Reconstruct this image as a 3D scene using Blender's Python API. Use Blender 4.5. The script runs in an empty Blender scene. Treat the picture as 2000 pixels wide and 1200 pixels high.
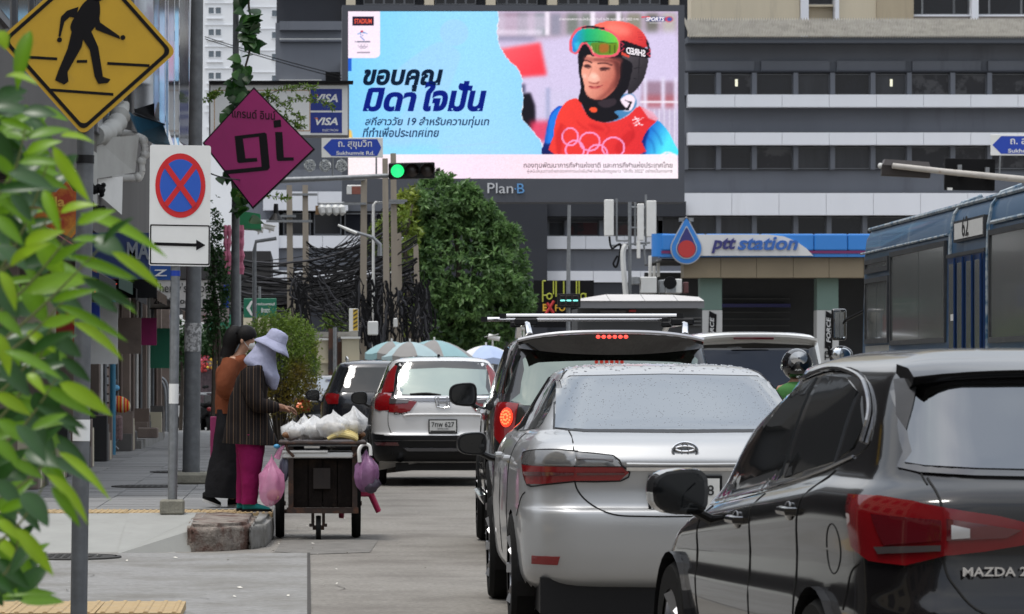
import bpy, bmesh, math, random
import numpy as np
from mathutils import Vector, Matrix, noise, geometry
from mathutils.bvhtree import BVHTree
R = math.radians
random.seed(7)
SC = bpy.context.scene
COL = SC.collection
# ---------------------------------------------------------------- camera, sky, sun, exposure
F = 7000.0; H = 1.38; VX = 600.0; HY = 741.0     # focal length in photo pixels, eye height, vanishing point
cam = bpy.data.objects.new('camera', bpy.data.cameras.new('camera'))
COL.objects.link(cam); SC.camera = cam
cam.location = (0, 0, H); cam.rotation_euler = (R(90), 0, 0)
cam.data.sensor_width = 36; cam.data.lens = F/2000*36
cam.data.shift_x = .2; cam.data.shift_y = 141/2000
cam.data.clip_end = 2000; cam.data.clip_start = .1
cam.data.dof.use_dof = True; cam.data.dof.focus_distance = 24; cam.data.dof.aperture_fstop = 13
W = bpy.data.worlds.new('World'); SC.world = W; W.use_nodes = True
nt = W.node_tree; nt.nodes.clear()
SUN_EL, SUN_AZ = 74, 238          # degrees; azimuth clockwise from +Y (behind, a little to the left)
sky = nt.nodes.new('ShaderNodeTexSky'); sky.sky_type = 'NISHITA'; sky.sun_disc = False
sky.sun_elevation = R(SUN_EL); sky.sun_rotation = R(SUN_AZ); sky.dust_density = 3; sky.air_density = 1.2
tc = nt.nodes.new('ShaderNodeTexCoord')
mp = nt.nodes.new('ShaderNodeMapping'); mp.inputs['Scale'].default_value = (1, 1, 2.2)
cn = nt.nodes.new('ShaderNodeTexNoise'); cn.inputs['Scale'].default_value = 2.4; cn.inputs['Detail'].default_value = 7; cn.inputs['Roughness'].default_value = .55
cr = nt.nodes.new('ShaderNodeValToRGB'); cr.color_ramp.elements[0].position = .3; cr.color_ramp.elements[0].color = (.45, .45, .45, 1)
cr.color_ramp.elements[1].position = .62; cr.color_ramp.elements[1].color = (1, 1, 1, 1)
cc = nt.nodes.new('ShaderNodeValToRGB'); cc.color_ramp.elements[0].position = .3; cc.color_ramp.elements[0].color = (5.4, 5.9, 6.6, 1)
cc.color_ramp.elements[1].position = .75; cc.color_ramp.elements[1].color = (9.4, 9.5, 9.6, 1)
cn2 = nt.nodes.new('ShaderNodeTexNoise'); cn2.inputs['Scale'].default_value = 3.3; cn2.inputs['Detail'].default_value = 5
mx = nt.nodes.new('ShaderNodeMixRGB')
bg = nt.nodes.new('ShaderNodeBackground'); bg.inputs[1].default_value = .125
wo = nt.nodes.new('ShaderNodeOutputWorld')
L = nt.links.new
L(tc.outputs['Generated'], mp.inputs[0]); L(mp.outputs[0], cn.inputs[0]); L(mp.outputs[0], cn2.inputs[0])
L(cn.outputs[0], cr.inputs[0]); L(cn2.outputs[0], cc.inputs[0])
L(cr.outputs[0], mx.inputs[0]); L(sky.outputs[0], mx.inputs[1]); L(cc.outputs[0], mx.inputs[2])
# an overcast sky is brighter overhead than at the horizon
sx_ = nt.nodes.new('ShaderNodeSeparateXYZ'); L(tc.outputs['Generated'], sx_.inputs[0])
mr = nt.nodes.new('ShaderNodeMapRange'); mr.inputs[1].default_value = 0; mr.inputs[2].default_value = 1; mr.inputs[3].default_value = .50; mr.inputs[4].default_value = 1.62; L(sx_.outputs[2], mr.inputs[0])
vm_ = nt.nodes.new('ShaderNodeVectorMath'); vm_.operation = 'SCALE'; L(mx.outputs[0], vm_.inputs[0]); L(mr.outputs[0], vm_.inputs['Scale'])
L(vm_.outputs[0], bg.inputs[0]); L(bg.outputs[0], wo.inputs[0])
sun = bpy.data.objects.new('sun', bpy.data.lights.new('sun', 'SUN')); COL.objects.link(sun)
sun.data.energy = 1.5; sun.data.angle = R(14); sun.data.color = (1, .96, .9)
_d = Vector((math.sin(R(SUN_AZ))*math.cos(R(SUN_EL)), math.cos(R(SUN_AZ))*math.cos(R(SUN_EL)), math.sin(R(SUN_EL))))
sun.rotation_euler = _d.to_track_quat('Z', 'Y').to_euler()
SC.view_settings.view_transform = 'Standard'; SC.view_settings.look = 'None'
SC.view_settings.gamma = 1; SC.view_settings.exposure = .27; SC.view_settings.use_curve_mapping = False

def P(px, py, s):            # a photo pixel at the depth where one metre spans s pixels
    return Vector(((px-VX)/s, F/s, H-(py-HY)/s))
# ---------------------------------------------------------------- materials
MATS = {}
def mat(name, rgb, rough=.6, metal=0, spec=.5, coat=0, emis=None, estr=0, var=0, vs=3, bump=0, bs=40, trans=0, alpha=1, ior=1.5, dirt=None, streak=False, dark=None, attr=None, sss=0):
    if name in MATS: return MATS[name]
    m = bpy.data.materials.new(name); m.use_nodes = True; MATS[name] = m
    n = m.node_tree.nodes; l = m.node_tree.links.new; b = n['Principled BSDF']
    if len(rgb) == 3: rgb = (*rgb, 1)
    b.inputs['Base Color'].default_value = rgb; b.inputs['Roughness'].default_value = rough
    b.inputs['Metallic'].default_value = metal; b.inputs['Specular IOR Level'].default_value = spec
    b.inputs['Coat Weight'].default_value = coat; b.inputs['Coat Roughness'].default_value = .03
    b.inputs['Transmission Weight'].default_value = trans; b.inputs['Alpha'].default_value = alpha; b.inputs['IOR'].default_value = ior
    if emis: b.inputs['Emission Color'].default_value = (*emis, 1); b.inputs['Emission Strength'].default_value = estr
    m.diffuse_color = rgb
    col = None
    if attr:
        a = n.new('ShaderNodeAttribute'); a.attribute_name = attr; col = a.outputs['Color']
    if var or bump or dirt:
        t = n.new('ShaderNodeTexCoord'); mpn = n.new('ShaderNodeMapping'); l(t.outputs['Object'], mpn.inputs[0])
        if streak: mpn.inputs['Scale'].default_value = (1, 1, .12)
    if var:
        nz = n.new('ShaderNodeTexNoise'); nz.inputs['Scale'].default_value = vs; nz.inputs['Detail'].default_value = 6; nz.inputs['Roughness'].default_value = .6
        l(mpn.outputs[0], nz.inputs[0])
        rp = n.new('ShaderNodeMapRange'); rp.inputs[1].default_value = .25; rp.inputs[2].default_value = .75
        rp.inputs[3].default_value = 1-var; rp.inputs[4].default_value = 1+var*.7
        l(nz.outputs[0], rp.inputs[0])
        vm = n.new('ShaderNodeVectorMath'); vm.operation = 'SCALE'
        if col: l(col, vm.inputs[0])
        else: vm.inputs[0].default_value = rgb[:3]
        l(rp.outputs[0], vm.inputs['Scale']); col = vm.outputs[0]
    if dirt:                       # (colour, scale, low, high): stains with a shape of their own
        nz = n.new('ShaderNodeTexNoise'); nz.inputs['Scale'].default_value = dirt[1]; nz.inputs['Detail'].default_value = 8; nz.inputs['Roughness'].default_value = .65
        l(mpn.outputs[0], nz.inputs[0])
        rp = n.new('ShaderNodeMapRange'); rp.inputs[1].default_value = dirt[2]; rp.inputs[2].default_value = dirt[3]; rp.inputs[4].default_value = dirt[4] if len(dirt) > 4 else .8
        l(nz.outputs[0], rp.inputs[0])
        mxx = n.new('ShaderNodeMixRGB'); l(rp.outputs[0], mxx.inputs[0]); mxx.inputs[2].default_value = (*dirt[0], 1)
        if col: l(col, mxx.inputs[1])
        else: mxx.inputs[1].default_value = rgb
        col = mxx.outputs[0]
    if col:
        l(col, b.inputs['Base Color'])
        if attr and emis: l(col, b.inputs['Emission Color'])
    if bump:
        nz = n.new('ShaderNodeTexNoise'); nz.inputs['Scale'].default_value = bs; nz.inputs['Detail'].default_value = 5
        l(mpn.outputs[0], nz.inputs[0])
        bp = n.new('ShaderNodeBump'); bp.inputs['Strength'].default_value = bump; bp.inputs['Distance'].default_value = .02
        l(nz.outputs[0], bp.inputs['Height']); l(bp.outputs[0], b.inputs['Normal'])
    return m
# ---------------------------------------------------------------- objects
def tag(o, label=None, cat=None, group=None, kind=None):
    if label: o['label'] = label
    if cat: o['category'] = cat
    if group: o['group'] = group
    if kind: o['kind'] = kind
    return o
def thing(name, label, cat, loc=(0, 0, 0), rz=0, group=None):
    o = bpy.data.objects.new(name, None); COL.objects.link(o); o.empty_display_size = .1
    o.location = loc; o.rotation_euler = (0, 0, rz)
    return tag(o, label, cat, group)
def origin(o):
    v = Vector((0, 0, 0))
    while o is not None:
        v += o.location; o = o.parent
    return v
def link(name, me, parent=None, m=None, loc=None):
    o = bpy.data.objects.new(name, me); COL.objects.link(o)
    if parent: o.parent = parent
    if m is not None:
        if len(me.materials) == 0: me.materials.append(m)
    if loc is not None: o.location = loc
    return o
def copy_tree(o, parent=None):
    c = o.copy(); COL.objects.link(c)
    if parent: c.parent = parent
    for ch in list(KIDS.get(o.name, [])) or [k for k in o.children]: copy_tree(ch, c)
    return c
KIDS = {}
def basis(d):
    d = d.normalized(); up = Vector((0, 0, 1)) if abs(d.z) < .95 else Vector((0, 1, 0))
    a = d.cross(up).normalized(); return a, a.cross(d).normalized()
class MB:
    def __init__(s): s.v = []; s.f = []
    def add(s, vs, fs):
        n = len(s.v); s.v += [Vector(v) for v in vs]; s.f += [tuple(i+n for i in f) for f in fs]; return s
    def box(s, c, d, rz=0, M=None):
        x, y, z = d[0]/2, d[1]/2, d[2]/2
        vs = [Vector((a*x, b*y, e*z)) for a in (-1, 1) for b in (-1, 1) for e in (-1, 1)]
        m = M if M is not None else Matrix.Rotation(rz, 3, 'Z')
        return s.add([m @ v + Vector(c) for v in vs], [(0, 1, 3, 2), (4, 6, 7, 5), (0, 4, 5, 1), (2, 3, 7, 6), (0, 2, 6, 4), (1, 5, 7, 3)])
    def bx(s, a, b):
        a = Vector(a); b = Vector(b); return s.box((a+b)/2, [abs(b[i]-a[i]) for i in range(3)])
    def tube(s, pts, r, n=8, cap=True, flat=1):
        pts = [Vector(p) for p in pts]; k = len(pts); rs = r if isinstance(r, (list, tuple)) else [r]*k
        rings = []; pa = None
        for i, p in enumerate(pts):
            d = pts[min(i+1, k-1)]-pts[max(i-1, 0)]
            if d.length < 1e-9: d = Vector((0, 0, 1))
            if pa is None: a, b = basis(d)
            else:
                a = (pa - d.normalized()*pa.dot(d.normalized()))
                a = a.normalized() if a.length > 1e-6 else basis(d)[0]
                b = a.cross(d.normalized())
            pa = a
            rings.append([p + a*math.cos(2*math.pi*j/n)*rs[i] + b*math.sin(2*math.pi*j/n)*rs[i]*flat for j in range(n)])
        return s.loft(rings, cap)
    def loft(s, rings, cap=True, closed=True):
        n = len(rings[0]); b = len(s.v); fs = []
        for rg in rings: s.v += [Vector(p) for p in rg]
        for i in range(len(rings)-1):
            for j in range(n if closed else n-1):
                a = b+i*n+j; c = b+i*n+(j+1) % n
                fs.append((a, c, c+n, a+n))
        if cap and closed:
            fs.append(tuple(b+j for j in reversed(range(n)))); fs.append(tuple(b+(len(rings)-1)*n+j for j in range(n)))
        s.f += fs; return s
    def cyl(s, p0, p1, r, r1=None, n=12): return s.tube([p0, p1], [r, r if r1 is None else r1], n)
    def prism(s, poly, o, u, w, d):          # 2D polygon in plane (o,u,w), extruded by vector d
        o = Vector(o); u = Vector(u); w = Vector(w); d = Vector(d); n = len(poly)
        vs = [o+u*p[0]+w*p[1] for p in poly]; vs += [v+d for v in vs]
        fs = [tuple(range(n)), tuple(reversed(range(n, 2*n)))] + [(i, i+n, (i+1) % n+n, (i+1) % n) for i in range(n)]
        return s.add(vs, fs)
    def plate(s, poly, o, u, w):
        o = Vector(o); u = Vector(u); w = Vector(w)
        return s.add([o+u*p[0]+w*p[1] for p in poly], [tuple(range(len(poly)))])
    def ell(s, c, r, nu=16, nv=10, M=None, top=math.pi, a0=0):
        c = Vector(c); r = r if isinstance(r, (list, tuple)) else (r, r, r); rings = []
        for i in range(nv+1):
            t = a0+(top-a0)*i/nv
            rg = [Vector((r[0]*math.sin(t)*math.cos(2*math.pi*j/nu), r[1]*math.sin(t)*math.sin(2*math.pi*j/nu), r[2]*math.cos(t))) for j in range(nu)]
            rings.append([(M @ v if M is not None else v)+c for v in rg])
        return s.loft(rings, False)
    def lathe(s, prof, c=(0, 0, 0), n=24, M=None):
        c = Vector(c); rings = []
        for r, z in prof:
            rings.append([(M @ v if M is not None else v)+c for v in [Vector((r*math.cos(2*math.pi*j/n), r*math.sin(2*math.pi*j/n), z)) for j in range(n)]])
        return s.loft(rings, False)
    def mesh(s, name, off=None, weld=False):
        me = bpy.data.meshes.new(name)
        o = off or Vector((0, 0, 0))
        me.from_pydata([tuple(v-o) for v in s.v], [], s.f)
        return me
    def build(s, name, m, parent=None, smooth=False, bevel=0, weld=False, label=None, cat=None, group=None, kind=None, world=True, seg=1, ang=.6):
        if parent is not None: off = origin(parent) if world else Vector((0, 0, 0))
        else:
            if world and s.v and kind != 'structure':
                xs = [v.x for v in s.v]; ys = [v.y for v in s.v]; zs = [v.z for v in s.v]
                off = Vector(((min(xs)+max(xs))/2, (min(ys)+max(ys))/2, min(zs)))
            else: off = Vector((0, 0, 0))
        me = s.mesh(name, off)
        bm = bmesh.new(); bm.from_mesh(me)
        if weld: bmesh.ops.remove_doubles(bm, verts=bm.verts, dist=1e-5)
        bmesh.ops.recalc_face_normals(bm, faces=bm.faces)
        if bevel:
            es = [e for e in bm.edges if len(e.link_faces) == 2 and e.calc_face_angle(0) > ang]
            bmesh.ops.bevel(bm, geom=es, offset=bevel, segments=seg, affect='EDGES', profile=.5)
        if smooth:
            for f in bm.faces: f.smooth = True
            for e in bm.edges:
                if len(e.link_faces) == 2 and e.calc_face_angle(0) > ang: e.smooth = False
        bm.to_mesh(me); bm.free()
        o = link(name, me, parent, m)
        if parent is None and world: o.location = off
        return tag(o, label, cat, group, kind)
def B(a, b): return MB().bx(a, b)
def pxbox(x0, y0, x1, y1, s, depth): # box whose front face spans a pixel rectangle
    a = P(x0, y1, s); b = P(x1, y0, s); return MB().bx(a, b+Vector((0, depth, 0)))
def smooth2(pts, n=8, closed=True):         # Catmull-Rom through 2D or 3D points
    pts = [Vector(p) for p in pts]; k = len(pts); out = []
    for i in range(k if closed else k-1):
        p0, p1, p2, p3 = (pts[(i-1) % k], pts[i], pts[(i+1) % k], pts[(i+2) % k]) if closed else (pts[max(i-1, 0)], pts[i], pts[i+1], pts[min(i+2, k-1)])
        for j in range(n):
            t = j/n
            out.append(.5*((2*p1)+(p2-p0)*t+(2*p0-5*p1+4*p2-p3)*t*t+(3*p1-p0-3*p2+p3)*t**3))
    if not closed: out.append(pts[-1])
    return out
TXC = {}
def text(st, box, m, parent=None, o=(0, 0, 0), u=(1, 0, 0), w=(0, 0, 1), bold=0, shear=0, name='lettering', depth=.004, world=True, fit='both', label=None, res=3):
    """box=(x0,z0,width,height) in the plane (o,u,w); ink is fitted into it"""
    c = bpy.data.curves.new('t', 'FONT'); c.body = st; c.offset = bold; c.resolution_u = res; c.fill_mode = 'BOTH' if depth else 'FRONT'
    c.shear = shear; c.extrude = .02 if depth else 0
    ob = bpy.data.objects.new('t', c)
    me = bpy.data.meshes.new_from_object(ob); bpy.data.objects.remove(ob); bpy.data.curves.remove(c)
    if len(me.vertices) == 0: return None
    a = np.empty(len(me.vertices)*3); me.vertices.foreach_get('co', a); a = a.reshape(-1, 3)
    mn = a.min(0); mxx = a.max(0)
    sx = box[2]/(mxx[0]-mn[0]); sz = box[3]/(mxx[1]-mn[1])
    if fit == 'w': sz = sx
    if fit == 'h': sx = sz
    o = Vector(o); u = Vector(u).normalized(); w = Vector(w).normalized(); nrm = u.cross(w)
    if parent and world: o = o-origin(parent)
    X = box[0]+(a[:, 0]-mn[0])*sx; Z = box[1]+(a[:, 1]-mn[1])*sz; D = a[:, 2]/.02*depth/2 if depth else a[:, 2]*0
    co = np.outer(X, u)+np.outer(Z, w)+np.outer(D, nrm)+np.array(o)[None]
    me.vertices.foreach_set('co', co.ravel()); me.materials.clear(); me.update()
    ob = link(name, me, parent, m)
    if label: ob['label'] = label
    return ob
# ---------------------------------------------------------------- palette
M_asph = mat('asphalt', (.25, .232, .205), .85, var=.42, vs=26, bump=.5, bs=160, dirt=((.12, .105, .09), .8, .44, .66, .7))
M_conc = mat('concrete', (.25, .245, .235), .85, var=.3, vs=18, bump=.35, bs=120, dirt=((.13, .12, .10), 1.2, .44, .66, .7))
M_ramp = mat('ramp_cement', (.30, .30, .28), .8, var=.12, vs=2.5, bump=.15, bs=90, dirt=((.2, .19, .17), 2.2, .55, .8, .6))
M_slab = mat('paving', (.21, .208, .203), .75, var=.18, vs=3.1, bump=.2, bs=140, dirt=((.12, .115, .11), 2.5, .55, .75, .5))
M_slab2 = mat('paving_dark', (.165, .163, .16), .75, var=.18, vs=3.4, bump=.2, bs=140, dirt=((.1, .1, .095), 2.5, .55, .75, .5))
M_tact = mat('tactile_yellow', (.42, .30, .15), .75, var=.2, vs=6, bump=.2, bs=120, dirt=((.26, .22, .17), 5, .5, .75, .7))
M_kerb = mat('kerb_stone', (.24, .205, .175), .9, var=.45, vs=11, bump=1, bs=45, dirt=((.09, .04, .028), 4, .5, .6, .85))
M_iron = mat('cast_iron', (.06, .058, .055), .7, .5, bump=.3, bs=80)
M_grey = mat('facade_grey', (.145, .155, .178), .8, spec=.2, var=.1, vs=.5, dirt=((.07, .072, .08), .8, .58, .8, .6), streak=True)
M_grey2 = mat('facade_dark', (.042, .045, .054), .7, spec=.2, var=.1, vs=.4)
M_white = mat('facade_white', (.74, .76, .81), .6, var=.05, vs=.6, dirt=((.45, .46, .48), 1.2, .62, .85, .5), streak=True)
M_cream = mat('facade_cream', (.60, .53, .40), .8, var=.1, vs=.6, dirt=((.3, .27, .22), 1.0, .56, .8, .7), streak=True)
M_cream2 = mat('facade_tan', (.44, .37, .26), .8, var=.12, vs=.6, dirt=((.25, .21, .16), 1.1, .55, .8, .6), streak=True)
M_apt = mat('facade_apartment', (.78, .80, .83), .7, var=.05, vs=.3)
M_dglass = mat('dark_glass', (.010, .011, .015), .12, spec=.4, var=.5, vs=.35)
M_dg2 = mat('glass_curtain', (.055, .055, .06), .2, spec=.4, dirt=((.012, .012, .016), 1.6, .42, .5, 1)); M_dg3 = mat('glass_red_curtain', (.045, .010, .012), .2, spec=.4, dirt=((.012, .012, .016), 1.3, .44, .52, 1)); M_dg4 = mat('glass_blind', (.032, .034, .04), .2, spec=.4, var=.5, vs=2, streak=True)
M_bglass = mat('blue_grey_glass', (.12, .15, .18), .15)
M_frame = mat('window_frame', (.10, .105, .115), .5)
M_blk = mat('black_paint', (.008, .008, .009), .45, spec=.25)
M_blkm = mat('matt_black', (.010, .010, .011), .8, spec=.12)
M_steel = mat('galvanised', (.24, .25, .26), .5, .6, var=.25, vs=14, bump=.1, bs=60)
M_steeld = mat('galvanised_dark', (.125, .132, .14), .55, .3, var=.3, vs=10, dirt=((.16, .165, .17), 5, .55, .72, .6))
M_pole = mat('pole_concrete', (.30, .26, .21), .85, var=.2, vs=2.5, dirt=((.17, .14, .11), 3, .5, .75, .7), streak=True)
M_sheet = mat('white_sheet', (.62, .62, .60), .5, var=.12, vs=2)
M_plast = mat('white_plastic', (.72, .71, .68), .45, var=.08, vs=5)
M_wire = mat('cable_black', (.008, .008, .009), .7, spec=.1)
M_wireg = mat('cable_grey', (.045, .045, .05), .7, spec=.15)
M_corr = mat('roof_sheet', (.34, .325, .29), .8, var=.3, vs=3, dirt=((.14, .13, .11), 2, .5, .75, .7))
M_red = mat('red_paint', (.45, .02, .02), .4)
M_blue = mat('sign_blue', (.012, .055, .42), .4, var=.08, vs=4)
M_wht = mat('sign_white', (.78, .78, .76), .45, var=.05, vs=4)
M_grn = mat('sign_green', (.012, .16, .09), .45, var=.1, vs=4)
M_tint = mat('shutter', (.09, .085, .08), .6, var=.2, vs=4)
# ---------------------------------------------------------------- ground
MB().add([(-500, -300, 0), (500, -300, 0), (500, 900, 0), (-500, 900, 0)], [(0, 1, 2, 3)]).build('road', M_asph, kind='structure')
KT = .22
def slab_field(parent, x0, x1, y0, y1, dx, dy, z, m, name, gap=.008, h=.05, ms=None, lim=300):
    k = 0; me = None
    nx = max(1, round((x1-x0)/dx)); ny = max(1, round((y1-y0)/dy)); dx = (x1-x0)/nx; dy = (y1-y0)/ny
    mes = []
    for mm in (ms or [m]):
        b = MB().box((0, 0, 0), (dx-gap, dy-gap, h)).mesh(name); b.materials.append(mm); mes.append(b)
    for j in range(ny):
        for i in range(nx):
            o = bpy.data.objects.new(name, random.choice(mes)); COL.objects.link(o); o.parent = parent
            o.location = Vector((x0+(i+.5)*dx, y0+(j+.5)*dy, z-h/2+random.uniform(-.002, .002)))-origin(parent)
            o.rotation_euler = (random.uniform(-.003, .003), random.uniform(-.003, .003), 0)
YK = 31.0    # the far pavement starts here, beyond the side street
# side street concrete between the two pavements, with a joint to the carriageway
MB().bx((-30, 18.9, -.2), (.0, 28.35, .006)).build('side_street', M_conc, kind='structure')
MB().bx((.0, 12, .001), (.022, 28.35, .009)).build('road_joint', mat('joint_filler', (.05, .045, .04), .9, var=.4, vs=9), kind='structure')
# far pavement
pav = MB().bx((-30, YK, -.1), (-.34, 300, KT-.03)).build('pavement_far', M_conc, kind='structure')
rows = [(YK+1.0+i*.62) for i in range(46)]
slab_field(pav, -3.3, -.5, YK+1.0, 62, .7, .62, KT, M_slab, 'paving_slab', ms=[M_slab, M_slab2, M_slab])
MB().bx((-3.3, 62, KT-.03), (-.5, 300, KT-.003)).build('pavement_beyond', M_slab, kind='structure')
MB().bx((-30, YK+.95, KT-.03), (-3.3, 300, KT+.001)).build('shop_forecourt', mat('forecourt', (.10, .095, .09), .7, var=.3, vs=3), kind='structure')
MB().bx((-.5, YK+.7, -.1), (-.3, 300, KT+.002)).build('kerb_far', M_conc, bevel=.02, kind='structure')
def tactile(name, x0, n, y0, dy, z, par, w=.32):
    b = MB().box((0, 0, -.02), (w-.006, dy-.01, .04))
    for i in range(6):
        xx = -w/2+w*(i+.5)/6
        b.prism([(-.014, 0), (.014, 0), (.008, .007), (-.008, .007)], (xx-.0, -dy/2+.02, -.001), (1, .0, 0), (0, 0, 1), (0, dy-.05, 0))
    me = b.mesh(name); me.materials.append(M_tact)
    for i in range(n):
        o = bpy.data.objects.new(name, me); COL.objects.link(o); o.parent = par
        o.location = Vector((x0+(i+.5)*w, y0+dy/2, z+random.uniform(-.003, .003)))-origin(par); o.rotation_euler = (0, 0, random.uniform(-.008, .008))
tactile('tactile_tile', -2.86, 8, YK+.1, .8, KT, pav, .32)
MB().bx((-.5, YK+.1, -.1), (-.3, YK+.7, KT)).build('kerb_end', M_kerb, bevel=.03, kind='structure')
# ramp from the side street up to the far pavement, and the broken kerb corner
MB().add([(-9, 28.3, -.02), (-1.05, 28.3, -.02), (-1.05, YK+.1, KT-.004), (-9, YK+.1, KT-.004), (-9, YK+.1, -.05), (-1.05, YK+.1, -.05)],
    [(0, 1, 2, 3), (1, 5, 2), (0, 3, 4), (0, 4, 5, 1), (3, 2, 5, 4)]).build('pavement_ramp', M_ramp, kind='structure')
def rock(name, pts, m, parent, seed, amp=.012, cuts=5):
    b = MB(); b.prism([(p[0], p[1]) for p in pts[0]], (0, 0, pts[1]), (1, 0, 0), (0, 1, 0), (0, 0, pts[2]))
    o = b.build(name, m, parent, world=True)
    bm = bmesh.new(); bm.from_mesh(o.data)
    bmesh.ops.bevel(bm, geom=bm.edges[:], offset=.035, segments=3, affect='EDGES')
    bmesh.ops.triangulate(bm, faces=bm.faces)
    for _ in range(3): 
        bmesh.ops.subdivide_edges(bm, edges=[e for e in bm.edges if e.calc_length() > .05], cuts=1, use_grid_fill=True)
    bmesh.ops.triangulate(bm, faces=bm.faces)
    for v in bm.verts:
        n = noise.noise(v.co*11+Vector((seed, 0, 0)))*amp+noise.noise(v.co*38+Vector((0, seed, 0)))*amp*.7
        v.co += v.normal*n
    for f in bm.faces: f.smooth = True
    bm.to_mesh(o.data); bm.free(); return o
kc = thing('corner_kerb', 'broken reddish granite kerb corner at the end of the ramp in front of the vendor', 'kerb', (-.6, 30, 0))
rock('kerb_block', ([(-.96, 28.62), (-.70, 28.72), (-.46, 29.1), (-.44, 31.12), (-1.0, 31.12)], -.05, KT+.052), M_kerb, kc, 1, .011)
rock('kerb_end_block', ([(-.47, 29.0), (-.34, 29.5), (-.29, 31.12), (-.45, 31.12)], -.05, KT+.048), M_conc, kc, 2, .008)
MB().add([(-1.50, 28.34, .0), (-.88, 28.66, -.01), (-.875, 31.1, KT+.004), (-1.55, 31.1, KT), (-.90, 28.76, KT*.8), (-.89, 29.3, KT)], [(0, 1, 4), (0, 4, 5), (0, 5, 2, 3)]).build('ramp_flare', M_ramp, kc)
# near pavement corner
npv = MB().prism([(-12, 5), (-.50, 5), (-.48, 17.5), (-.55, 18.1), (-.8, 18.75), (-12, 18.75)], (0, 0, -.05), (1, 0, 0), (0, 1, 0), (0, 0, .25)).build('pavement_near', M_conc, bevel=.02, kind='structure')
slab_field(npv, -3.2, -.6, 16.2, 17.5, .6, .6, .225, M_slab, 'paving_slab', ms=[M_slab, M_slab2])
tactile('tactile_tile', -2.72, 5, 17.55, .95, .235, npv, .42)
# manholes
def manhole(name, x, y, z, rx, lab):
    b = MB(); b.lathe([(rx, 0), (rx, .012), (rx-.03, .014)], (x, y, z)); b.lathe([(rx-.045, .0), (rx-.045, .012), (0, .012)], (x, y, z))
    for i in range(-4, 5):
        for j in range(-4, 5):
            if i*i+j*j < 18: b.box((x+i*.062, y+j*.062, z+.014), (.035, .035, .005))
    return b.build(name, M_iron, label=lab, cat='manhole cover', kind=None)
manhole('manhole_cover', -1.85, 27.6, .006, .42, 'round iron manhole cover in the side street at the foot of the ramp')
manhole('manhole_cover', -1.75, 38.6, KT, .36, 'iron manhole cover in the pavement behind the no parking pole')
manhole('manhole_cover', -1.6, 44.6, KT, .36, 'iron manhole cover in the pavement nearest the shop steps')
# ---------------------------------------------------------------- the grey office building
SB = 46.0; YB = F/SB
def bxp(x0, y0, x1, y1, s=SB, d=.3, dz=0): return pxbox(x0, y0, x1, y1, s, d)
off = thing('office_building', 'long grey office building with white bands and dark ribbon windows', 'building', P(1650, 741, SB)-Vector((0, 0, H)))
b = MB(); b.bx(P(669, 741+62, SB)+Vector((0, .5, 0)), P(2400, 80, SB)+Vector((0, 14, 0))); b.build('wall', M_grey, off)
B(P(470, 741+62, SB)+Vector((0, .5, 0)), P(668.9, 330, SB)+Vector((0, 14, 0))).build('wall', M_grey, off)
def part(name, m, par, x0, y0, x1, y1, d0, d1, s=SB, **k):   # box between depths d0..d1 (m behind the s plane)
    a = P(x0, y1, s); c = P(x1, y0, s)
    return MB().bx(a+Vector((0, d0, 0)), c+Vector((0, d1, 0))).build(name, m, par, **k)
# fascia under the roof, corrugated roof
part('fascia', mat('fascia_grey', (.085, .095, .115), .6), off, 1340, 74, 2120, 86, -.5, .55)
b = MB(); n = 150; a = P(1342, 75, SB); dx = (2110-1342)/SB/n
top = []; bot = []
for i in range(n*4+1):
    x = a.x+i*dx/4; h = .075*math.cos(i*math.pi/2)
    bot.append(Vector((x, YB-.62, a.z+h))); top.append(Vector((x, YB+1.9, a.z+1.0+h)))
b.loft([bot, top], False, False); b.build('roof', M_corr, off, smooth=True)
# beam panels between fascia and the first row
for i in range(9):
    x0 = 1347+i*148
    part('beam_panel', M_grey, off, x0-6, 118, x0+128, 137, .35, .5)
part('beam', M_grey2, off, 1340, 138, 2120, 141, .2, .5)
posts1 = [1340, 1404, 1474, 1555, 1627, 1706, 1777, 1862, 1934, 2012, 2085]
def window(par, x0, y0, x1, y1, dep=.34, s=SB, glass=M_dglass, fr=M_frame):
    a = P(x0, y1, s)+Vector((0, dep, 0)); c = P(x1, y0, s)+Vector((0, dep, 0)); t = .05
    f = MB(); f.bx(a, (c.x, a.y+.1, a.z+t)); f.bx((a.x, a.y, c.z-t), (c.x, a.y+.1, c.z)); f.bx((a.x, a.y, a.z+t), (a.x+t, a.y+.1, c.z-t)); f.bx((c.x-t, a.y, a.z+t), (c.x, a.y+.1, c.z-t))
    w = f.build('window', fr, par)
    MB().bx((a.x+t, a.y+.04, a.z+t), (c.x-t, a.y+.06, c.z-t)).build('pane', glass, w)
    return w
def ribbon(y0, y1, posts, hw=4.5, gl=None):
    part('recess', M_blkm, off, posts[0], y0, posts[-1], y1, .47, .498)
    for i in range(len(posts)-1):
        window(off, posts[i]+hw, y0+1, posts[i+1]-hw, y1-1, glass=(gl or random.choice((M_dglass, M_dglass, M_dg2, M_dg3, M_dg4, M_dg4))))
    for p in posts: part('post', M_grey, off, p-hw, y0, p+hw, y1, .1, .465)
def band(y0, y1, x0, x1, step=92):
    x = x0
    while x < x1-1:
        part('band_panel', M_white, off, x+.35, y0, min(x+step, x1)-.35, y1, -.25, .3); x += step
ribbon(142, 186, posts1)
band(186, 210, 1342, 2100); band(260, 284, 1342, 2100)
ribbon(285, 331, posts1)
band(378, 421, 1336, 2100)
ribbon(422, 462, [1290, 1337, 1404, 1474, 1555, 1620, 1690, 1777, 1862])
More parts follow.
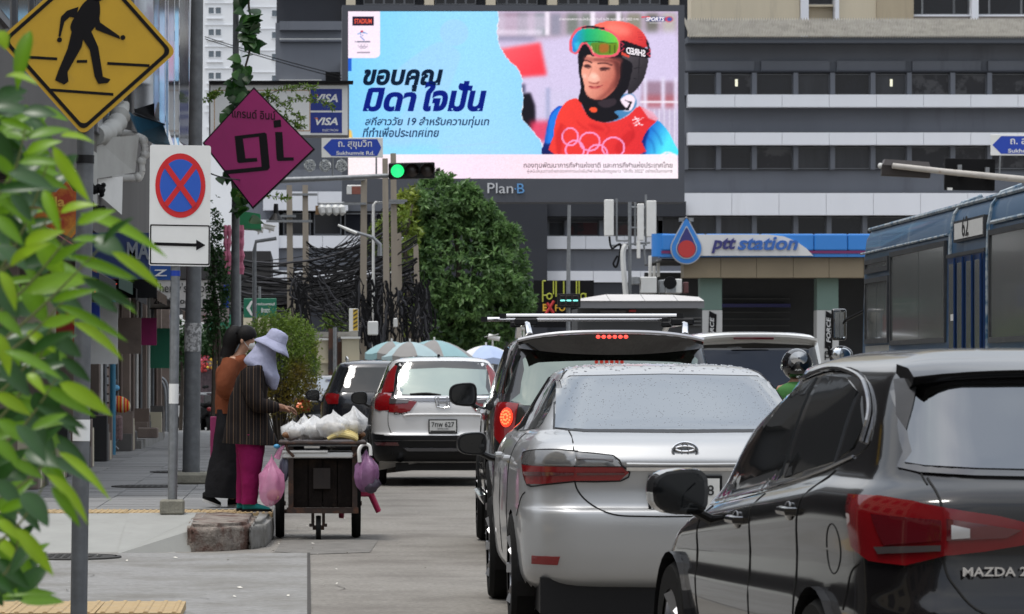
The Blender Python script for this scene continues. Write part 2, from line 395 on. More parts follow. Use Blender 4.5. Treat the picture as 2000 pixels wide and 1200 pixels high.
# lower left part of the facade, under and beside the billboard
part('dark_bay', M_grey2, off, 815, 395, 1066, 660, -.9, .45)
part('beam', M_grey2, off, 1000, 395, 1337, 424, -.6, .45)
ribbon(431, 462, [1067, 1108, 1176, 1290], 5)
band(462, 487, 1067, 1296, 76); part('wall_panel', M_grey, off, 1064, 488, 1340, 530, -.1, .45)
band(530, 552, 1066, 1340, 92)
part('dark_bay', M_grey2, off, 1040, 553, 1340, 700, -.2, .45)
band(375, 412, 561, 680, 60); part('recess', M_blkm, off, 540, 412, 815, 462, .3, .45)
for x in (580, 640, 700, 760): window(off, x-27, 416, x+27, 459, .2)
band(461, 485, 540, 815, 90); part('wall_panel', M_grey, off, 545, 486, 700, 528, -.1, .45); part('wall_panel', M_grey, off, 700, 486, 815, 528, -.14, .45)
band(529, 551, 470, 815, 86)
part('dark_bay', M_grey2, off, 470, 552, 815, 760, .0, .45)
part('white_wall', M_white, off, 471, 430, 544.5, 527, -.3, .45); part('white_wall', M_white, off, 514, 372, 560.5, 411, -.3, .45)
# lit lamps seen inside the top windows
for x in (1440, 1743): part('ceiling_lamp', mat('window_lamp', (.8, .8, .6), emis=(1, .95, .75), estr=.45), off, x-2.5, 154, x+2.5, 168, .28, .33)
# ---------------------------------------------------------------- cream tower above the roof
SC1 = 36.0
tw = thing('office_tower', 'cream rendered tower rising behind the corrugated roof', 'building', P(1700, 741, SC1)-Vector((0, 0, H)))
part('wall', M_cream, tw, 1350, -300, 1562, 700, 0, 10, SC1)
part('wall', M_cream2, tw, 1712, -300, 1784, 700, -.1, 10, SC1)
part('wall', M_cream, tw, 1638, -300, 1711.5, 700, 0, 10, SC1)
part('corner_post', M_white, tw, 1563, -300, 1578, 700, -.3, 10, SC1)
part('corner_post', M_white, tw, 1630, -300, 1637.5, 700, -.3, 10, SC1)
part('spandrel', M_cream2, tw, 1578.5, 12, 1629.5, 700, .6, 10, SC1); part('sill', M_cream, tw, 1579, 8, 1629, 12, .3, 10, SC1)
window(tw, 1580, -40, 1629, 7, .6, SC1, M_dglass)
part('spandrel', mat('facade_pink', (.42, .38, .36), .8, var=.1, vs=.5), tw, 1784.5, 32, 2300, 700, .4, 10, SC1)
part('sill', M_white, tw, 1784.5, 28, 2300, 31.5, .2, 10, SC1)
part('column', M_white, tw, 1897, -300, 1910, 60, -.2, 10, SC1)
for x0, x1 in ((1786, 1804), (1805, 1866), (1867, 1895), (1912, 1935), (1936, 1998), (1999, 2060)): window(tw, x0, -60, x1, 27, .5, SC1, M_dglass)
part('upper_wall', M_cream, tw, 1784.5, -300, 2300, -61, .4, 10, SC1)
# storey behind the billboard top
tb = thing('rear_block', 'dark glazed storey with cream columns just above the billboard', 'building', P(1000, 741, 40)-Vector((0, 0, H)))
part('wall', M_grey2, tb, 540, -260, 1345, 700, .5, 10, 40)
for x in (685, 838, 958, 1078, 1198, 1316): part('column', M_cream, tb, x-9, -260, x+9, 40, -.4, .48, 40)
for x in range(700, 1330, 20):
    if all(abs(x-c) > 20 for c in (685, 838, 958, 1078, 1198, 1316)): window(tb, x-10, -30, x+10, 9, .1, 40)
part('parapet', M_cream, tb, 540, -260, 1345, -31, 0, .49, 40)
# white louvred building, upper left
lv = thing('louvred_building', 'white building with slanting sun fins above the dark grey block', 'building', P(600, 741, 30)-Vector((0, 0, H)))
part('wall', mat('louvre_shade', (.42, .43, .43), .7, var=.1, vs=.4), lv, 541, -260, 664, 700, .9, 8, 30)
for i, x in enumerate((548, 561, 575, 590, 603, 618, 636, 652)): part('fin', M_sheet, lv, x-2, -260, x+2.5, 120, -.4, .88, 30)
for k in range(-4, 3):
    a = P(545, 62+k*60, 30); c = P(664, -2+k*60, 30)
    MB().tube([a+Vector((0, .3, 0)), c+Vector((0, .3, 0))], .12, 4).build('sloping_ledge', M_sheet, lv)
# dark grey block
gb = thing('grey_block', 'plain dark grey rendered block left of the billboard', 'building', P(600, 741, 43)-Vector((0, 0, H)))
part('wall', M_grey, gb, 538, 45, 668, 700, 0, 6, 43)
part('parapet', M_grey, gb, 546, 43, 668, 60, -.3, -.01, 43); part('ledge', M_sheet, gb, 546, 76, 668, 78, -.15, -.01, 43); part('ledge', M_grey, gb, 546, 78.5, 668, 82, -.2, -.01, 43)
part('window', M_blkm, gb, 636, 141, 667, 160, -.05, -.005, 43); part('ledge', M_sheet, gb, 545, 157, 628, 158.5, -.3, -.01, 43)
# white apartment tower
ap = thing('apartment_tower', 'tall white apartment tower with rows of small square windows', 'building', P(450, 741, 20)-Vector((0, 0, H)))
part('wall', M_apt, ap, 300, -260, 470, 745, 0, 14, 20); part('wall', M_apt, ap, 470.3, -260, 541, 745, .8, 14, 20)
for k in range(-1, 6):
    y = 14+k*42.5
    for x in (419.5, 470+8): 
        if x < 430:
            window(ap, x-13, y, x-.7, y+14, -.06, 20, M_bglass, M_apt); window(ap, x+.7, y, x+13, y+14, -.06, 20, M_bglass, M_apt)
            part('spandrel', mat('spandrel_pale', (.70, .72, .75), .7), ap, x-16, y+22, x+16, y+23.5, -.15, -.01, 20)
    window(ap, 530, y+4, 541, y+18, .7, 20, M_bglass, M_apt); window(ap, 341, y, 354, y+14, -.06, 20, M_bglass, M_apt)
    part('ledge', mat('spandrel_pale', (.70, .72, .75), .7), ap, 400, y-8, 469, y-6.8, -.1, -.01, 20)
    part('ledge', mat('spandrel_pale', (.70, .72, .75), .7), ap, 471, y-2, 541, y-.8, .7, .79, 20)
# ---------------------------------------------------------------- LED billboard
SL = 52.0
class Paint:                 # a tiny painter: filled outlines with soft edges on a grid, in photo pixels
    def __init__(s, x0, y0, w, h, k=2):
        s.x0, s.y0, s.k = x0, y0, k; s.W, s.H = int(w*k), int(h*k); s.a = np.zeros((s.H, s.W, 3))
    def mask(s, pts, soft=0):
        p = np.array([(q[0], q[1]) for q in pts], float); p = (p-[s.x0, s.y0])*s.k
        pad = int(soft*s.k*3)+2
        xa, xb = max(0, int(p[:, 0].min())-pad), min(s.W, int(p[:, 0].max())+pad+1)
        ya, yb = max(0, int(p[:, 1].min())-pad), min(s.H, int(p[:, 1].max())+pad+1)
        if xb <= xa or yb <= ya: return None
        X, Y = np.meshgrid(np.arange(xa, xb)+.5, np.arange(ya, yb)+.5); m = np.zeros(X.shape, bool)
        n = len(p)
        for i in range(n):
            x1, y1 = p[i]; x2, y2 = p[(i+1) % n]
            if y1 == y2: continue
            c = ((y1 > Y) != (y2 > Y)) & (X < (x2-x1)*(Y-y1)/(y2-y1)+x1); m ^= c
        m = m.astype(float)
        r = int(soft*s.k)
        for _ in range(3 if r else 0):
            for ax in (0, 1):
                c = np.cumsum(np.pad(m, [(r+1, r) if q == ax else (0, 0) for q in (0, 1)]), axis=ax)
                m = (c[2*r+1:] - c[:-2*r-1])/(2*r+1) if ax == 0 else (c[:, 2*r+1:]-c[:, :-2*r-1])/(2*r+1)
        return m, xa, xb, ya, yb, X/s.k+s.x0, Y/s.k+s.y0
    def poly(s, pts, col, alpha=1, soft=0, sm=0):
        if sm: pts = [(v.x, v.y) for v in smooth2([(q[0], q[1], 0) for q in pts], sm)]
        r = s.mask(pts, soft)
        if r is None: return
        m, xa, xb, ya, yb, X, Y = r
        c = np.array(col(X, Y) if callable(col) else col, float)
        if c.ndim == 3 and c.shape[0] == 3: c = np.moveaxis(c, 0, -1)
        if c.max() > 1.5: c = c/255
        m = (m*alpha)[..., None]; s.a[ya:yb, xa:xb] = s.a[ya:yb, xa:xb]*(1-m)+c*m
    def rect(s, x0, y0, x1, y1, col, alpha=1, soft=0): s.poly([(x0, y0), (x1, y0), (x1, y1), (x0, y1)], col, alpha, soft)
    def ell(s, cx, cy, rx, ry, col, alpha=1, soft=0, ang=0, n=32):
        c, sn = math.cos(ang), math.sin(ang)
        s.poly([(cx+rx*math.cos(t)*c-ry*math.sin(t)*sn, cy+rx*math.cos(t)*sn+ry*math.sin(t)*c) for t in [2*math.pi*i/n for i in range(n)]], col, alpha, soft)
    def line(s, pts, w, col, alpha=1, soft=0, sm=0):
        if sm: pts = [(v.x, v.y) for v in smooth2([(q[0], q[1], 0) for q in pts], sm, False)]
        L_, R_ = [], []
        for i, p in enumerate(pts):
            a = pts[max(i-1, 0)]; b = pts[min(i+1, len(pts)-1)]; d = math.hypot(b[0]-a[0], b[1]-a[1]) or 1
            nx, ny = -(b[1]-a[1])/d*w/2, (b[0]-a[0])/d*w/2; L_.append((p[0]+nx, p[1]+ny)); R_.append((p[0]-nx, p[1]-ny))
        s.poly(L_+R_[::-1], col, alpha, soft)
    def ring(s, cx, cy, rx, ry, w, col, alpha=1):
        s.line([(cx+rx*math.cos(t), cy+ry*math.sin(t)) for t in [2*math.pi*i/40 for i in range(41)]], w, col, alpha)
def grad(c0, c1, x0, y0, x1, y1):
    c0 = np.array(c0, float); c1 = np.array(c1, float)
    def f(X, Y):
        t = np.clip(((X-x0)*(x1-x0)+(Y-y0)*(y1-y0))/((x1-x0)**2+(y1-y0)**2), 0, 1)[..., None]
        return c0*(1-t)+c1*t
    return f
def paint_ad():
    p = Paint(680, 22, 645, 326, 2)
    p.rect(680, 22, 1325, 349, (205, 190, 222))
    # blurred stand behind the skier
    p.rect(960, 22, 1325, 75, (176, 160, 178), 1, 4)
    for x, w, c in ((985, 30, (150, 120, 140)), (1010, 20, (120, 120, 130)), (1045, 24, (120, 135, 140)), (1075, 20, (140, 140, 160)), (1107, 22, (110, 120, 110)), (1135, 20, (120, 130, 120)), (1185, 30, (95, 100, 90)), (1225, 26, (130, 130, 110)), (1262, 22, (100, 100, 88)), (1295, 22, (185, 180, 170))):
        p.rect(x, 26, x+w, 68, c, .8, 3)
    for x in (1064, 1153, 1203): p.rect(x, 22, x+9, 68, (236, 226, 240), 1, 1.5)
    p.rect(968, 30, 1068, 55, (215, 200, 222), .6, 3); p.rect(965, 70, 1045, 78, (130, 130, 160), .9, 4); p.rect(965, 56, 1060, 68, (232, 220, 240), .8, 3)
    p.poly([(1040, 85), (1130, 66), (1325, 60), (1325, 250), (1000, 250)], (208, 196, 228), 1, 5)
    p.poly([(972, 96), (1055, 82), (1068, 146), (1010, 150)], grad((255, 95, 105), (240, 60, 75), 980, 90, 1030, 150), 1, 3)
    p.rect(1018, 163, 1026, 180, (90, 90, 120), 1, 2)
    p.rect(1050, 175, 1330, 260, (205, 196, 226), 1, 6)
    p.rect(1254, 158, 1325, 200, (150, 120, 140), .9, 3); p.rect(1255, 184, 1325, 212, (175, 95, 105), .8, 4)
    for x in (1256, 1291, 1316): p.rect(x, 150, x+7, 300, (222, 214, 238), 1, 2)
    p.rect(1250, 196, 1325, 200, (236, 228, 240), 1, 1); p.rect(1255, 212, 1325, 300, (190, 178, 205), .9, 5)
    for i in range(9): p.rect(1236+i*10, 212, 1238+i*10, 290, (225, 218, 235), .8, .5)
    p.rect(1066, 170, 1074, 250, (160, 165, 200), .8, 2)
    p.poly([(1020, 182), (1036, 180), (1045, 205), (1046, 240), (1036, 262), (1020, 240), (1014, 220)], (18, 14, 28), 1, 2)
    p.rect(1035, 235, 1075, 275, (225, 60, 95), .9, 4)
    # torn paper edge of the blue field
    rnd = random.Random(3)
    edge = [(972, 22), (974, 40), (970, 60), (972, 80), (978, 95), (986, 108), (996, 120), (1006, 128), (1015, 142), (1020, 158), (1018, 172), (1022, 190), (1020, 205), (1016, 222), (1022, 236), (1036, 250), (1046, 262), (1056, 275), (1061, 290), (1060, 304)]
    e2 = []
    for a, b in zip(edge[:-1], edge[1:]):
        for i in range(4):
            t = i/4; e2.append((a[0]*(1-t)+b[0]*t+rnd.uniform(-1.3, 1.3), a[1]*(1-t)+b[1]*t))
    blue = lambda X, Y: np.stack([120+28*np.sin((X-680)/150)+(Y-22)*.03, 200+14*np.sin((X-640)/170)-(Y-22)*.01, 250+X*0], -1)
    p.poly([(680, 22)]+[(x+1, y) for x, y in e2]+[(680, 304)], (240, 240, 250)); p.poly([(680, 22)]+e2+[(680, 304)], blue)
    # pale figure silhouette of the pictogram
    pc = (158, 206, 248)
    p.ell(887, 63, 28, 26, pc, .8, .6)
    p.poly([(853, 82), (880, 88), (899, 105), (893, 130), (870, 185), (845, 190), (780, 205), (770, 190), (730, 170), (770, 140), (800, 115)], pc, .7, 1, 4)
    p.poly([(760, 260), (800, 205), (850, 180), (860, 200), (815, 250), (790, 300), (740, 304)], pc, .55, 2, 4)
    p.line([(790, 294), (880, 285), (975, 276)], 3, pc, .8, .5)
    p.rect(700, 285, 860, 304, (120, 225, 225), .35, 5)
    # badge card top left
    p.poly([(680, 22), (743, 22), (743, 104), (740, 110), (734, 112), (680, 112)], (246, 228, 244))
    p.rect(688, 32, 730, 50, (20, 20, 48))
    p.line([(699, 66), (707, 62), (718, 65)], 2, (70, 140, 200)); p.line([(704, 70), (709, 75), (712, 78)], 2, (60, 110, 190)); p.ell(707, 61, 2.5, 2, (190, 40, 70))
    p.line([(703, 66), (710, 69)], 1.6, (90, 120, 190)); p.rect(697, 80, 723, 81.5, (120, 120, 140))
    for i in range(3): p.ring(703+i*6, 88, 3.4, 3, .8, (150, 140, 160))
    for i in range(2): p.ring(706+i*6, 91, 3.2, 2.6, .8, (150, 140, 160))
    p.rect(697, 101, 723, 102.3, (130, 120, 140))
    p.rect(680, 112, 687, 138, (30, 95, 205)); p.poly([(680, 250), (687, 254), (689, 270), (680, 272)], (235, 190, 90), 1, 1)
    # the skier: coordinates a() are from an enlarged crop
    def a(*q): return [(1050+x/4.2857, 30+y/4.2857) for x, y in q]
    p.poly(a((40, 1160), (60, 1040), (90, 870), (130, 790), (210, 755), (300, 900), (260, 1160)), grad((20, 70, 190), (10, 25, 90), 1072, 230, 1085, 290), 1, .4, 4)
    p.poly(a((60, 1050), (95, 880), (135, 800), (200, 765), (150, 900), (120, 1050)), (30, 120, 225), 1, 1, 4)
    p.poly(a((850, 1160), (870, 1000), (930, 890), (1000, 870), (1080, 950), (1140, 1060), (1165, 1165)), grad((15, 90, 200), (80, 225, 250), 1255, 260, 1300, 280), 1, .4, 4)
    p.poly(a((850, 1160), (865, 1040), (905, 950), (930, 960), (900, 1060), (900, 1160)), (8, 35, 120), 1, 1.5, 4)
    p.poly(a((145, 1160), (135, 1000), (150, 880), (190, 780), (260, 705), (360, 705), (500, 860), (640, 880), (760, 830), (850, 755), (960, 830), (1000, 870), (920, 950), (870, 1050), (850, 1160)), grad((240, 62, 52), (222, 44, 50), 1090, 200, 1240, 300), 1, .3, 3)
    for q in (((165, 1160), (150, 1000), (200, 900), (215, 1010), (190, 1160)), ((640, 1100), (760, 960), (820, 1000), (740, 1100), (700, 1160)), ((420, 900), (520, 920), (560, 960), (470, 950))): p.poly(a(*q), (190, 28, 34), .55, 1.5, 3)
    p.poly(a((860, 760), (960, 800), (1010, 860), (995, 880), (930, 860)), (228, 170, 190), .9, .8)
    # rings
    for cx, cy, rx, ry in ((272, 1010, 66, 72), (435, 1050, 84, 76), (632, 1100, 92, 84), (310, 1120, 76, 78), (500, 1160, 84, 84)):
        p.ring(1050+cx/4.2857, 30+cy/4.2857, rx/4.2857, ry/4.2857, 3.3, (240, 150, 200))
    p.line(a((790, 870), (885, 850), (800, 900), (880, 910)), 2.6, (250, 225, 235)); p.line(a((810, 840), (850, 900), (810, 920)), 2.2, (250, 225, 235))
    # neck warmer and hood
    p.poly(a((370, 745), (420, 730), (700, 660), (800, 660), (820, 760), (700, 860), (560, 890), (440, 850)), (70, 130, 180), 1, .5, 4)
    p.poly(a((640, 760), (700, 690), (770, 655), (815, 700), (780, 790), (700, 790)), (245, 225, 240), 1, .6, 4)
    p.poly(a((340, 300), (345, 480), (360, 600), (340, 700), (370, 740), (430, 850), (560, 890), (680, 850), (640, 800), (740, 780), (690, 700), (760, 600), (800, 450), (790, 340), (600, 200), (420, 180)), (14, 11, 20), 1, .3, 4)
    p.poly(a((720, 700), (790, 720), (760, 790), (730, 790), (770, 730)), (14, 11, 20), 1, .4)
    p.poly(a((440, 770), (480, 765), (500, 790), (470, 810), (435, 790)), (245, 85, 50), 1, .4, 3)
    p.poly(a((500, 720), (640, 690), (650, 740), (560, 770)), (50, 40, 48), 1, .8, 3)
    # helmet
    p.poly(a((700, 340), (800, 330), (918, 350), (915, 430), (880, 540), (800, 640), (750, 640), (780, 500), (790, 400)), grad((75, 70, 75), (35, 32, 38), 1215, 120, 1262, 160), 1, .3, 4)
    for q in (((800, 440), (880, 430)), ((790, 520), (830, 530)), ((850, 350), (840, 620))): p.line(a(*q), 1, (25, 22, 28))
    p.poly(a((460, 100), (540, 55), (640, 45), (760, 60), (850, 110), (905, 180), (915, 260), (700, 240), (560, 200)), grad((250, 110, 95), (205, 45, 50), 1200, 42, 1258, 95), 1, .3, 5)
    p.ell(1208, 58, 24, 10, (255, 150, 135), .55, 4, .2)
    p.poly(a((900, 190), (925, 220), (945, 290), (925, 350), (915, 260)), (20, 16, 24), 1, .4)
    for i in range(3):
        for j in range(4): p.ell(1246+i*3+j*.6, 62+j*5, .9, .9, (150, 25, 35))
    # face
    skin = grad((238, 160, 138), (178, 92, 78), 1150, 150, 1206, 170)
    p.poly(a((415, 330), (380, 400), (368, 480), (385, 560), (400, 640), (430, 680), (490, 700), (560, 690), (640, 620), (680, 540), (690, 440), (680, 380), (560, 350), (470, 340)), skin, 1, .4, 5)
    p.poly(a((600, 350), (690, 380), (690, 470), (660, 580), (560, 680), (480, 700), (560, 640), (640, 520), (640, 430)), (120, 52, 48), .55, 2, 4)
    p.poly(a((390, 340), (480, 350), (690, 350), (690, 400), (540, 385), (400, 385)), (150, 75, 68), .6, 1.5, 3)
    p.ell(1160, 148, 6, 4, (255, 225, 212), .75, 2); p.ell(1141, 148, 4, 5, (250, 200, 185), .7, 1.5)
    p.poly(a((425, 500), (460, 470), (505, 500), (520, 540), (470, 560), (425, 545)), (252, 200, 180), .6, 1.6, 4)
    p.poly(a((425, 550), (480, 562), (515, 545), (500, 570), (440, 565)), (140, 60, 55), .8, .8, 3)
    p.line(a((380, 375), (420, 378), (455, 395)), 2.4, (50, 22, 26), .95, .4, 4); p.line(a((500, 400), (560, 395), (625, 415)), 2.6, (60, 26, 28), .9, .5, 4)
    p.poly(a((385, 415), (420, 405), (450, 425), (420, 435), (392, 430)), (55, 28, 32), .9, .5, 4); p.poly(a((515, 440), (555, 428), (610, 440), (560, 455), (525, 452)), (60, 30, 32), .9, .5, 4)
    p.poly(a((428, 588), (480, 592), (540, 582), (490, 612), (445, 606)), (172, 58, 64), .9, .6, 4); p.line(a((424, 586), (480, 599), (548, 578)), 1, (110, 30, 40), .9, .3)
    p.ell(1162, 174, 7, 4, (225, 140, 122), .7, 1.5)
    p.line(a((455, 430), (440, 470), (425, 510)), 1.2, (150, 80, 70), .5, .8, 3); p.poly(a((540, 560), (600, 540), (590, 600), (550, 630)), (205, 110, 95), .6, 2.5, 3)
    p.poly(a((640, 380), (690, 400), (700, 470), (680, 560), (640, 620), (660, 500)), (60, 24, 26), .55, 2, 3); p.line(a((395, 640), (440, 690), (500, 702), (560, 690)), 2, (110, 50, 46), .5, 1.2, 3)
    p.line(a((470, 365), (560, 372), (650, 385)), 3, (90, 40, 38), .55, 1.5, 3); p.line(a((395, 432), (425, 440), (450, 432)), .9, (90, 45, 42), .7, .4); p.line(a((520, 460), (560, 462), (605, 450)), .9, (90, 45, 42), .7, .4)
    for q in (((180, 900), (230, 930), (215, 985)), ((560, 900), (600, 960), (560, 990)), ((330, 880), (380, 930), (430, 950)), ((760, 900), (800, 960), (780, 1040)), ((860, 900), (900, 870), (960, 860))): p.line(a(*q), 3, (170, 22, 30), .4, 1.6, 4)
    for q in (((940, 930), (1000, 990), (1040, 1080)), ((90, 900), (80, 980), (70, 1080)), ((900, 1000), (960, 1060), (980, 1150))): p.line(a(*q), 3, (10, 60, 150), .45, 1.8, 4)
    # goggles
    p.poly(a((265, 220), (285, 160), (340, 100), (440, 85), (560, 105), (660, 160), (690, 220), (685, 300), (640, 340), (540, 350), (470, 335), (430, 270), (400, 235), (370, 250), (330, 320), (285, 310), (262, 280)), (232, 90, 108), 1, .3, 4)
    def gog(X, Y):
        t = np.clip((X-1120)/85, 0, 1)[..., None]; v = np.clip((Y-55)/50, 0, 1)[..., None]
        c = np.where(t < .3, np.array([40, 150, 235.])*(1-t/.3)+np.array([20, 175, 130.])*t/.3, np.array([20, 175, 130.])*(1-(t-.3)/.7)+np.array([120, 215, 70.])*(t-.3)/.7)
        return c*(1-.12*v)
    gl = a((285, 230), (300, 175), (350, 120), (440, 105), (560, 125), (640, 165), (672, 220), (665, 290), (630, 322), (540, 328), (480, 312), (440, 260), (400, 218), (355, 240), (325, 300), (295, 300))
    p.poly(gl, gog, 1, .3, 4)
    p.poly(a((440, 235), (520, 222), (600, 232), (662, 228), (665, 290), (630, 318), (540, 324), (480, 308)), (110, 120, 20), .75, .8, 3)
    p.poly(a((520, 240), (590, 240), (585, 300), (520, 305)), (190, 85, 40), .7, 1, 3)
    for x in (480, 505, 600, 640): p.rect(1050+x/4.2857, 87, 1050+x/4.2857+1.6, 103, (40, 60, 15), .7, .3)
    p.line(a((370, 225), (430, 215), (520, 218), (600, 228), (665, 225)), 1.3, (15, 60, 30), .9, .3, 3)
    p.poly(a((365, 95), (440, 82), (560, 100), (560, 118), (440, 100), (370, 105)), (15, 15, 30), 1, .3)
    p.poly(a((300, 230), (350, 215), (345, 270), (320, 290)), (60, 200, 235), .7, 1.2); p.line(a((445, 250), (470, 320)), 1.1, (235, 200, 150))
    # strap with lettering band
    p.poly(a((690, 210), (720, 205), (945, 285), (940, 355), (800, 340), (690, 300)), (18, 13, 24), 1, .3)
    p.line(a((690, 220), (720, 240), (700, 260), (725, 275), (695, 295)), 1.6, (235, 60, 90)); p.line(a((930, 275), (945, 300), (915, 320), (945, 340)), 2.2, (235, 80, 105))
    p.poly(a((700, 300), (775, 340), (760, 350), (700, 325)), (225, 75, 60), 1, .4)
    # sport logo, top right
    p.rect(1261, 33, 1300, 41, (45, 60, 130), .9, .8); p.ell(1306, 37, 8, 5.5, (215, 60, 80), .9, .6); p.ell(1307, 37, 5, 4, (60, 90, 170), 1, .5); p.line([(1252, 33), (1262, 32), (1270, 34)], 2, (225, 50, 70)); p.rect(1268, 43, 1290, 44.5, (230, 230, 240))
    # foot strip
    p.poly([(680, 300), (1290, 300), (1308, 299), (1318, 300), (1324, 305), (1325, 349), (680, 349)], lambda X, Y: np.stack([246+X*0, 226+6*np.sin(X/90), 238+4*np.sin(X/60)], -1))
    p.line([(1290, 302), (1300, 296), (1306, 296), (1322, 303)], 3.5, (240, 235, 245), 1, .8)
    k = p.k; A = p.a[:p.H//k*k, :p.W//k*k].reshape(p.H//k, k, p.W//k, k, 3).mean((1, 3))
    return A
def led_material(name, strength):
    m = bpy.data.materials.new(name); m.use_nodes = True; n = m.node_tree.nodes; l = m.node_tree.links.new; b = n['Principled BSDF']
    at = n.new('ShaderNodeAttribute'); at.attribute_name = 'art'; b.inputs['Base Color'].default_value = (.01, .01, .01, 1); b.inputs['Roughness'].default_value = .6; b.inputs['Specular IOR Level'].default_value = .1
    l(at.outputs['Color'], b.inputs['Emission Color']); b.inputs['Emission Strength'].default_value = strength; return m
RS0 = np.random.RandomState(4); A = paint_ad()
A = np.clip(A*(1+.02*RS0.normal(size=A.shape[:2])[..., None]), 0, 1); hh, ww = A.shape[:2]
nx, ny = 430, 218
gx = np.linspace(0, ww-1, nx); gy = np.linspace(0, hh-1, ny)
ix = gx.astype(int); iy = gy.astype(int); S_ = A[iy][:, ix]
lin = np.where(S_ <= .04045, S_/12.92, ((S_+.055)/1.055)**2.4)
bb = thing('billboard', 'giant lit LED advertising screen showing a skier in red helmet and goggles', 'billboard', P(1004, 395, SL))
O = origin(bb)
def bpart(name, m, x0, y0, x1, y1, d0, d1, par=bb): return MB().bx(P(x0, y1, SL)+Vector((0, d0, 0)), P(x1, y0, SL)+Vector((0, d1, 0))).build(name, m, par)
M_bbf = mat('billboard_frame', (.066, .071, .086), .6, var=.08, vs=.7)
bpart('frame', M_bbf, 668, 10, 680, 395, 0, 1.4); bpart('frame', M_bbf, 1325.5, 10, 1337, 395, 0, 1.4)
bpart('frame', M_bbf, 680, 10, 1325.5, 21.5, 0, 1.4); bpart('frame', M_bbf, 680, 349, 1325.5, 395, 0, 1.4)
bpart('backing', M_blkm, 681, 22, 1325, 348.5, .3, 1.3)
px = 680+gx/(ww-1)*645; py = 22+gy/(hh-1)*327
X, Y = np.meshgrid((px-VX)/SL-O.x, H-(py-HY)/SL-O.z)
co = np.stack([X, np.full_like(X, F/SL+.12-O.y), Y], -1).reshape(-1, 3)
idx = np.arange(nx*ny).reshape(ny, nx); q = np.stack([idx[1:, :-1], idx[1:, 1:], idx[:-1, 1:], idx[:-1, :-1]], -1).reshape(-1, 4)
me = bpy.data.meshes.new('screen'); me.from_pydata(co.tolist(), [], q.tolist())
at = me.color_attributes.new('art', 'FLOAT_COLOR', 'POINT')
at.data.foreach_set('color', np.concatenate([lin.reshape(-1, 3), np.ones((nx*ny, 1))], 1).ravel())
scr = link('screen', me, bb, led_material('led_art', .95))
def E_(name, c, st=.95): return mat(name, (.005, .005, .005), .8, spec=0, emis=c, estr=st)
I_navy = E_('ink_navy', (.003, .012, .035)); I_blue = E_('ink_blue', (.003, .012, .20)); I_dk = E_('ink_slate', (.01, .035, .10)); I_brown = E_('ink_brown', (.075, .05, .06)); I_wh = E_('ink_white', (.9, .85, .9)); I_red = E_('ink_red', (.75, .10, .06))
def btext(st, x0, y0, x1, y1, m, sh=0, bo=0, d=.10, par=None):
    return text(st, (0, 0, (x1-x0)/SL, (y1-y0)/SL), m, par or scr, o=P(x0, y1, SL)+Vector((0, d, 0)), bold=bo, shear=sh, depth=0)
btext('ขอบคุณ', 709, 135, 866, 179, I_navy, .22, .045)
btext('มิดา', 708, 171, 814, 218, I_blue, .22, .045); btext('ใจมั่น', 826, 158, 951, 218, I_blue, .22, .045)
btext('สกีสาววัย 19 สำหรับความทุ่มเท', 713, 227, 956, 250, I_dk, .2, .024); btext('ที่ทำเพื่อประเทศไทย', 708, 248, 858, 268, I_dk, .2, .024)
btext('กองทุนพัฒนาการกีฬาแห่งชาติ และการกีฬาแห่งประเทศไทย', 1023, 316, 1314, 331, I_brown, 0, .012)
btext('ผู้สนับสนุนการถ่ายทอดสดการแข่งขันกีฬาโอลิมปิกฤดูหนาว "ปักกิ่ง 2022" อย่างเป็นทางการ', 1030, 330, 1314, 339.5, I_brown)
btext('ถ่ายทอดสดการแข่งขันกีฬาวันที่ 4-20 กุมภาพันธ์ 2022 ทาง', 1093, 34, 1248, 41, I_wh)
btext('STADIUM', 692, 36.5, 726, 46, I_red, 0, .03); btext('BEIJING 2022', 693, 80, 724, 83.5, I_dk)
btext('SPORTS', 1262, 33.5, 1298, 41, I_wh, .2, .03)
# mirrored strap lettering
t = text('SHRED', (0, 0, 38/SL, 13/SL), I_wh, scr, o=P(1261, 111, SL)+Vector((0, .10, 0)), u=(-1, 0, .17), w=(0, 0, 1), bold=.03, depth=0)
text('Plan', (0, 0, 50/SL, 20/SL), mat('logo_pale', (.55, .56, .58), .5), bb, o=P(952, 378, SL)+Vector((0, -.03, 0)), depth=.05)
text('·', (0, 0, 3/SL, 3/SL), mat('logo_blue', (.12, .32, .62), .5), bb, o=P(1005, 371, SL)+Vector((0, -.03, 0)), depth=.05)
text('B', (0, 0, 14/SL, 19/SL), mat('logo_blue', (.12, .32, .62), .5), bb, o=P(1010, 378, SL)+Vector((0, -.03, 0)), depth=.05)
# ---------------------------------------------------------------- foliage tools
def leafmat(name, base, trans=.35, rough=.45, var=.0):
    m = bpy.data.materials.new(name); m.use_nodes = True; n = m.node_tree.nodes; l = m.node_tree.links.new; b = n['Principled BSDF']
    a = n.new('ShaderNodeAttribute'); a.attribute_name = 'tint'
    v = n.new('ShaderNodeMixRGB'); v.blend_type = 'MULTIPLY'; v.inputs[0].default_value = 1; v.inputs[1].default_value = (*base, 1); l(a.outputs['Color'], v.inputs[2])
    l(v.outputs[0], b.inputs['Base Color']); b.inputs['Roughness'].default_value = rough; b.inputs['Specular IOR Level'].default_value = .4
    t = n.new('ShaderNodeBsdfTranslucent'); l(v.outputs[0], t.inputs[0]); ms = n.new('ShaderNodeMixShader'); ms.inputs[0].default_value = trans
    l(b.outputs[0], ms.inputs[1]); l(t.outputs[0], ms.inputs[2]); l(ms.outputs[0], n['Material Output'].inputs[0]); MATS[name] = m; return m
RS = np.random.RandomState(11)
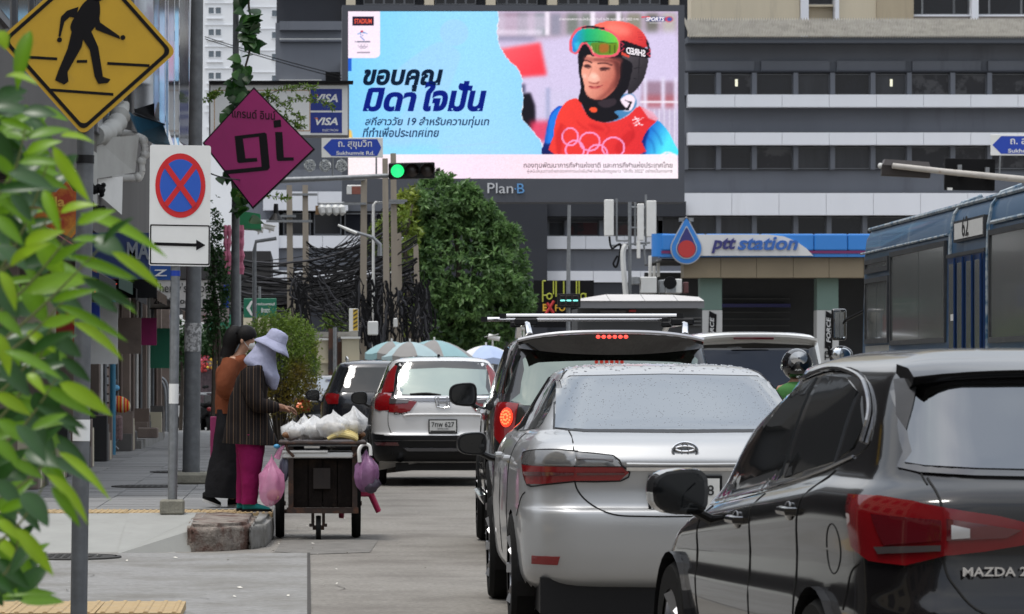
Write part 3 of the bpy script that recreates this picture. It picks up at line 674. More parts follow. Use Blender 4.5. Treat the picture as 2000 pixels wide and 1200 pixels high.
def leafcloud(name, blobs, n, L_, m, parent, wid=.45, up=.5, shell=.55, tints=((.75, .9, .7), (1.1, 1.1, 1)), rosette=1, kind='stuff', clip=None, tintf=None):
    """blobs: (centre, (rx,ry,rz), weight)"""
    ws = np.array([b[2] for b in blobs], float); ws /= ws.sum(); n0 = n//rosette
    which = RS.choice(len(blobs), n0, p=ws); C = np.array([list(b[0]) for b in blobs])[which]; Rr = np.array([b[1] for b in blobs])[which]
    d = RS.normal(size=(n0, 3)); d /= np.linalg.norm(d, axis=1)[:, None]
    r = (shell+(1-shell)*RS.rand(n0)**.6)*(1+.10*RS.normal(size=n0)); base = C+d*Rr*r[:, None]
    out = np.repeat(d, rosette, 0); base = np.repeat(base, rosette, 0); N = len(base); br = np.repeat(RS.rand(n0), rosette)
    g = RS.normal(size=(N, 3)); ax = g+out*.9+np.array([0, 0, -.15]); ax /= np.linalg.norm(ax, axis=1)[:, None]
    nr = RS.normal(size=(N, 3))*.6+out*.7+np.array([0, 0, up]); nr -= ax*(nr*ax).sum(1)[:, None]; nr /= np.linalg.norm(nr, axis=1)[:, None]
    sd = np.cross(ax, nr); Ls = (L_*(.7+.6*RS.rand(N)))[:, None]; w = wid/2
    v0 = base; v1 = base+ax*Ls*.45+sd*Ls*w+nr*Ls*.06; v2 = base+ax*Ls-nr*Ls*.12; v3 = base+ax*Ls*.45-sd*Ls*w+nr*Ls*.06
    off = np.array(origin(parent)) if parent else np.zeros(3)
    V = np.stack([v0, v1, v2, v3], 1).reshape(-1, 3)-off
    I = np.arange(N)*4; T = np.stack([np.stack([I, I+1, I+2], 1), np.stack([I, I+2, I+3], 1)], 1).reshape(-1, 3)
    me = bpy.data.meshes.new(name); me.vertices.add(len(V)); me.vertices.foreach_set('co', V.ravel().astype(np.float32))
    me.loops.add(len(T)*3); me.loops.foreach_set('vertex_index', T.ravel().astype(np.int32)); me.polygons.add(len(T)); me.polygons.foreach_set('loop_start', (np.arange(len(T))*3).astype(np.int32)); me.update()
    t = (br*.6+RS.rand(N)*.4)[:, None]; c = np.array(tints[0])*(1-t)+np.array(tints[1])*t
    if tintf is not None: c = c*tintf(base)
    at = me.color_attributes.new('tint', 'FLOAT_COLOR', 'POINT'); cc_ = np.repeat(np.concatenate([c, np.ones((N, 1))], 1), 4, 0); at.data.foreach_set('color', cc_.ravel().astype(np.float32))
    return tag(link(name, me, parent, m), kind=kind)
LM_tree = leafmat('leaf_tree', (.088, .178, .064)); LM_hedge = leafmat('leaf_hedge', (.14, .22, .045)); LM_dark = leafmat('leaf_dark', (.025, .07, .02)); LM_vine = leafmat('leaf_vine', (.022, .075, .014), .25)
M_bark = mat('bark', (.07, .055, .042), .9, var=.35, vs=8, bump=.6, bs=30)
# ---------------------------------------------------------------- the round tree beside the office building
ST = 66.0
tr = thing('broadleaf_tree', 'big dense green tree standing below the billboard', 'tree', Vector((P(905, 0, ST).x, F/ST, 0)))
b = MB(); tb_ = Vector((P(905, 0, ST).x, F/ST, 0)); b.tube([tb_, tb_+Vector((.1, 0, 1.5)), tb_+Vector((-.1, 0, 2.6))], [.32, .26, .22], 10)
for px, py in ((830, 470), (880, 400), (930, 480), (1000, 540), (800, 560), (960, 600), (860, 520)):
    e = P(px, py, ST); b.tube([tb_+Vector((-.1, 0, 2.5)), (tb_+Vector((0, 0, 2.6)))*.45+e*.55+Vector((.1, .2, .2)), e], [.16, .1, .03], 7)
b.build('trunk', M_bark, tr)
bl = []
for px, py, r, wt in ((862, 405, 62, 1.3), (815, 410, 34, .5), (895, 402, 40, .9), (850, 372, 36, .6), (800, 395, 24, .3), (905, 450, 72, 1.4), (940, 436, 38, .7), (975, 490, 50, .9), (905, 520, 95, 2), (990, 545, 48, 1.0), (1010, 590, 34, .6), (960, 610, 66, 1.3), (880, 610, 70, 1.3), (830, 500, 42, .7), (815, 570, 46, .9), (800, 620, 40, .6), (795, 520, 36, .6), (1000, 620, 36, .5), (790, 470, 22, .3), (850, 655, 40, .5), (930, 655, 46, .5)):
    rr = r/ST; c0 = P(px, py, ST)+Vector((0, RS.uniform(-.7, .7), 0)); bl.append((c0, (rr, rr*.85, rr), wt))
    for _ in range(3):
        a = RS.uniform(0, 6.28); bl.append((c0+Vector((math.cos(a)*rr*.8, RS.uniform(-.8, .1)*rr, math.sin(a)*rr*.8)), (rr*.36, rr*.36, rr*.32), wt*.28))
ox = P(815, 0, ST).x
leafcloud('crown', bl, 36000, .19, LM_tree, tr, .42, .8, .6, ((.22, .34, .30), (2.3, 1.95, 1.75)), 7, tintf=lambda B_: np.where((B_[:, 0] < ox)[:, None], np.array([1.9, 1.3, .6]), 1.0))  # wide tint range puts shade gaps and pale highlights into the leaf colour
tl = thing('slender_tree', 'thin yellowish tree between the concrete poles and the big tree', 'tree', Vector((P(800, 0, 69).x, F/69, 0)))
MB().tube([Vector((P(800, 0, 69).x, F/69, 0)), P(802, 600, 69), P(790, 480, 69), P(806, 400, 69)], [.12, .1, .06, .03], 7).build('trunk', M_bark, tl)
leafcloud('crown', [(P(790, 470, 69), (.45, .4, 1.1), 1), (P(735, 470, 69), (.3, .3, .5), .5), (P(760, 440, 69), (.3, .3, .4), .4), (P(812, 620, 69), (.3, .3, .6), .3)], 1500, .17, LM_hedge, tl, .42, .5, .2, ((.7, .7, .5), (1.5, 1.3, .9)), 4)
# hedge ball behind the women, and other planting
SH = 110.0
hb = thing('clipped_bush', 'round clipped bush with browning sides behind the two women', 'bush', Vector((P(548, 0, SH).x, F/SH, KT)))
b = MB(); hc = Vector((P(548, 0, SH).x, F/SH, KT))
for i in range(26):
    a = RS.uniform(0, 6.28); q = RS.uniform(.15, .6); e = hc+Vector((math.cos(a)*q, math.sin(a)*q*.8, RS.uniform(.7, 1.9))); b.tube([hc+Vector((math.cos(a)*.05, math.sin(a)*.05, .0)), hc*.5+e*.5+Vector((0, 0, .1)), e], [.02, .014, .006], 5)
b.build('stems', M_bark, hb, kind='stuff')
zt0 = P(0, 700, SH).z
leafcloud('foliage', [(P(548, 700, SH), (.66, .6, .80), 3), (P(528, 660, SH), (.46, .45, .42), 1), (P(575, 668, SH), (.42, .4, .42), 1), (P(555, 762, SH), (.62, .55, .5), 1.2), (P(590, 720, SH), (.33, .4, .5), .6)], 26000, .040, LM_hedge, hb, .5, .5, .72,
          ((.7, .75, .6), (1.7, 1.6, 1.0)), 4, tintf=lambda B_: 1+(np.clip((zt0-B_[:, 2])*1.6+.2+.5*np.sin(B_[:, 0]*9)*np.sin(B_[:, 2]*7), 0, 1))[:, None]*(np.array([1.25, .62, .55])-1))
def bush(px, py, s, r, n, L_, m, lab, name='shrub', tints=((.6, .7, .6), (1.3, 1.2, 1))):
    c0 = P(px, py, s); t = thing(name, lab, name, Vector((c0.x, c0.y, 0)))
    MB().tube([Vector((c0.x, c0.y, 0)), Vector((c0.x+.05, c0.y, c0.z*.6)), c0], [.05, .04, .02], 6).build('trunk', M_bark, t)
    leafcloud('crown', [(c0, (r[0], r[0]*.8, r[1]), 1), (c0+Vector((r[0]*.5, -.1, r[1]*.3)), (r[0]*.5, r[0]*.5, r[1]*.5), .4), (c0+Vector((-r[0]*.5, -.1, -r[1]*.2)), (r[0]*.5, r[0]*.5, r[1]*.5), .4)], n, L_, m, t, .5, .5, .3, tints, 3)
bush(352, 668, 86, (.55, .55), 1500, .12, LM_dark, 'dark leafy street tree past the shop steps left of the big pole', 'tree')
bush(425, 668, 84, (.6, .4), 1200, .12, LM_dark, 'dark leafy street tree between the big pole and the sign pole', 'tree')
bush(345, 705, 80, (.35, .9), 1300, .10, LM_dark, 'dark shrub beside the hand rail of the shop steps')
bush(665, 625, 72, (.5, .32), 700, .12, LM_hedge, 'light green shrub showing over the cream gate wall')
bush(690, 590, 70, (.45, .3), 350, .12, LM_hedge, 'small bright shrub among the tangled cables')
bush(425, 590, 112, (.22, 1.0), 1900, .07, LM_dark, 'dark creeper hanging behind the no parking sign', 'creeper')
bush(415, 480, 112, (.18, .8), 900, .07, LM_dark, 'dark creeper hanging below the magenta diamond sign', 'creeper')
# ---------------------------------------------------------------- signs in front
def xplane(px, py, s): return P(px, py, s)
M_yel = mat('sign_yellow', (.56, .33, .012), .5, var=.08, vs=6, dirt=((.36, .22, .03), 7, .6, .8, .5))
M_ink = mat('sign_black', (.008, .007, .008), .6, spec=.15)
S1 = 414.0; c1 = P(171, 90, S1)
ps = thing('pedestrian_sign', 'yellow diamond pedestrian warning sign on a grey post at upper left', 'sign', Vector((P(152, 0, S1).x, F/S1, KT-.02)))
bx0 = Vector((P(152, 0, S1).x, F/S1+.06, .22)); bx1 = Vector((P(170, 0, S1).x, F/S1+.06, c1.z+.35))
MB().cyl(bx0, bx1, .040, n=20).build('post', M_steeld, ps, smooth=True)
def lerp(a, b, t): return a+(b-a)*t
zz = lambda py: lerp(bx0, bx1, (H-(py-HY)/S1-.22)/(bx1.z-.22))
MB().cyl(zz(862), zz(820), .0415, n=20).build('post_band', M_wht, ps, smooth=True)
MB().cyl(zz(318), zz(302), .043, n=20).build('clamp', M_blk, ps, smooth=True)
def rdiamond(r, cr, n=6):
    out = []
    for k in range(4):
        a = math.pi/2*k; cx, cy = math.cos(a)*(r-cr*1.414), math.sin(a)*(r-cr*1.414)
        for i in range(n+1):
            t = a-math.pi/4+math.pi/2*i/n; out.append((cx+cr*math.cos(t), cy+cr*math.sin(t)))
    return out
tilt = R(-3); ux = Vector((math.cos(R(8))*math.cos(tilt), math.sin(R(8)), math.sin(tilt))); uz = Vector((-math.sin(tilt)*1.0, 0, math.cos(tilt)))
fy = Vector((0, 1, 0)); r0 = 175/S1
MB().prism(rdiamond(r0, .035), c1, ux, uz, fy*.006).build('sign_face', M_yel, ps)
rim = MB(); o_ = rdiamond(r0-.022, .03); i_ = rdiamond(r0-.046, .028); n = len(o_)
rim.add([c1-fy*.004+ux*p[0]+uz*p[1] for p in o_]+[c1-fy*.004+ux*p[0]+uz*p[1] for p in i_], [(i, (i+1) % n, n+(i+1) % n, n+i) for i in range(n)]); rim.build('border_line', M_ink, ps)
def sp(px, py, d=.004):        # a point on the tilted sign face; px relative to the sign as drawn
    x = (px-171)/S1/ux.x; z = -(py-90)/S1-x*ux.z; return c1-fy*d+ux*x+uz*(z/uz.z)
def sink(name, pts, m, par, d=.004, sm=0):
    q = [sp(p[0], p[1], d) for p in pts]
    if sm: q = smooth2(q, sm)
    return MB().add(q, [tuple(range(len(q)))]).build(name, m, par)
wk = MB()
sink('walking_figure', [(174, -6), (186, -4), (190, 6), (192, 24), (190, 44), (184, 52), (177, 62), (168, 66), (150, 68), (140, 64), (136, 52), (142, 36), (150, 22), (158, 8)], M_ink, ps, .004, 3)
sink('figure_arm', [(150, 14), (128, 22), (117, 34), (114, 72), (118, 74), (124, 44), (134, 34), (146, 36)], M_ink, ps, .0045); sink('figure_hand', [(116.5+5*math.cos(t), 79+5*math.sin(t)) for t in [i*.628 for i in range(10)]], M_ink, ps, .005)
sink('figure_arm', [(188, 22), (193, 44), (232, 70), (233, 76), (185, 58), (182, 40)], M_ink, ps, .0045); sink('figure_hand', [(238.5+5*math.cos(t), 73+5*math.sin(t)) for t in [i*.628 for i in range(10)]], M_ink, ps, .005)
sink('figure_leg', [(140, 58), (164, 64), (160, 92), (135, 142), (138, 160), (130, 166), (112, 158), (117, 140), (133, 96)], M_ink, ps, .005); sink('figure_leg', [(160, 62), (176, 60), (192, 92), (204, 150), (219, 155), (214, 162), (196, 164), (188, 150), (176, 98), (158, 72)], M_ink, ps, .0055)
sink('figure_head', [(185+16*math.cos(t), -14+17*math.sin(t)) for t in [i*.35 for i in range(18)]], M_ink, ps, .004)
for q in ((41, 110, 114, 119), (152, 118, 172, 123), (211, 121, 293, 130), (104, 174, 226, 187)):
    sink('road_line', [(q[0], q[1]), (q[2], q[3]-5.5+(q[2]-q[0])*.0), (q[2], q[3]), (q[0], q[1]+5.5)], M_ink, ps, .0035)
# no parking
S2 = 226.0; np_ = thing('no_parking_sign', 'white board with blue and red no stopping roundel and right arrow', 'sign', Vector((P(335, 0, S2).x, F/S2, KT)))
q0 = Vector((P(336, 0, S2).x, F/S2+.06, KT)); q1 = Vector((P(345, 0, S2).x, F/S2+.06, P(0, 300, S2).z))
MB().cyl(q0, q1, .041, n=18).build('post', M_steel, np_, smooth=True)
MB().cyl(lerp(q0, q1, .305), lerp(q0, q1, .36), .0425, n=18).build('post_band', M_wht, np_, smooth=True)
MB().cyl(lerp(q0, q1, .66), lerp(q0, q1, .675), .043, n=18).build('clamp', M_blue, np_, smooth=True)
MB().prism([(-.105, -.09), (.105, -.09), (.105, .09), (-.105, .09)], (q0.x, q0.y-.02, KT-.01), (1, 0, 0), (0, 1, 0), (0, 0, .13)).build('base_block', mat('base_cement', (.22, .21, .17), .9, var=.3, vs=9, bump=.4, bs=60), np_, bevel=.015)
def rrect(w, h, r, n=5):
    o = []
    for cx, cy, a in ((w/2-r, h/2-r, 0), (-w/2+r, h/2-r, 90), (-w/2+r, -h/2+r, 180), (w/2-r, -h/2+r, 270)):
        for i in range(n+1): t = R(a+90*i/n); o.append((cx+r*math.cos(t), cy+r*math.sin(t)))
    return o
c2 = P(351.5, 402, S2)+Vector((0, -.01, 0)); u2 = Vector((math.cos(R(-1)), .0, math.sin(R(-1)))); w2 = Vector((math.sin(R(.5)), 0, 1))
MB().prism(rrect(119/S2, 236/S2, .02), c2, u2, w2, (0, .012, 0)).build('sign_board', M_wht, np_)
def s2(px, py, d): return c2+u2*((px-351.5)/S2)+w2*(-(py-402)/S2)-Vector((0, d, 0))
def poly2(name, pts, m, d): return MB().add([s2(p[0], p[1], d) for p in pts], [tuple(range(len(pts)))]).build(name, m, np_)
E2 = lambda rx, ry, cx=352, cy=363: [(cx+rx*math.cos(t), cy+ry*math.sin(t)) for t in [2*math.pi*i/48 for i in range(48)]]
poly2('roundel_rim', E2(49, 63), mat('sign_red', (.60, .015, .02), .4), .003); poly2('roundel_field', E2(40, 51.5), mat('sign_blue2', (.02, .10, .50), .4), .006)
for a in (1, -1):
    poly2('cross_bar', [(352+a*(-25), 363-43), (352+a*(-32), 363-35), (352+a*25, 363+43), (352+a*32, 363+35)], MATS['sign_red'], .009+.002*a)
fr = MB(); oo = rrect(117/S2, 78/S2, .012); ii = rrect(112/S2, 73/S2, .01); n = len(oo); cc2 = s2(352, 478.5, .003)
fr.add([cc2+u2*p[0]+w2*p[1] for p in oo]+[cc2+u2*p[0]+w2*p[1] for p in ii], [(i, (i+1) % n, n+(i+1) % n, n+i) for i in range(n)]); fr.build('border_line', M_ink, np_)
poly2('arrow', [(302, 474.5), (384, 475.5), (384, 468), (402, 478.5), (384, 489), (384, 481.5), (302, 480.5)], M_ink, .004)
# big grey pole
S3 = 176.0; bp_ = thing('street_pole', 'tall thick galvanised pole on a concrete footing behind the no parking sign', 'pole', Vector((P(373, 0, S3).x, F/S3, KT)))
p0 = Vector((P(373, 0, S3).x, F/S3, KT+.02)); p1 = Vector((P(389, 0, S3).x, F/S3, P(0, -300, S3).z))
MB().tube([p0, lerp(p0, p1, .5), p1], [.098, .078, .058], 22).build('shaft', M_steeld, bp_, smooth=True)
MB().box((p0.x+.1, p0.y, KT+.06), (.62, .55, .14)).build('footing', MATS['base_cement'], bp_, bevel=.03)
MB().cyl(lerp(p0, p1, .205), lerp(p0, p1, .25), .0945, n=22).build('sticker', mat('poster_scrap', (.40, .40, .40), .7, var=.4, vs=30, dirt=((.1, .1, .1), 22, .48, .56, .9)), bp_, smooth=True)
# vine pole and the magenta diamond
S4 = 120.0; vp = thing('vine_pole', 'thin dark steel pole overgrown by heart shaped vine leaves', 'pole', Vector((P(459, 0, S4).x, F/S4, KT)))
v0 = Vector((P(459, 0, S4).x, F/S4, KT)); v1 = Vector((P(461, 0, S4).x, F/S4, P(0, -60, S4).z))
MB().cyl(v0, v1, .082, .045, 16).build('shaft', M_steeld, vp, smooth=True)
vine = thing('vine', 'climbing vine with big heart shaped leaves around the dark pole', 'vine', Vector((v0.x, v0.y, KT)))
stem = smooth2([P(470, 420, S4)-fy*.12, P(452, 340, S4)-fy*.12, P(470, 230, S4)-fy*.15, P(476, 150, S4)-fy*.15, P(488, 100, S4)-fy*.15, P(492, 50, S4)-fy*.14, P(486, 10, S4)-fy*.12, P(490, -40, S4)-fy*.12], 8, False)
MB().tube(stem, .018, 6).build('stem', M_bark, vine)
def heart(name, L_, m, parent=None):
    prof = [(0, 0), (-.10, .34), (.02, .48), (.25, .46), (.5, .34), (.75, .16), (1.0, 0)]
    b = MB(); up = [Vector((x*L_, w*L_, -.10*L_*w*0+.10*L_*math.sin(x*2))) for x, w in prof]; dn = [Vector((p.x, -p.y, p.z)) for p in up]
    mid = [Vector((p.x*1.0, 0, p.z+.05*L_)) for p in up]; n = len(up); b.v = up+mid+dn
    b.f = [(i, i+1, n+i+1, n+i) for i in range(n-1)]+[(n+i, n+i+1, 2*n+i+1, 2*n+i) for i in range(n-1)]
    return b
def leafobj(mesh, loc, d, nrm, sc, parent, name='leaf'):
    o = bpy.data.objects.new(name, mesh); COL.objects.link(o); o.parent = parent
    d = d.normalized(); nrm = (nrm-d*nrm.dot(d)).normalized(); s_ = nrm.cross(d)
    M_ = Matrix((d, s_, nrm)).transposed().to_4x4(); M_.translation = loc-origin(parent)
    o.matrix_local = M_ @ Matrix.Scale(sc, 4); return o
def leafmesh(name, b, m, tint):
    me = b.mesh(name); me.materials.append(m); at = me.color_attributes.new('tint', 'FLOAT_COLOR', 'POINT')
    at.data.foreach_set('color', list((*tint, 1))*len(me.vertices))
    for p in me.polygons: p.use_smooth = True
    return me
vl = [leafmesh('leaf', heart('leaf', .2, LM_vine), LM_vine, t) for t in ((.6, .8, .6), (1, 1, 1), (1.5, 1.5, 1.1), (.4, .55, .5))]
rnd = random.Random(21)
for i in range(84):
    t = rnd.random(); k = stem[int(t*(len(stem)-1))]; sp_ = .12+.3*max(0, .45-t)
    pos = k+Vector((rnd.uniform(-sp_, sp_)-.04, rnd.uniform(-.14, .04), rnd.uniform(-.1, .1)))
    leafobj(rnd.choice(vl), pos, Vector((rnd.uniform(-1, 1), rnd.uniform(-.5, .2), rnd.uniform(-.9, .2))), Vector((rnd.uniform(-.5, .5), -1, rnd.uniform(.1, .9))), rnd.uniform(.85, 1.5), vine)
LM_ten = leafmat('leaf_tendril', (.12, .2, .03), .3)
for q in (((508, 195), (545, 180), (580, 175), (615, 172)), ((545, 205), (590, 195), (625, 200), (650, 212)), ((520, 185), (560, 215), (590, 235)), ((430, 180), (415, 190), (405, 198)), ((540, 220), (575, 245), (592, 250)), ((470, 380), (530, 385), (560, 390))):
    pts = smooth2([P(a, b_, S4)-fy*.3 for a, b_ in q], 8, False); MB().tube(pts, .006, 5).build('tendril', M_bark, vine)
    leafcloud('tendril_leaves', [(p, (.05, .05, .03), 1) for p in pts[::2]], 14*len(pts[::2]), .075, LM_ten, vine, .4, .2, .2, ((.7, .8, .6), (1.3, 1.2, 1)), 2)
S5 = 122.0; gi = thing('hotel_sign', 'magenta diamond hotel sign with black gi lettering', 'sign', P(507, 412, S5))
cg = P(507, 294, S5)-fy*.7; a5 = R(-3.5)
ug = Vector((math.cos(a5), 0, math.sin(a5))); wg = Vector((-math.sin(a5), 0, math.cos(a5)))
M_mag = mat('sign_magenta', (.30, .008, .12), .45, var=.1, vs=2, dirt=((.2, .01, .09), 3, .55, .8, .5))
dia = [(-109/S5, 9/S5), (-12/S5, -118/S5), (108/S5, -3/S5), (-10/S5, 117/S5)]
MB().prism(dia, cg+fy*.02, (1, 0, 0), (0, 0, 1), fy*.22).build('sign_case', M_ink, gi)
MB().prism([(x*.965-.003, z*.965) for x, z in dia], cg, (1, 0, 0), (0, 0, 1), fy*.018).build('sign_face', M_mag, gi)
def g5(name, pts, d=.004): return MB().add([cg-fy*d+Vector(((px-507)/S5, 0, -(py-294)/S5)) for px, py in pts], [tuple(range(len(pts)))]).build(name, M_ink, gi)
g5('letter_g', [(460, 272), (518, 265), (522, 268), (528, 333), (524, 338), (443, 346), (442, 338), (512, 331), (507, 273), (476, 277), (481, 315), (503, 314), (504, 321), (468, 324), (465, 321)])
g5('letter_i', [(538, 264), (552, 264), (555, 313), (574, 313), (574, 319), (543, 320), (541, 316)]); g5('letter_i_dot', [(535, 242), (549, 240), (550, 254), (536, 256)])
text('แกรนด์ อินน์', (0, 0, 84/S5, 17/S5), M_ink, gi, o=P(455, 236, S5)-fy*.71, u=ug, depth=0, bold=.01)
MB().bx(P(455, 240, S4)-fy*.1, P(475, 236, S4)-fy*.05).build('bracket', M_blkm, gi)
# card sign
S6 = 108.0; vs_ = thing('card_sign', 'white light box sign with two blue card payment panels', 'sign', P(545, 275, S6))
MB().bx(P(408, 268, S6)+fy*.02, P(682, 163, S6)+fy*.25).build('case', mat('case_grey', (.22, .21, .21), .5, var=.2, vs=4), vs_, bevel=.01)
MB().bx(P(411, 264, S6), P(679, 167, S6)+fy*.018).build('face', M_wht, vs_)
MB().bx(P(408, 163, S6)-fy*.12, P(690, 159, S6)+fy*.3).build('top_rail', M_blkm, vs_)
M_lb = mat('thin_orange', (.5, .28, .12), .5)
for q in ((418, 176, 606, 177.5), (418, 255, 606, 256.5), (418, 177.5, 419.5, 255), (604.5, 177.5, 606, 255)): MB().bx(P(q[0], q[3], S6)-fy*.004, P(q[2], q[1], S6)-fy*.001).build('border_line', M_lb, vs_)
for y0_, y1_ in ((174, 216), (220, 260)): MB().bx(P(606.5, y1_, S6)-fy*.006, P(668, y0_, S6)-fy*.001).build('card_panel', mat('card_blue', (.01, .03, .24), .35), vs_)
for y0_, y1_ in ((184, 200), (230, 245)):
    text('VISA', (0, 0, 44/S6, (y1_-y0_)/S6), M_wht, vs_, o=P(616, y1_, S6)-fy*.010, depth=0, bold=.03, shear=.25)
    MB().add([P(613, y0_+.5, S6)-fy*.012, P(620, y0_+.5, S6)-fy*.012, P(622, y0_+5, S6)-fy*.012], [(0, 1, 2)]).build('card_flash', mat('flash_orange', (.6, .15, .06), .5), vs_)
text('ELECTRON', (0, 0, 30/S6, 4.5/S6), M_wht, vs_, o=P(630, 257, S6)-fy*.010, depth=0); text('ราคา', (0, 0, 26/S6, 8/S6), M_ink, vs_, o=P(520, 200, S6)-fy*.006, depth=0, bold=.02); text('Rental Point', (0, 0, 36/S6, 4/S6), M_ink, vs_, o=P(556, 253, S6)-fy*.006, depth=0)
# ---------------------------------------------------------------- signals on the left arm
S7 = 95.0
la = thing('gantry_pole', 'white tapering signal arm reaching from the left over the road', 'pole', Vector((P(459, 0, S7).x, F/S7, 0)))
MB().tube([P(462, 741+120, S7), P(462, 380, S7), P(466, 362, S7), P(480, 355, S7)], [.1, .09, .08, .07], 12).build('post', M_steel, la, smooth=True)
MB().tube([P(480, 355, S7), P(560, 352, S7), P(660, 348, S7), P(768, 343, S7)], [.07, .06, .052, .045], 12).build('arm', M_steel, la, smooth=True)
tl_ = thing('traffic_light', 'horizontal traffic light on the left arm showing green', 'traffic light', P(805, 352, S7))
tlr = Matrix.Rotation(R(1.8), 3, 'Y')
ct = P(804, 334, S7)
b = MB().box(ct, (90/S7, .28, 31/S7), M=tlr.transposed() if False else Matrix.Rotation(R(1.2), 3, 'Y').inverted()); b.build('housing', M_blk, tl_, bevel=.02)
for i, (px, lit) in enumerate(((776, 1), (804, 0), (834, 0))):
    cl = P(px, 335-i*.6, S7)-fy*.145
    m = mat('lens_green', (.05, .4, .2), .3, emis=(.02, .82, .20), estr=1.15) if lit else mat('lens_off', (.035, .025, .022), .3)
    MB().lathe([(0, .03), (.08, .025), (.135, 0)], cl, 24, Matrix.Rotation(R(90), 3, 'X')).build('lens', m, tl_, smooth=True)
    v = MB(); rg = [[cl+Vector((math.cos(t)*r_, -d_, math.sin(t)*r_)) for t in [R(-30)+R(240)*k/16 for k in range(17)]] for d_, r_ in ((0, .155), (.2, .145))]; v.loft(rg, False, False); v.build('visor', M_blk, tl_)
MB().tube([P(852, 333, S7), P(858, 331, S7)], .03, 8).build('end_cap', M_blk, tl_)
def streetsign(px0, py0, px1, py1, s, lab, left=True, right=True, name='street_sign', thai='ถ. สุขุมวิท', eng='Sukhumvit Rd.'):
    t = thing(name, lab, 'sign', P((px0+px1)/2, py1, s)); w = (px1-px0)/s; h = (py1-py0)/s; o = P(px0, py1, s)
    MB().bx(o, (o.x+w, o.y+.03, o.z+h)).build('sign_board', M_wht, t, bevel=.006)
    k = h*.42; e = h*.08
    pts = [(e+(k if left else 0), e), (w-e-(k*.5 if right else 0), e), (w-e, h/2) if right else (w-e, h*.5), (w-e-(k*.5 if right else 0), h-e), (e+(k if left else 0), h-e)]+([(e, h/2)] if left else [])
    MB().plate(pts, o-fy*.004, (1, 0, 0), (0, 0, 1)).build('blue_field', M_blue, t)
    text(thai, (w*.27, h*.42, w*.55, h*.45), M_wht, t, o=o-fy*.008, depth=0, bold=.012); text(eng, (w*.24, h*.13, w*.62, h*.19), M_wht, t, o=o-fy*.008, depth=0, bold=.02)
    return t
st = streetsign(628, 269, 748, 308, S7, 'blue Sukhumvit Road name sign fixed on the left signal arm')
for px in (650, 735): MB().cyl(P(px, 308, S7)+fy*.02, P(px, 349, S7)+fy*.02, .018).build('bracket', M_steel, st)
# right arm with the backs of signals
ra = thing('gantry_pole', 'rusty white signal arm entering from the right edge above the bus', 'pole', Vector((P(2080, 0, S7).x, F/S7, 0)))
MB().tube([P(1743, 324, S7), P(1850, 336, S7), P(2000, 351, S7), P(2080, 358, S7)], [.058, .062, .07, .08], 12).build('arm', mat('arm_white', (.45, .42, .38), .5, var=.2, vs=4, dirt=((.2, .09, .03), 5, .58, .75, .7)), ra, smooth=True)
MB().tube([P(2080, 345, S7), Vector((P(2080, 0, S7).x, F/S7, 0))], .11, 12).build('post', M_steel, ra, smooth=True)
r1 = thing('traffic_signal', 'back of a horizontal traffic signal at the tip of the right arm', 'traffic light', P(1772, 346, S7))
MB().box(P(1772, 333, S7)+fy*.2, (95/S7, .2, 24/S7), M=Matrix.Rotation(R(3), 3, 'Y')).build('housing', mat('dark_brown', (.02, .014, .012), .6), r1, bevel=.015)
MB().prism([(-.5, 0), (.47, -.05), (.44, .06), (-.46, .12)], P(1774, 322, S7)+fy*.08, (1, 0, 0), (0, 0, 1), (0, .3, 0)).build('hood', mat('hood_grey', (.11, .1, .1), .6, var=.2, vs=6), r1); MB().ell(P(1723, 323, S7)+fy*.2, .06, 12, 8).build('lamp_end', M_sheet, r1)
r2 = thing('traffic_signal', 'square black backing board of a signal on the right arm under the blue sign', 'traffic light', P(1898, 372, S7))
MB().box(P(1898, 340, S7)+fy*.25, (98/S7, .12, 62/S7), M=Matrix.Rotation(R(1), 3, 'Y')).build('board', M_blkm, r2, bevel=.01); 
for px, py in ((1876, 333), (1930, 338)): MB().box(P(px, py, S7)+fy*.12, (.08, .12, .24)).build('clamp', M_steel, r2)
MB().bx(P(1853, 371, S7)+fy*.16, P(1863, 366, S7)+fy*.18).build('label_plate', M_wht, r2)
st = streetsign(1935, 263, 2075, 304, S7, 'blue Sukhumvit Road name sign cut by the right edge of the picture')
MB().cyl(P(1954, 304, S7)+fy*.02, P(1952, 345, S7)+fy*.02, .018).build('bracket', M_steel, st)
# countdown signal, antennas, cameras
cs = thing('countdown_signal', 'black countdown display with three cyan dashes on a tall thin pole', 'traffic light', P(1111, 602, 80))
MB().bx(P(1089, 601, 80), P(1134, 574, 80)+fy*.15).build('housing', M_blk, cs, bevel=.01)
for px in (1099, 1111, 1124): MB().bx(P(px-4.5, 588.5, 80)-fy*.01, P(px+4.5, 586, 80)-fy*.002).build('segment', mat('led_cyan', (.1, .5, .5), emis=(.25, .95, .85), estr=1.3), cs)
for px in (1099, 1111, 1124):
    for q in ((px-5, 578, px+5, 597),): MB().tube([P(q[0], q[1], 80)-fy*.003, P(q[2], q[1], 80)-fy*.003, P(q[2], q[3], 80)-fy*.003, P(q[0], q[3], 80)-fy*.003, P(q[0], q[1], 80)-fy*.003], .008, 4).build('digit_frame', mat('digit_dim', (.05, .035, .035), .5), cs)
MB().tube([Vector((P(1111, 0, 80).x, F/80+.2, 0)), P(1111, 560, 80)+fy*.2, P(1113, 400, 80)+fy*.2], [.06, .05, .04], 10).build('pole', M_steel, cs)
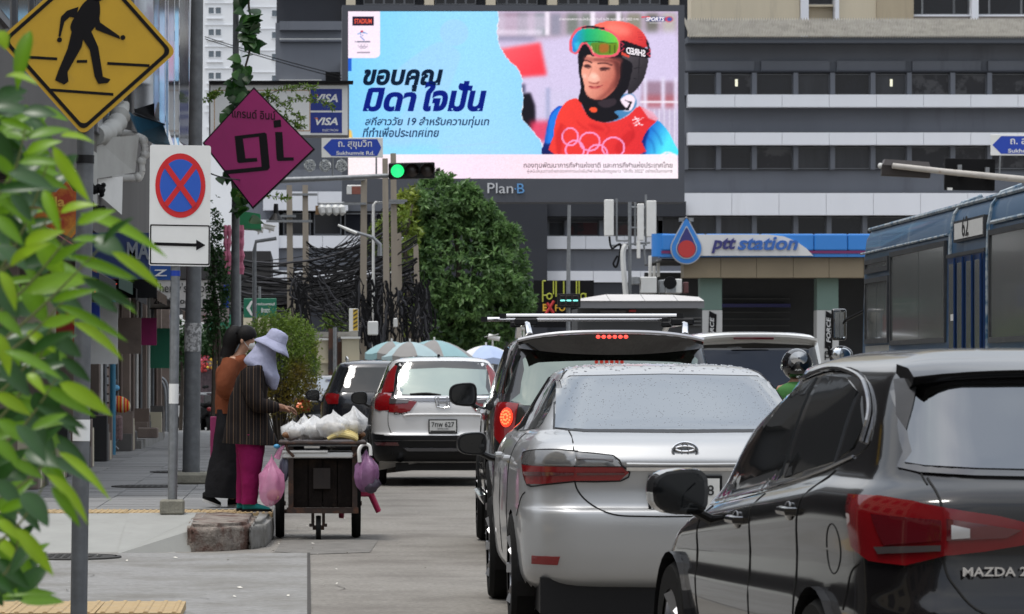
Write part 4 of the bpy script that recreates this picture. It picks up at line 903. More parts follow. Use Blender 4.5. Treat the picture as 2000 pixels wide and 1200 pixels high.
def cctv(px, py, s, lab, base, dx=-1):
    t = thing('security_camera', lab, 'camera', P(px, py+12*s/95, s)); k = s/95
    MB().tube([P(px-14*k, py-3*k, s), P(px+10*k, py+3*k, s)] if dx < 0 else [P(px+16*k, py+3*k, s), P(px-10*k, py-3*k, s)], [.055, .07], 12).build('body', M_plast, t, smooth=True)
    MB().box(P(px-2, py-5*k, s), (.34, .16, .015), M=Matrix.Rotation(R(12*dx*-1), 3, 'Y')).build('sun_shield', M_plast, t)
    MB().tube([P(px, py+2, s), P(px, py+12*k, s)]+([base] if base is not None else []), .022, 8).build('bracket', M_plast, t)
cctv(505, 447, 88, 'left one of two white cameras on the bracket under the magenta sign', None); cctv(527, 444, 88, 'right one of two white cameras on the bracket under the magenta sign', None)
cb_ = MB().tube([P(497, 640, 88), P(497, 490, 88), P(500, 472, 88), P(540, 466, 88)], [.05, .045, .04, .04], 8); cb_.build('camera_mast', M_steeld, label='short mast carrying the pair of white cameras', cat='pole')
cctv(962, 660, 82, 'white camera standing above the blue and white umbrella', Vector((P(962, 0, 82).x, F/82, 1.6)), 1); cctv(1023, 641, 82, 'white camera beside the roof bars of the black offroader', Vector((P(1023, 0, 82).x, F/82, .5)), -1)
an = thing('antenna_mast', 'phone antenna mast with white panel antennas beside the fuel station', 'antenna', Vector((P(1227, 0, 58).x, F/58, P(0, 578, 58).z)))
MB().tube([P(1230, 578, 58), P(1230, 395, 58)], .06, 10).build('mast', M_steel, an)
for q in ((1181, 390, 1199, 461, .25), (1263, 392, 1282, 463, .25), (1245, 398, 1258, 470, .18), (1244, 470, 1251, 505, .1)): MB().bx(P(q[0], q[3], 58), P(q[2], q[1], 58)+fy*q[4]).build('panel_antenna', M_plast, an, bevel=.02)
for q in ((1205, 388, 1205, 470), (1241, 395, 1241, 480), (1204, 470, 1230, 470), (1230, 405, 1262, 405), (1230, 445, 1262, 445), (1192, 480, 1270, 474), (1258, 478, 1262, 520), (1262, 380, 1262, 480)): MB().tube([P(q[0], q[1], 58)+fy*.1, P(q[2], q[3], 58)+fy*.1], .035, 8).build('bracket', M_steel, an)
MB().tube(smooth2([P(1190, 462, 58), P(1195, 485, 58), P(1212, 478, 58), P(1205, 520, 58), P(1198, 515, 58), P(1206, 500, 58)], 6, False), .035, 6).build('cable', M_wire, an); MB().tube(smooth2([P(1222, 478, 58)-fy*.1, P(1216, 500, 58)-fy*.1, P(1222, 578, 58)-fy*.1], 6, False), .10, 6).build('cable_duct', M_sheet, an)
# ---------------------------------------------------------------- fuel station
SP = 62.0; pt = thing('fuel_station', 'fuel station canopy with blue and white band and station lettering', 'building', Vector((P(1600, 0, SP).x, F/SP, 0)))
M_pb = mat('canopy_blue', (.03, .20, .58), .35, var=.06, vs=1); M_pm = mat('canopy_maroon', (.16, .015, .10), .4); M_pn = mat('canopy_navy', (.03, .03, .16), .35); M_tan = mat('canopy_tan', (.25, .20, .13), .6, var=.12, vs=.8); M_pw = mat('canopy_white', (.62, .62, .62), .4, var=.05, vs=1)
x = 1292
for i, x1_ in enumerate((1340, 1378, 1485, 1590, 1656, 1722, 1800, 1880, 1960, 2100)):
    MB().bx(P(x+.3, 490, SP), P(x1_-.3, 457, SP)+fy*1.2).build('canopy_panel', M_pb, pt, bevel=.05, seg=2); MB().bx(P(x+.3, 502, SP)+fy*.03, P(x1_-.3, 495.5, SP)+fy*1.2).build('canopy_panel', M_pb, pt); x = x1_
MB().bx(P(1292, 495.3, SP)-fy*.0, P(2100, 490.2, SP)+fy*1.2).build('maroon_stripe', M_pm, pt)
MB().lathe([(.0, 0), (.3, 0), (.3, .72), (0, .72)], P(1293, 501, SP)+fy*.35, 20).build('canopy_end', M_pb, pt, smooth=True, bevel=0)
wv = [(1336, 458.5), (1500, 458.5), (1530, 462), (1555, 472), (1575, 486), (1588, 500), (1336, 500)]
MB().prism([((px-1336)/SP, -(py-500)/SP) for px, py in wv], P(1336, 500, SP)-fy*.06, (1, 0, 0), (0, 0, 1), (0, .05, 0)).build('white_panel', M_pw, pt)
text('ptt', (0, 0, 48/SP, 30/SP), M_pn, pt, o=P(1389, 495, SP)-fy*.09, shear=.25, bold=.03, depth=.05)
text('station', (0, 0, 118/SP, 26/SP), mat('letter_blue', (.03, .12, .42), .4), pt, o=P(1440, 489, SP)-fy*.09, shear=.25, bold=.025, depth=.05)
# drop emblem
def drop(k, cy=0, n=24):
    o = []
    for i in range(n+1):
        t = R(-215)+R(250)*i/n; o.append((math.cos(t)*31*k, math.sin(t)*31*k-8))
    o += [(20*k, 22*k-2), (9*k, 40*k), (3*k, 52*k), (0, 55*k), (-3*k, 52*k), (-9*k, 40*k), (-20*k, 22*k-2)]
    return [(a/SP, b_/SP+cy/SP) for a, b_ in o]
ce = P(1340, 478, SP)
MB().prism(drop(1.0), ce-fy*.10, (1, 0, 0), (0, 0, 1), (0, .09, 0)).build('emblem_rim', mat('emblem_silver', (.45, .47, .5), .3, .6), pt)
MB().prism(drop(.93), ce-fy*.13, (1, 0, 0), (0, 0, 1), (0, .03, 0)).build('emblem_drop', M_pb, pt)
MB().prism(drop(.66), ce-fy*.15, (1, 0, 0), (0, 0, 1), (0, .02, 0)).build('emblem_inner_rim', MATS['emblem_silver'], pt); MB().prism(drop(.60), ce-fy*.165, (1, 0, 0), (0, 0, 1), (0, .015, 0)).build('emblem_inner', M_pn, pt)
MB().prism([(17/SP*math.cos(t), 17/SP*math.sin(t)-9/SP) for t in [i*.2618 for i in range(24)]], ce-fy*.18, (1, 0, 0), (0, 0, 1), (0, .014, 0)).build('emblem_disc', mat('emblem_red', (.45, .03, .03), .35), pt)
MB().bx(P(1326, 433, SP)-fy*.1, P(1354, 426, SP)).build('emblem_bracket', M_steel, pt)
for px in (1332, 1349): MB().tube([P(px, 434, SP), P(1340+(px-1340)*.4, 446, SP)], .03, 6).build('emblem_strut', M_steel, pt)
x = 1337
for x1_ in (1410, 1480, 1552, 1622, 1690, 1760, 1830, 1960, 2100): MB().bx(P(x+.4, 542, SP)+fy*.3, P(x1_-.4, 503, SP)+fy*1.2).build('fascia_panel', M_tan, pt); x = x1_
for x0_, x1_ in ((1373, 1415), (1602, 1644)):
    MB().bx(P(x0_, 605, SP)+fy*.7, P(x1_, 542.5, SP)+fy*1.4).build('column', mat('column_green', (.13, .2, .17), .6), pt); MB().bx(P(x0_-.5, 741+SP*1.38, SP)+fy*.68, P(x1_+.5, 605.5, SP)+fy*1.4).build('column_base', mat('column_white', (.50, .50, .49), .6), pt)
    MB().prism([(-.14, -.55), (.10, -.62), (.14, .5), (-.10, .62)], P((x0_+x1_)/2+2, 645, SP)+fy*.66, (1, 0, 0), (0, 0, 1), (0, .01, 0)).build('brand_tab', M_ink, pt)
    text('FORCE', (0, 0, .8, .13), MATS['canopy_white'], pt, o=P((x0_+x1_)/2+5, 669, SP)+fy*.64, u=(0, 0, 1), w=(-1, 0, 0), depth=0, bold=.02, shear=.2)
    text('ULTRA', (0, 0, .8, .24), M_ink, pt, o=P((x0_+x1_)/2+8, 722, SP)+fy*.64, u=(0, 0, 1), w=(-1, 0, 0), depth=0, bold=.02)
MB().bx(P(1300, 741+SP*1.3, SP)+fy*7, P(2100, 520, SP)+fy*7.2).build('back_wall', mat('station_dark', (.04, .042, .045), .6, var=.3, vs=.6), pt)
for k in range(9): MB().bx(P(1416, 575+k*14, SP)+fy*6.8, P(1600, 573.5+k*14, SP)+fy*6.9).build('wall_slat', mat('slat_grey', (.09, .09, .092), .6), pt)
MB().bx(P(1416, 592, SP)+fy*6.7, P(1600, 585, SP)+fy*6.9).build('wall_band', M_pn, pt)
MB().bx(P(1300, 506, SP)+fy*1.25, P(2100, 503, SP)+fy*7).build('ceiling', mat('station_dark', (.04, .042, .045)), pt)
# shop pavilion left of the canopy
pvn = thing('shop_pavilion', 'low pavilion with pale flared roof left of the fuel station column', 'building', Vector((P(1250, 0, 66).x, F/66, 0)))
M_pav = mat('pavilion_roof', (.52, .50, .48), .5, var=.08, vs=1)
px_ = [1130, 1192, 1260, 1324, 1376]; py_t = [583, 573, 573, 574, 578]
for i in range(4):
    a, b_ = px_[i]+.4, px_[i+1]-.4
    MB().add([P(a, 588, 66)-fy*0, P(b_, 588, 66), P(b_, py_t[i+1], 66)+fy*1.5, P(a, py_t[i], 66)+fy*1.5, P(a, 588, 66)+fy*.1, P(b_, 588, 66)+fy*.1], [(0, 1, 2, 3)]).build('roof_panel', M_pav, pvn)
MB().bx(P(1131, 602, 66)+fy*.05, P(1376, 588.5, 66)+fy*.2).build('fascia', mat('pavilion_fascia', (.17, .17, .18), .5), pvn)
MB().bx(P(1131, 741+91, 66)+fy*.6, P(1376, 602.5, 66)+fy*3).build('wall', MATS['station_dark'], pvn)
for k in range(3): MB().bx(P(1340, 622+k*7, 66)+fy*.5, P(1374, 619+k*7, 66)+fy*.59).build('shelf', mat('slat_grey', (.09, .09, .092)), pvn)
MB().bx(P(1175, 612, 66)+fy*.5, P(1225, 606, 66)+fy*.59).build('light_panel', mat('slat_grey', (.09, .09, .092)), pvn); MB().bx(P(1232, 609, 66)+fy*.5, P(1245, 605, 66)+fy*.59).build('red_panel', M_red, pvn)
# rooftop kit
for q, m, lab, cat_ in (((1252, 541, 1283, 573), M_sheet, 'tall pale equipment cabinet on the pavilion roof', 'cabinet'), ((1236, 540, 1250, 556), M_steel, 'small grey switch box left of the tall pale cabinet', 'box'), ((1288, 547, 1300, 573), M_steel, 'grey cabinet between the pale cabinet and the air conditioner', 'cabinet'), ((1336, 551, 1345, 573), mat('brown_red', (.09, .03, .03), .6, var=.3, vs=20), 'dark red pipe stack right of the air conditioner', 'pipes')):
    MB().bx(P(q[0], q[3], 64), P(q[2], q[1], 64)+fy*.5).build('roof_cabinet', m, bevel=.02, label=lab, cat=cat_)
ac = thing('air_conditioner', 'white outdoor air conditioner unit on the pavilion roof', 'air conditioner', P(1312, 573, 64)); MB().bx(P(1300, 573, 64), P(1332, 545, 64)+fy*.5).build('case', M_sheet, ac, bevel=.02); MB().lathe([(0, .02), (.19, .02), (.2, 0)], P(1309, 553, 64)-fy*.01, 20, Matrix.Rotation(R(90), 3, 'X')).build('fan_grille', M_blkm, ac)
MB().bx(P(1301, 572, 64)-fy*.02, P(1320, 560, 64)-fy*.005).build('vent', M_steel, ac)
for px, h_ in ((1270, 500), (1286, 508), (1278, 520)): MB().bx(P(px-3, 541, 60), P(px+3, h_, 60)+fy*.12).build('small_antenna', M_plast, label={1270: 'slim white antenna box above the pale cabinet, leftmost of three', 1286: 'slim white antenna box above the pale cabinet, rightmost of three', 1278: 'short white antenna box above the pale cabinet, middle of three'}[px], cat='antenna', bevel=.01)
# dark expo sign
es = thing('expo_sign', 'black sign with yellow neon lettering and a red X beside the big tree', 'sign', P(1100, 625, 61))
MB().bx(P(1042, 640, 61), P(1160, 548, 61)+fy*.2).build('sign_panel', M_blkm, es)
M_neo = mat('neon_yellow', (.30, .33, .05), .4, emis=(.6, .62, .08), estr=.12)
for q in ((1060, 549, 1060, 590), (1060, 549, 1066, 549), (1060, 577, 1068, 577), (1081, 549, 1081, 575), (1086, 549, 1086, 580), (1101, 549, 1101, 585), (1126, 549, 1126, 580), (1131, 549, 1131, 580)): MB().tube([P(q[0], q[1], 61)-fy*.02, P(q[2], q[3], 61)-fy*.02], .022, 6).build('neon_stroke', M_neo, es)
for px, py in ((1073, 579), (1139, 579)): MB().tube([P(px+5*math.cos(t), py+5.5*math.sin(t), 61)-fy*.02 for t in [i*.5236 for i in range(13)]], .022, 6).build('neon_stroke', M_neo, es)
MB().tube([P(1144, 573, 61)-fy*.02, P(1144, 586, 61)-fy*.02], .022, 6).build('neon_stroke', M_neo, es)
text('E', (0, 0, 8/61, 14/61), mat('neon_orange', (.55, .32, .03), .4, emis=(.7, .38, .04), estr=.15), es, o=P(1060, 608, 61)-fy*.02, bold=.03); text('PO', (0, 0, 20/61, 13/61), MATS['neon_orange'], es, o=P(1084, 608, 61)-fy*.02, bold=.02)
for a in ((1066, 613, 1082, 588), (1068, 592, 1081, 612)): MB().tube([P(a[0], a[1], 61)-fy*.04, P(a[2], a[3], 61)-fy*.04], .05, 6).build('red_stroke', M_red, es)
# ---------------------------------------------------------------- umbrellas of the market
def umb(px, py, s, r, cols, lab, dy=0, hgt=None):
    top = P(px, py, s)+fy*dy; hgt = hgt or r*.42
    t = thing('market_umbrella', lab, 'umbrella', (top.x, top.y, 0), group='market umbrellas')
    MB().cyl((top.x, top.y, 0), (top.x, top.y, top.z), .025, n=8).build('pole', M_steel, t)
    n = 8
    for k in range(n):
        b = MB(); a0 = 2*math.pi*k/n+.2; a1 = 2*math.pi*(k+1)/n+.2; rows = []
        for i in range(6):
            q = i/5; rr = r*q; z = top.z-hgt*(q**1.9)
            rows.append([Vector((top.x+rr*math.cos(a0+(a1-a0)*j/3), top.y+rr*math.sin(a0+(a1-a0)*j/3), z+(.03*q if j in (1, 2) else 0)*-1)) for j in range(4)])
        b.loft(rows, False, False); rows2 = [[rows[-1][j] for j in range(4)], [rows[-1][j]+Vector((0, 0, -.14)) for j in range(4)]]; b.loft(rows2, False, False)
        b.build('canopy_panel', mat('umb_%s' % (cols[k % len(cols)],), UC[cols[k % len(cols)]], .7, var=.1, vs=3), t, smooth=True)
    MB().cyl((top.x, top.y, top.z-.02), (top.x, top.y, top.z+.07), .02).build('finial', M_plast, t)
UC = dict(teal=(.22, .36, .38), grey=(.22, .21, .20), peach=(.62, .36, .25), blue=(.36, .44, .62), white=(.6, .6, .6), pale=(.32, .42, .44), sand=(.5, .38, .3))
umb(765, 667, 86, .62, ('teal', 'grey'), 'small teal and grey umbrella at the left end of the market row')
umb(850, 664, 86, .92, ('teal', 'grey'), 'large teal and grey umbrella in the middle of the market row', .6); umb(800, 668, 86, .75, ('pale', 'grey'), 'pale teal umbrella tucked left of the large teal one', -.2)
umb(863, 681, 84, .62, ('peach', 'sand'), 'peach coloured umbrella in front of the teal ones', -.6); umb(948, 675, 84, .68, ('blue', 'white', 'blue'), 'pale blue and white umbrella at the right end of the market row', -.3)
# ---------------------------------------------------------------- gate wall and cabinets
gw = thing('gate_wall', 'cream rendered wall with brown steel post behind the parked cars', 'wall', Vector((P(660, 0, 84).x, F/84, 0)))
M_cw = mat('wall_cream', (.50, .45, .33), .7, var=.1, vs=1.5)
for q in ((618, 665, 641, 741+110), (668, 662, 702, 741+110)): MB().bx(P(q[0], q[3], 84), P(q[2], q[1], 84)+fy*.3).build('wall_panel', M_cw, gw); MB().bx(P(q[0], 710, 84)-fy*.05, P(q[2], 707, 84)-fy*.002).build('wall_rib', M_cw, gw); MB().bx(P(q[0]-2, q[1], 84)-fy*.06, P(q[2]+2, q[1]-4, 84)+fy*.35).build('coping', M_sheet, gw)
MB().bx(P(641.5, 741+110, 84)-fy*.1, P(659, 642, 84)+fy*.2).build('gate_post', mat('rust_brown', (.09, .04, .025), .7, var=.3, vs=3, dirt=((.02, .02, .025), 1.2, .5, .55, .9)), gw); MB().cyl(P(654, 741+110, 84)-fy*.2, P(654, 640, 84)-fy*.2, .045).build('pipe', M_steel, gw)
MB().bx(P(659.5, 741+110, 84)+fy*.1, P(667.5, 668, 84)+fy*.3).build('gate_board', mat('rust_brown', (0, 0, 0)), gw)
MB().bx(P(615, 658, 84)+fy*.5, P(700, 648, 84)+fy*3).build('roof_sheet', M_corr, gw)
hzb = thing('hazard_box', 'white cabinet edge painted with yellow and black hazard stripes', 'cabinet', P(691, 649, 83)); MB().bx(P(682, 648, 83), P(700, 603, 83)+fy*.3).build('case', M_sheet, hzb, bevel=.01)
for k in range(5): MB().prism([(0, 0), (.10, .06), (.10, .10), (0, .04)], P(690, 643-k*8, 83)-fy*.006, (1, 0, 0), (0, 0, 1), (0, .005, 0)).build('stripe', mat('haz_dark', (.04, .03, .01), .6) if k % 1 == 0 else M_ink, hzb)
MB().bx(P(689.5, 646, 83)-fy*.004, P(699, 604, 83)-fy*.001).build('yellow_strip', mat('haz_yellow', (.5, .33, .03), .6), hzb)
MB().bx(P(718, 655, 84)-fy*.3, P(738, 628, 84)).build('meter_box', M_sheet, label='white meter box strapped on the cable covered poles', cat='box', bevel=.02)
MB().bx(P(768, 640, 82)-fy*.3, P(776, 622, 82)).build('meter_box', M_sheet, label='small pale box on the pole at the left edge of the tree', cat='box', bevel=.02)
# ---------------------------------------------------------------- concrete poles and cables
def cpole(x0_, y0_, x1_, y1_, s, w0, w1, lab, arms=()):
    t = thing('utility_pole', lab, 'pole', Vector((P(x1_, 0, s).x, F/s, 0)), group='concrete utility poles')
    a = Vector((P(x1_, 0, s).x, F/s, 0)); c_ = P(x0_, y0_, s); w1_ = w1/s/2*1.18; w0_ = w0/s/2*1.18
    MB().loft([[a+Vector((i*w1_, j*w1_, 0)) for i, j in ((-1, -1), (1, -1), (1, 1), (-1, 1))], [c_+Vector((i*w0_, j*w0_, 0)) for i, j in ((-1, -1), (1, -1), (1, 1), (-1, 1))]]).build('shaft', M_pole, t)
    for (ax0, ax1, ay) in arms: MB().bx(P(ax0, ay+3, s)-fy*.15, P(ax1, ay-1.5, s)-fy*.05).build('cross_arm', M_steel, t)
    return t
cpole(565, 362, 570, 640, 78, 9, 13, 'slim concrete pole with steel cross arms below the magenta diamond tip', ((520, 610, 432), (548, 578, 422)))
cpole(596, 362, 600, 640, 76, 9, 13, 'slim concrete pole right of its twin under the signal arm', ((560, 620, 380),))
cpole(711, 345, 708, 700, 80, 10, 12, 'concrete pole behind the blue road name sign', ((668, 715, 398), (690, 712, 350)))
cpole(752, 310, 758, 700, 81, 9, 12, 'left of the two tall adjoining concrete poles left of the tree', ()); cpole(768, 300, 774, 700, 80, 9, 13, 'right of the two tall adjoining concrete poles left of the tree', ((736, 790, 396), (760, 795, 392)))
cpole(812, 478, 824, 705, 77, 8, 11, 'leaning concrete pole at the left edge of the big tree', ()); cpole(779, 455, 783, 700, 79, 8, 10, 'short concrete pole right of the two tall adjoining ones', ())
wp = thing('conduit_post', 'white painted conduit post between the concrete poles', 'pole', Vector((P(729, 0, 80).x, F/80, 0))); MB().tube([Vector((P(729, 0, 80).x, F/80-.1, 0)), P(729, 402, 80)-fy*.1, P(733, 396, 80)-fy*.1, P(752, 396, 80)-fy*.1], [.035, .035, .03, .02], 8).build('conduit', M_sheet, wp, smooth=True)
MB().bx(P(563, 640, 77)-fy*.35, P(577, 565, 77)-fy*.15).build('pole_cover', M_cw, label='cream sheet metal cover around the slim concrete pole', cat='cover')
sl = thing('street_lamp', 'grey street lamp head reaching left from the concrete poles', 'street lamp', P(742, 500, 83)); MB().tube([P(742, 500, 83), P(742, 478, 83), P(728, 464, 83), P(690, 452, 83)], [.06, .05, .04, .03], 8).build('arm', M_steel, sl, smooth=True)
MB().tube([P(697, 456, 83), P(680, 449, 83), P(660, 440, 83)], [.07, .08, .05], 10, flat=.5).build('lamp_head', M_sheet, sl, smooth=True)
for i, px in enumerate((605, 635, 667)):
    t = thing('cable_coil', ('leftmost', 'middle', 'rightmost')[i]+' of three round coils of clear cable above the signal arm', 'cable coil', P(px, 337, 92))
    b = MB()
    for r_ in (11, 9.5, 8, 6.5): b.tube([P(px+r_*math.cos(a), 324+r_*1.05*math.sin(a), 92)+fy*RS.uniform(-.05, .05) for a in [k*.3491 for k in range(19)]], .008, 5)
    b.build('coil', mat('coil_grey', (.4, .42, .42), .4), t); b = MB(); 
    for k in range(6): b.tube([P(px, 324, 92), P(px+11*math.cos(k*1.047), 324+11*math.sin(k*1.047), 92)], .01, 5)
    b.build('spokes', MATS['coil_grey'], t)
tf = thing('transformer_row', 'row of pale drop fuses and insulators hung between the poles', 'insulators', P(645, 425, 76))
MB().tube([P(620, 398, 76), P(672, 397, 76)], .035, 6).build('rail', M_steel, tf)
for px in (628, 641, 655, 667): MB().tube([P(px, 400, 76), P(px, 405, 76), P(px+2, 416, 76), P(px, 421, 76)], [.05, .1, .09, .03], 10).build('insulator', M_sheet, tf, smooth=True)
MB().bx(P(616, 419, 76), P(625, 402, 76)+fy*.2).build('end_box', mat('fuse_brown', (.22, .13, .06), .6), tf)
cbx = thing('junction_box', 'rusty red junction box in a white frame on the concrete pole', 'box', P(692, 383, 78)); MB().bx(P(687, 380, 78)-fy*.2, P(704, 366, 78)).build('case', mat('box_red', (.22, .07, .05), .6, var=.2, vs=9), cbx); MB().tube([P(678, 364, 78)-fy*.1, P(706, 364, 78)-fy*.1, P(706, 368, 78)-fy*.1], .03, 6).build('frame', M_sheet, cbx); MB().bx(P(677, 380, 78)-fy*.2, P(686.5, 365, 78)).build('side_box', M_sheet, cbx)
rnd = random.Random(99)
def cable(a, b_, sag, s, r, b, wob=0, n=14):
    pts = []
    for i in range(n+1):
        t = i/n; px = a[0]+(b_[0]-a[0])*t; py = a[1]+(b_[1]-a[1])*t+sag*4*t*(1-t)+(rnd.uniform(-wob, wob) if 0 < i < n else 0)
        pts.append(P(px+(rnd.uniform(-wob, wob) if 0 < i < n else 0), py, s)+fy*0)
    b.tube(smooth2(pts, 2, False), r, 4, cap=False)
def yof(s): return F/s
bt = MB(); bg_ = MB()
for i in range(80):      # long sagging bundles
    y0_ = rnd.uniform(505, 600); y1_ = y0_-rnd.uniform(10, 60); cable((rnd.choice((440, 470, 565, 598)), y0_), (rnd.choice((710, 755, 815)), y1_), rnd.uniform(5, 40), rnd.uniform(72, 80), rnd.choice((.012, .018, .028)), bt if rnd.random() < .85 else bg_, 1.2)
for i in range(40): cable((rnd.choice((565, 600, 620)), rnd.uniform(520, 580)), (rnd.uniform(680, 770), rnd.uniform(600, 650)), rnd.uniform(-10, 45), rnd.uniform(74, 82), .012, bt if rnd.random() < .5 else bg_, 2.5)
for q in (((440, 598), (815, 528), 22, .05), ((440, 580), (815, 520), 26, .035), ((440, 560), (760, 548), 10, .03), ((450, 605), (770, 560), 14, .045)): cable(q[0], q[1], q[2], 74, q[3], bt, .6)
for i in range(130):    # the knot round the poles
    cx, cy = rnd.choice(((700, 600), (750, 590), (735, 640), (770, 620), (815, 560), (800, 600), (590, 560), (700, 560), (715, 650), (760, 660), (820, 620), (740, 560)))
    s_ = rnd.uniform(74, 82); r_ = rnd.uniform(6, 30); a0 = rnd.uniform(0, 6.28); st_ = rnd.uniform(.5, 1.6)
    pts = [P(cx+r_*math.cos(a0+k*st_*.5)+rnd.uniform(-8, 8), cy+r_*1.5*math.sin(a0+k*st_*.5)+rnd.uniform(-9, 9), s_) for k in range(6)]; (bt if rnd.random() < .8 else bg_).tube(smooth2(pts, 3, False), rnd.choice((.012, .018, .03)), 4, cap=False)
for i in range(330):     # hanging strands
    px = rnd.choice((700, 708, 716, 728, 745, 752, 760, 770, 780, 815, 822, 828, 580, 592)); y0_ = rnd.uniform(545, 625); cable((px+rnd.uniform(-12, 12), y0_), (px+rnd.uniform(-20, 20), y0_+rnd.uniform(30, 90)), 0, rnd.uniform(75, 83), rnd.choice((.012, .018, .028)), bt if rnd.random() < .85 else bg_, 3, 5)
for i in range(26): cable((660+rnd.uniform(-40, 40), rnd.uniform(480, 520)), (rnd.uniform(740, 800), rnd.uniform(400, 470)), rnd.uniform(5, 25), rnd.uniform(75, 80), .010, bt, .8)
for i in range(22): cable((598, rnd.uniform(470, 520)), (rnd.uniform(690, 760), rnd.uniform(440, 520)), rnd.uniform(10, 35), 77, .009, bt, .8)
bt.build('cable_tangle', M_wire, label='dense black tangle of overhead cables around the poles', cat='cables', kind='stuff'); bg_.build('cable_tangle', M_wireg, label='grey loose cables mixed into the overhead tangle', cat='cables', kind='stuff')
for a, b_, s_, lab in (((400, 72), (668, 148), 48, 'upper of two thin wires crossing the white tower'), ((400, 76), (668, 154), 48, 'lower of two thin wires crossing the white tower')):
    b = MB(); cable(a, b_, 3, s_, .018, b); b.build('overhead_wire', M_wire, label=lab, cat='wire')
# green road sign
gs = thing('direction_sign', 'green direction sign with white chevron behind the woman in rust', 'sign', P(508, 616, 86)); MB().bx(P(476, 621, 86), P(540, 583, 86)+fy*.04).build('sign_board', M_grn, gs, bevel=.01)
MB().prism([(0, .17), (.11, .34), (.16, .34), (.08, .17), (.16, 0), (.11, 0)], P(481, 617, 86)-fy*.006, (1, 0, 0), (0, 0, 1), (0, .004, 0)).build('chevron', M_wht, gs)
text('ทางด่วนเพชรบุรี', (0, 0, 38/86, 7/86), M_wht, gs, o=P(499, 598, 86)-fy*.01, depth=0, bold=.02); text('ชิดขวา', (0, 0, 17/86, 9/86), M_wht, gs, o=P(510, 611, 86)-fy*.01, depth=0, bold=.02)
MB().cyl(P(507, 583, 86)+fy*.06, P(507, 560, 86)+fy*.06, .03).build('hanger', M_steel, gs)
# green awning, pink banner, hanging lamp near the vine pole
MB().prism([(0, 0), (.42, -.02), (.40, .28), (0, .34)], P(468, 446, 100), (1, 0, 0), (0, 0, 1), (0, .8, 0)).build('green_awning', mat('awning_green', (.01, .17, .06), .6, var=.15, vs=3), label='green awning showing right of the dark vine pole', cat='awning')
b = MB()
for k, px in enumerate((441, 447, 468, 472)): b.tube([P(px+rnd.uniform(-1.5, 1.5), 440+j*12, 104) for j in range(9)], [.03+.02*(j % 2) for j in range(9)], 7)
b.build('pink_garland', mat('garland_pink', (.45, .12, .2), .6, var=.3, vs=8), label='pink twisted garlands hanging beside the vine pole', cat='garland', kind='stuff')
hl = MB().lathe([(0, .3), (.04, .3), (.05, .12), (.14, 0), (0, 0)], P(539, 430, 105), 14); hl.build('hanging_lamp', M_blk, label='black hanging lamp just below the magenta diamond', cat='lamp')
MB().tube(smooth2([P(390, 330, 170), P(430, 346, 150), P(470, 352, 122)], 6, False), .01, 5).build('sign_wire', M_wire, label='thin stay wire behind the no parking sign', cat='wire')
# ---------------------------------------------------------------- vehicles
def paint(name, rgb, metal=.3, rough=.32, coat=1, **k): return mat(name, rgb, rough, metal, coat=coat, **k)
C_glass = mat('car_glass_dark', (.008, .009, .010), .03, spec=.5)
C_film = mat('car_glass_film', (.33, .345, .355), .06, 1)
C_filmg = mat('car_glass_green', (.26, .30, .28), .06, 1)
C_black = mat('car_trim_black', (.007, .007, .008), .42, spec=.25)
C_rub = mat('tyre_rubber', (.010, .010, .010), .85, spec=.15)
C_rim = mat('alloy', (.35, .35, .36), .3, .9)
C_chr = mat('chrome', (.75, .75, .76), .08, 1)
C_redl = mat('lamp_red', (.20, .004, .006), .1, coat=.6, spec=.4)
C_redm = mat('lamp_deep_red', (.13, .003, .005), .1, coat=.6, spec=.3)
C_redd = mat('lamp_dark_red', (.07, .003, .006), .08, coat=1, spec=.6)
C_clr = mat('lamp_clear', (.42, .42, .43), .12, .6, coat=1)
C_clrd = mat('lamp_clear_dark', (.20, .20, .20), .15, .5, coat=1)
C_smk = mat('lamp_smoked', (.07, .06, .06), .1, .3, coat=1)
C_lit = mat('lamp_lit', (.6, .05, .02), .3, emis=(1, .045, .015), estr=1.0)
C_lit2 = mat('lamp_lit_core', (.8, .2, .05), .3, emis=(1, .14, .05), estr=1.7)
C_plate = mat('plate_white', (.62, .62, .60), .5, var=.08, vs=20)
C_ink = mat('plate_ink', (.015, .015, .016), .6)
C_gap = mat('panel_gap', (.006, .006, .006), .9)
def outline(k, NR=9, NC=8, NS=34):
    """closed plan outline of one height slice, starting at rear centre, anticlockwise seen from above mirrored"""
    z, yr, yf, w, rr, rf, bow, tr, tf, dzr, dzf = k
    yr_e = yr+bow; rr = min(rr, w*.98, (yf-yr_e)*.45); rf = min(rf, w*.98, (yf-yr_e)*.45)
    ptsx = []
    for i in range(NR): x = (w-rr)*i/NR; ptsx.append((x, yr+bow*(x/w)**2))
    y0 = yr+bow*((w-rr)/w)**2
    for i in range(NC+1):
        t = math.pi/2*i/NC; ptsx.append((w-rr+rr*math.sin(t), y0+rr-rr*math.cos(t)))
    ya = y0+rr; yb = yf-rf
    for i in range(1, NS): ptsx.append((w, ya+(yb-ya)*i/NS))
    for i in range(NC+1):
        t = math.pi/2*i/NC; ptsx.append((w-rf+rf*math.cos(t), yb+rf*math.sin(t)))
    for i in range(1, NR+1): ptsx.append(((w-rf)*(1-i/NR), yf))
    ym = (yr+yf)/2; hl = (yf-yr)/2 or 1
    out = []
    for x, y in ptsx:
        q = (y-ym)/hl; s = 1-(tr*max(0, -q)**3 if q < 0 else tf*q**2.5)
        zz = z+dzr*max(0, (ym-y)/hl)**2+dzf*max(0, (y-ym)/hl)**2
        out.append(Vector((x*s, y, zz)))
    return out+[Vector((-p.x, p.y, p.z)) for p in reversed(out[1:-1])]
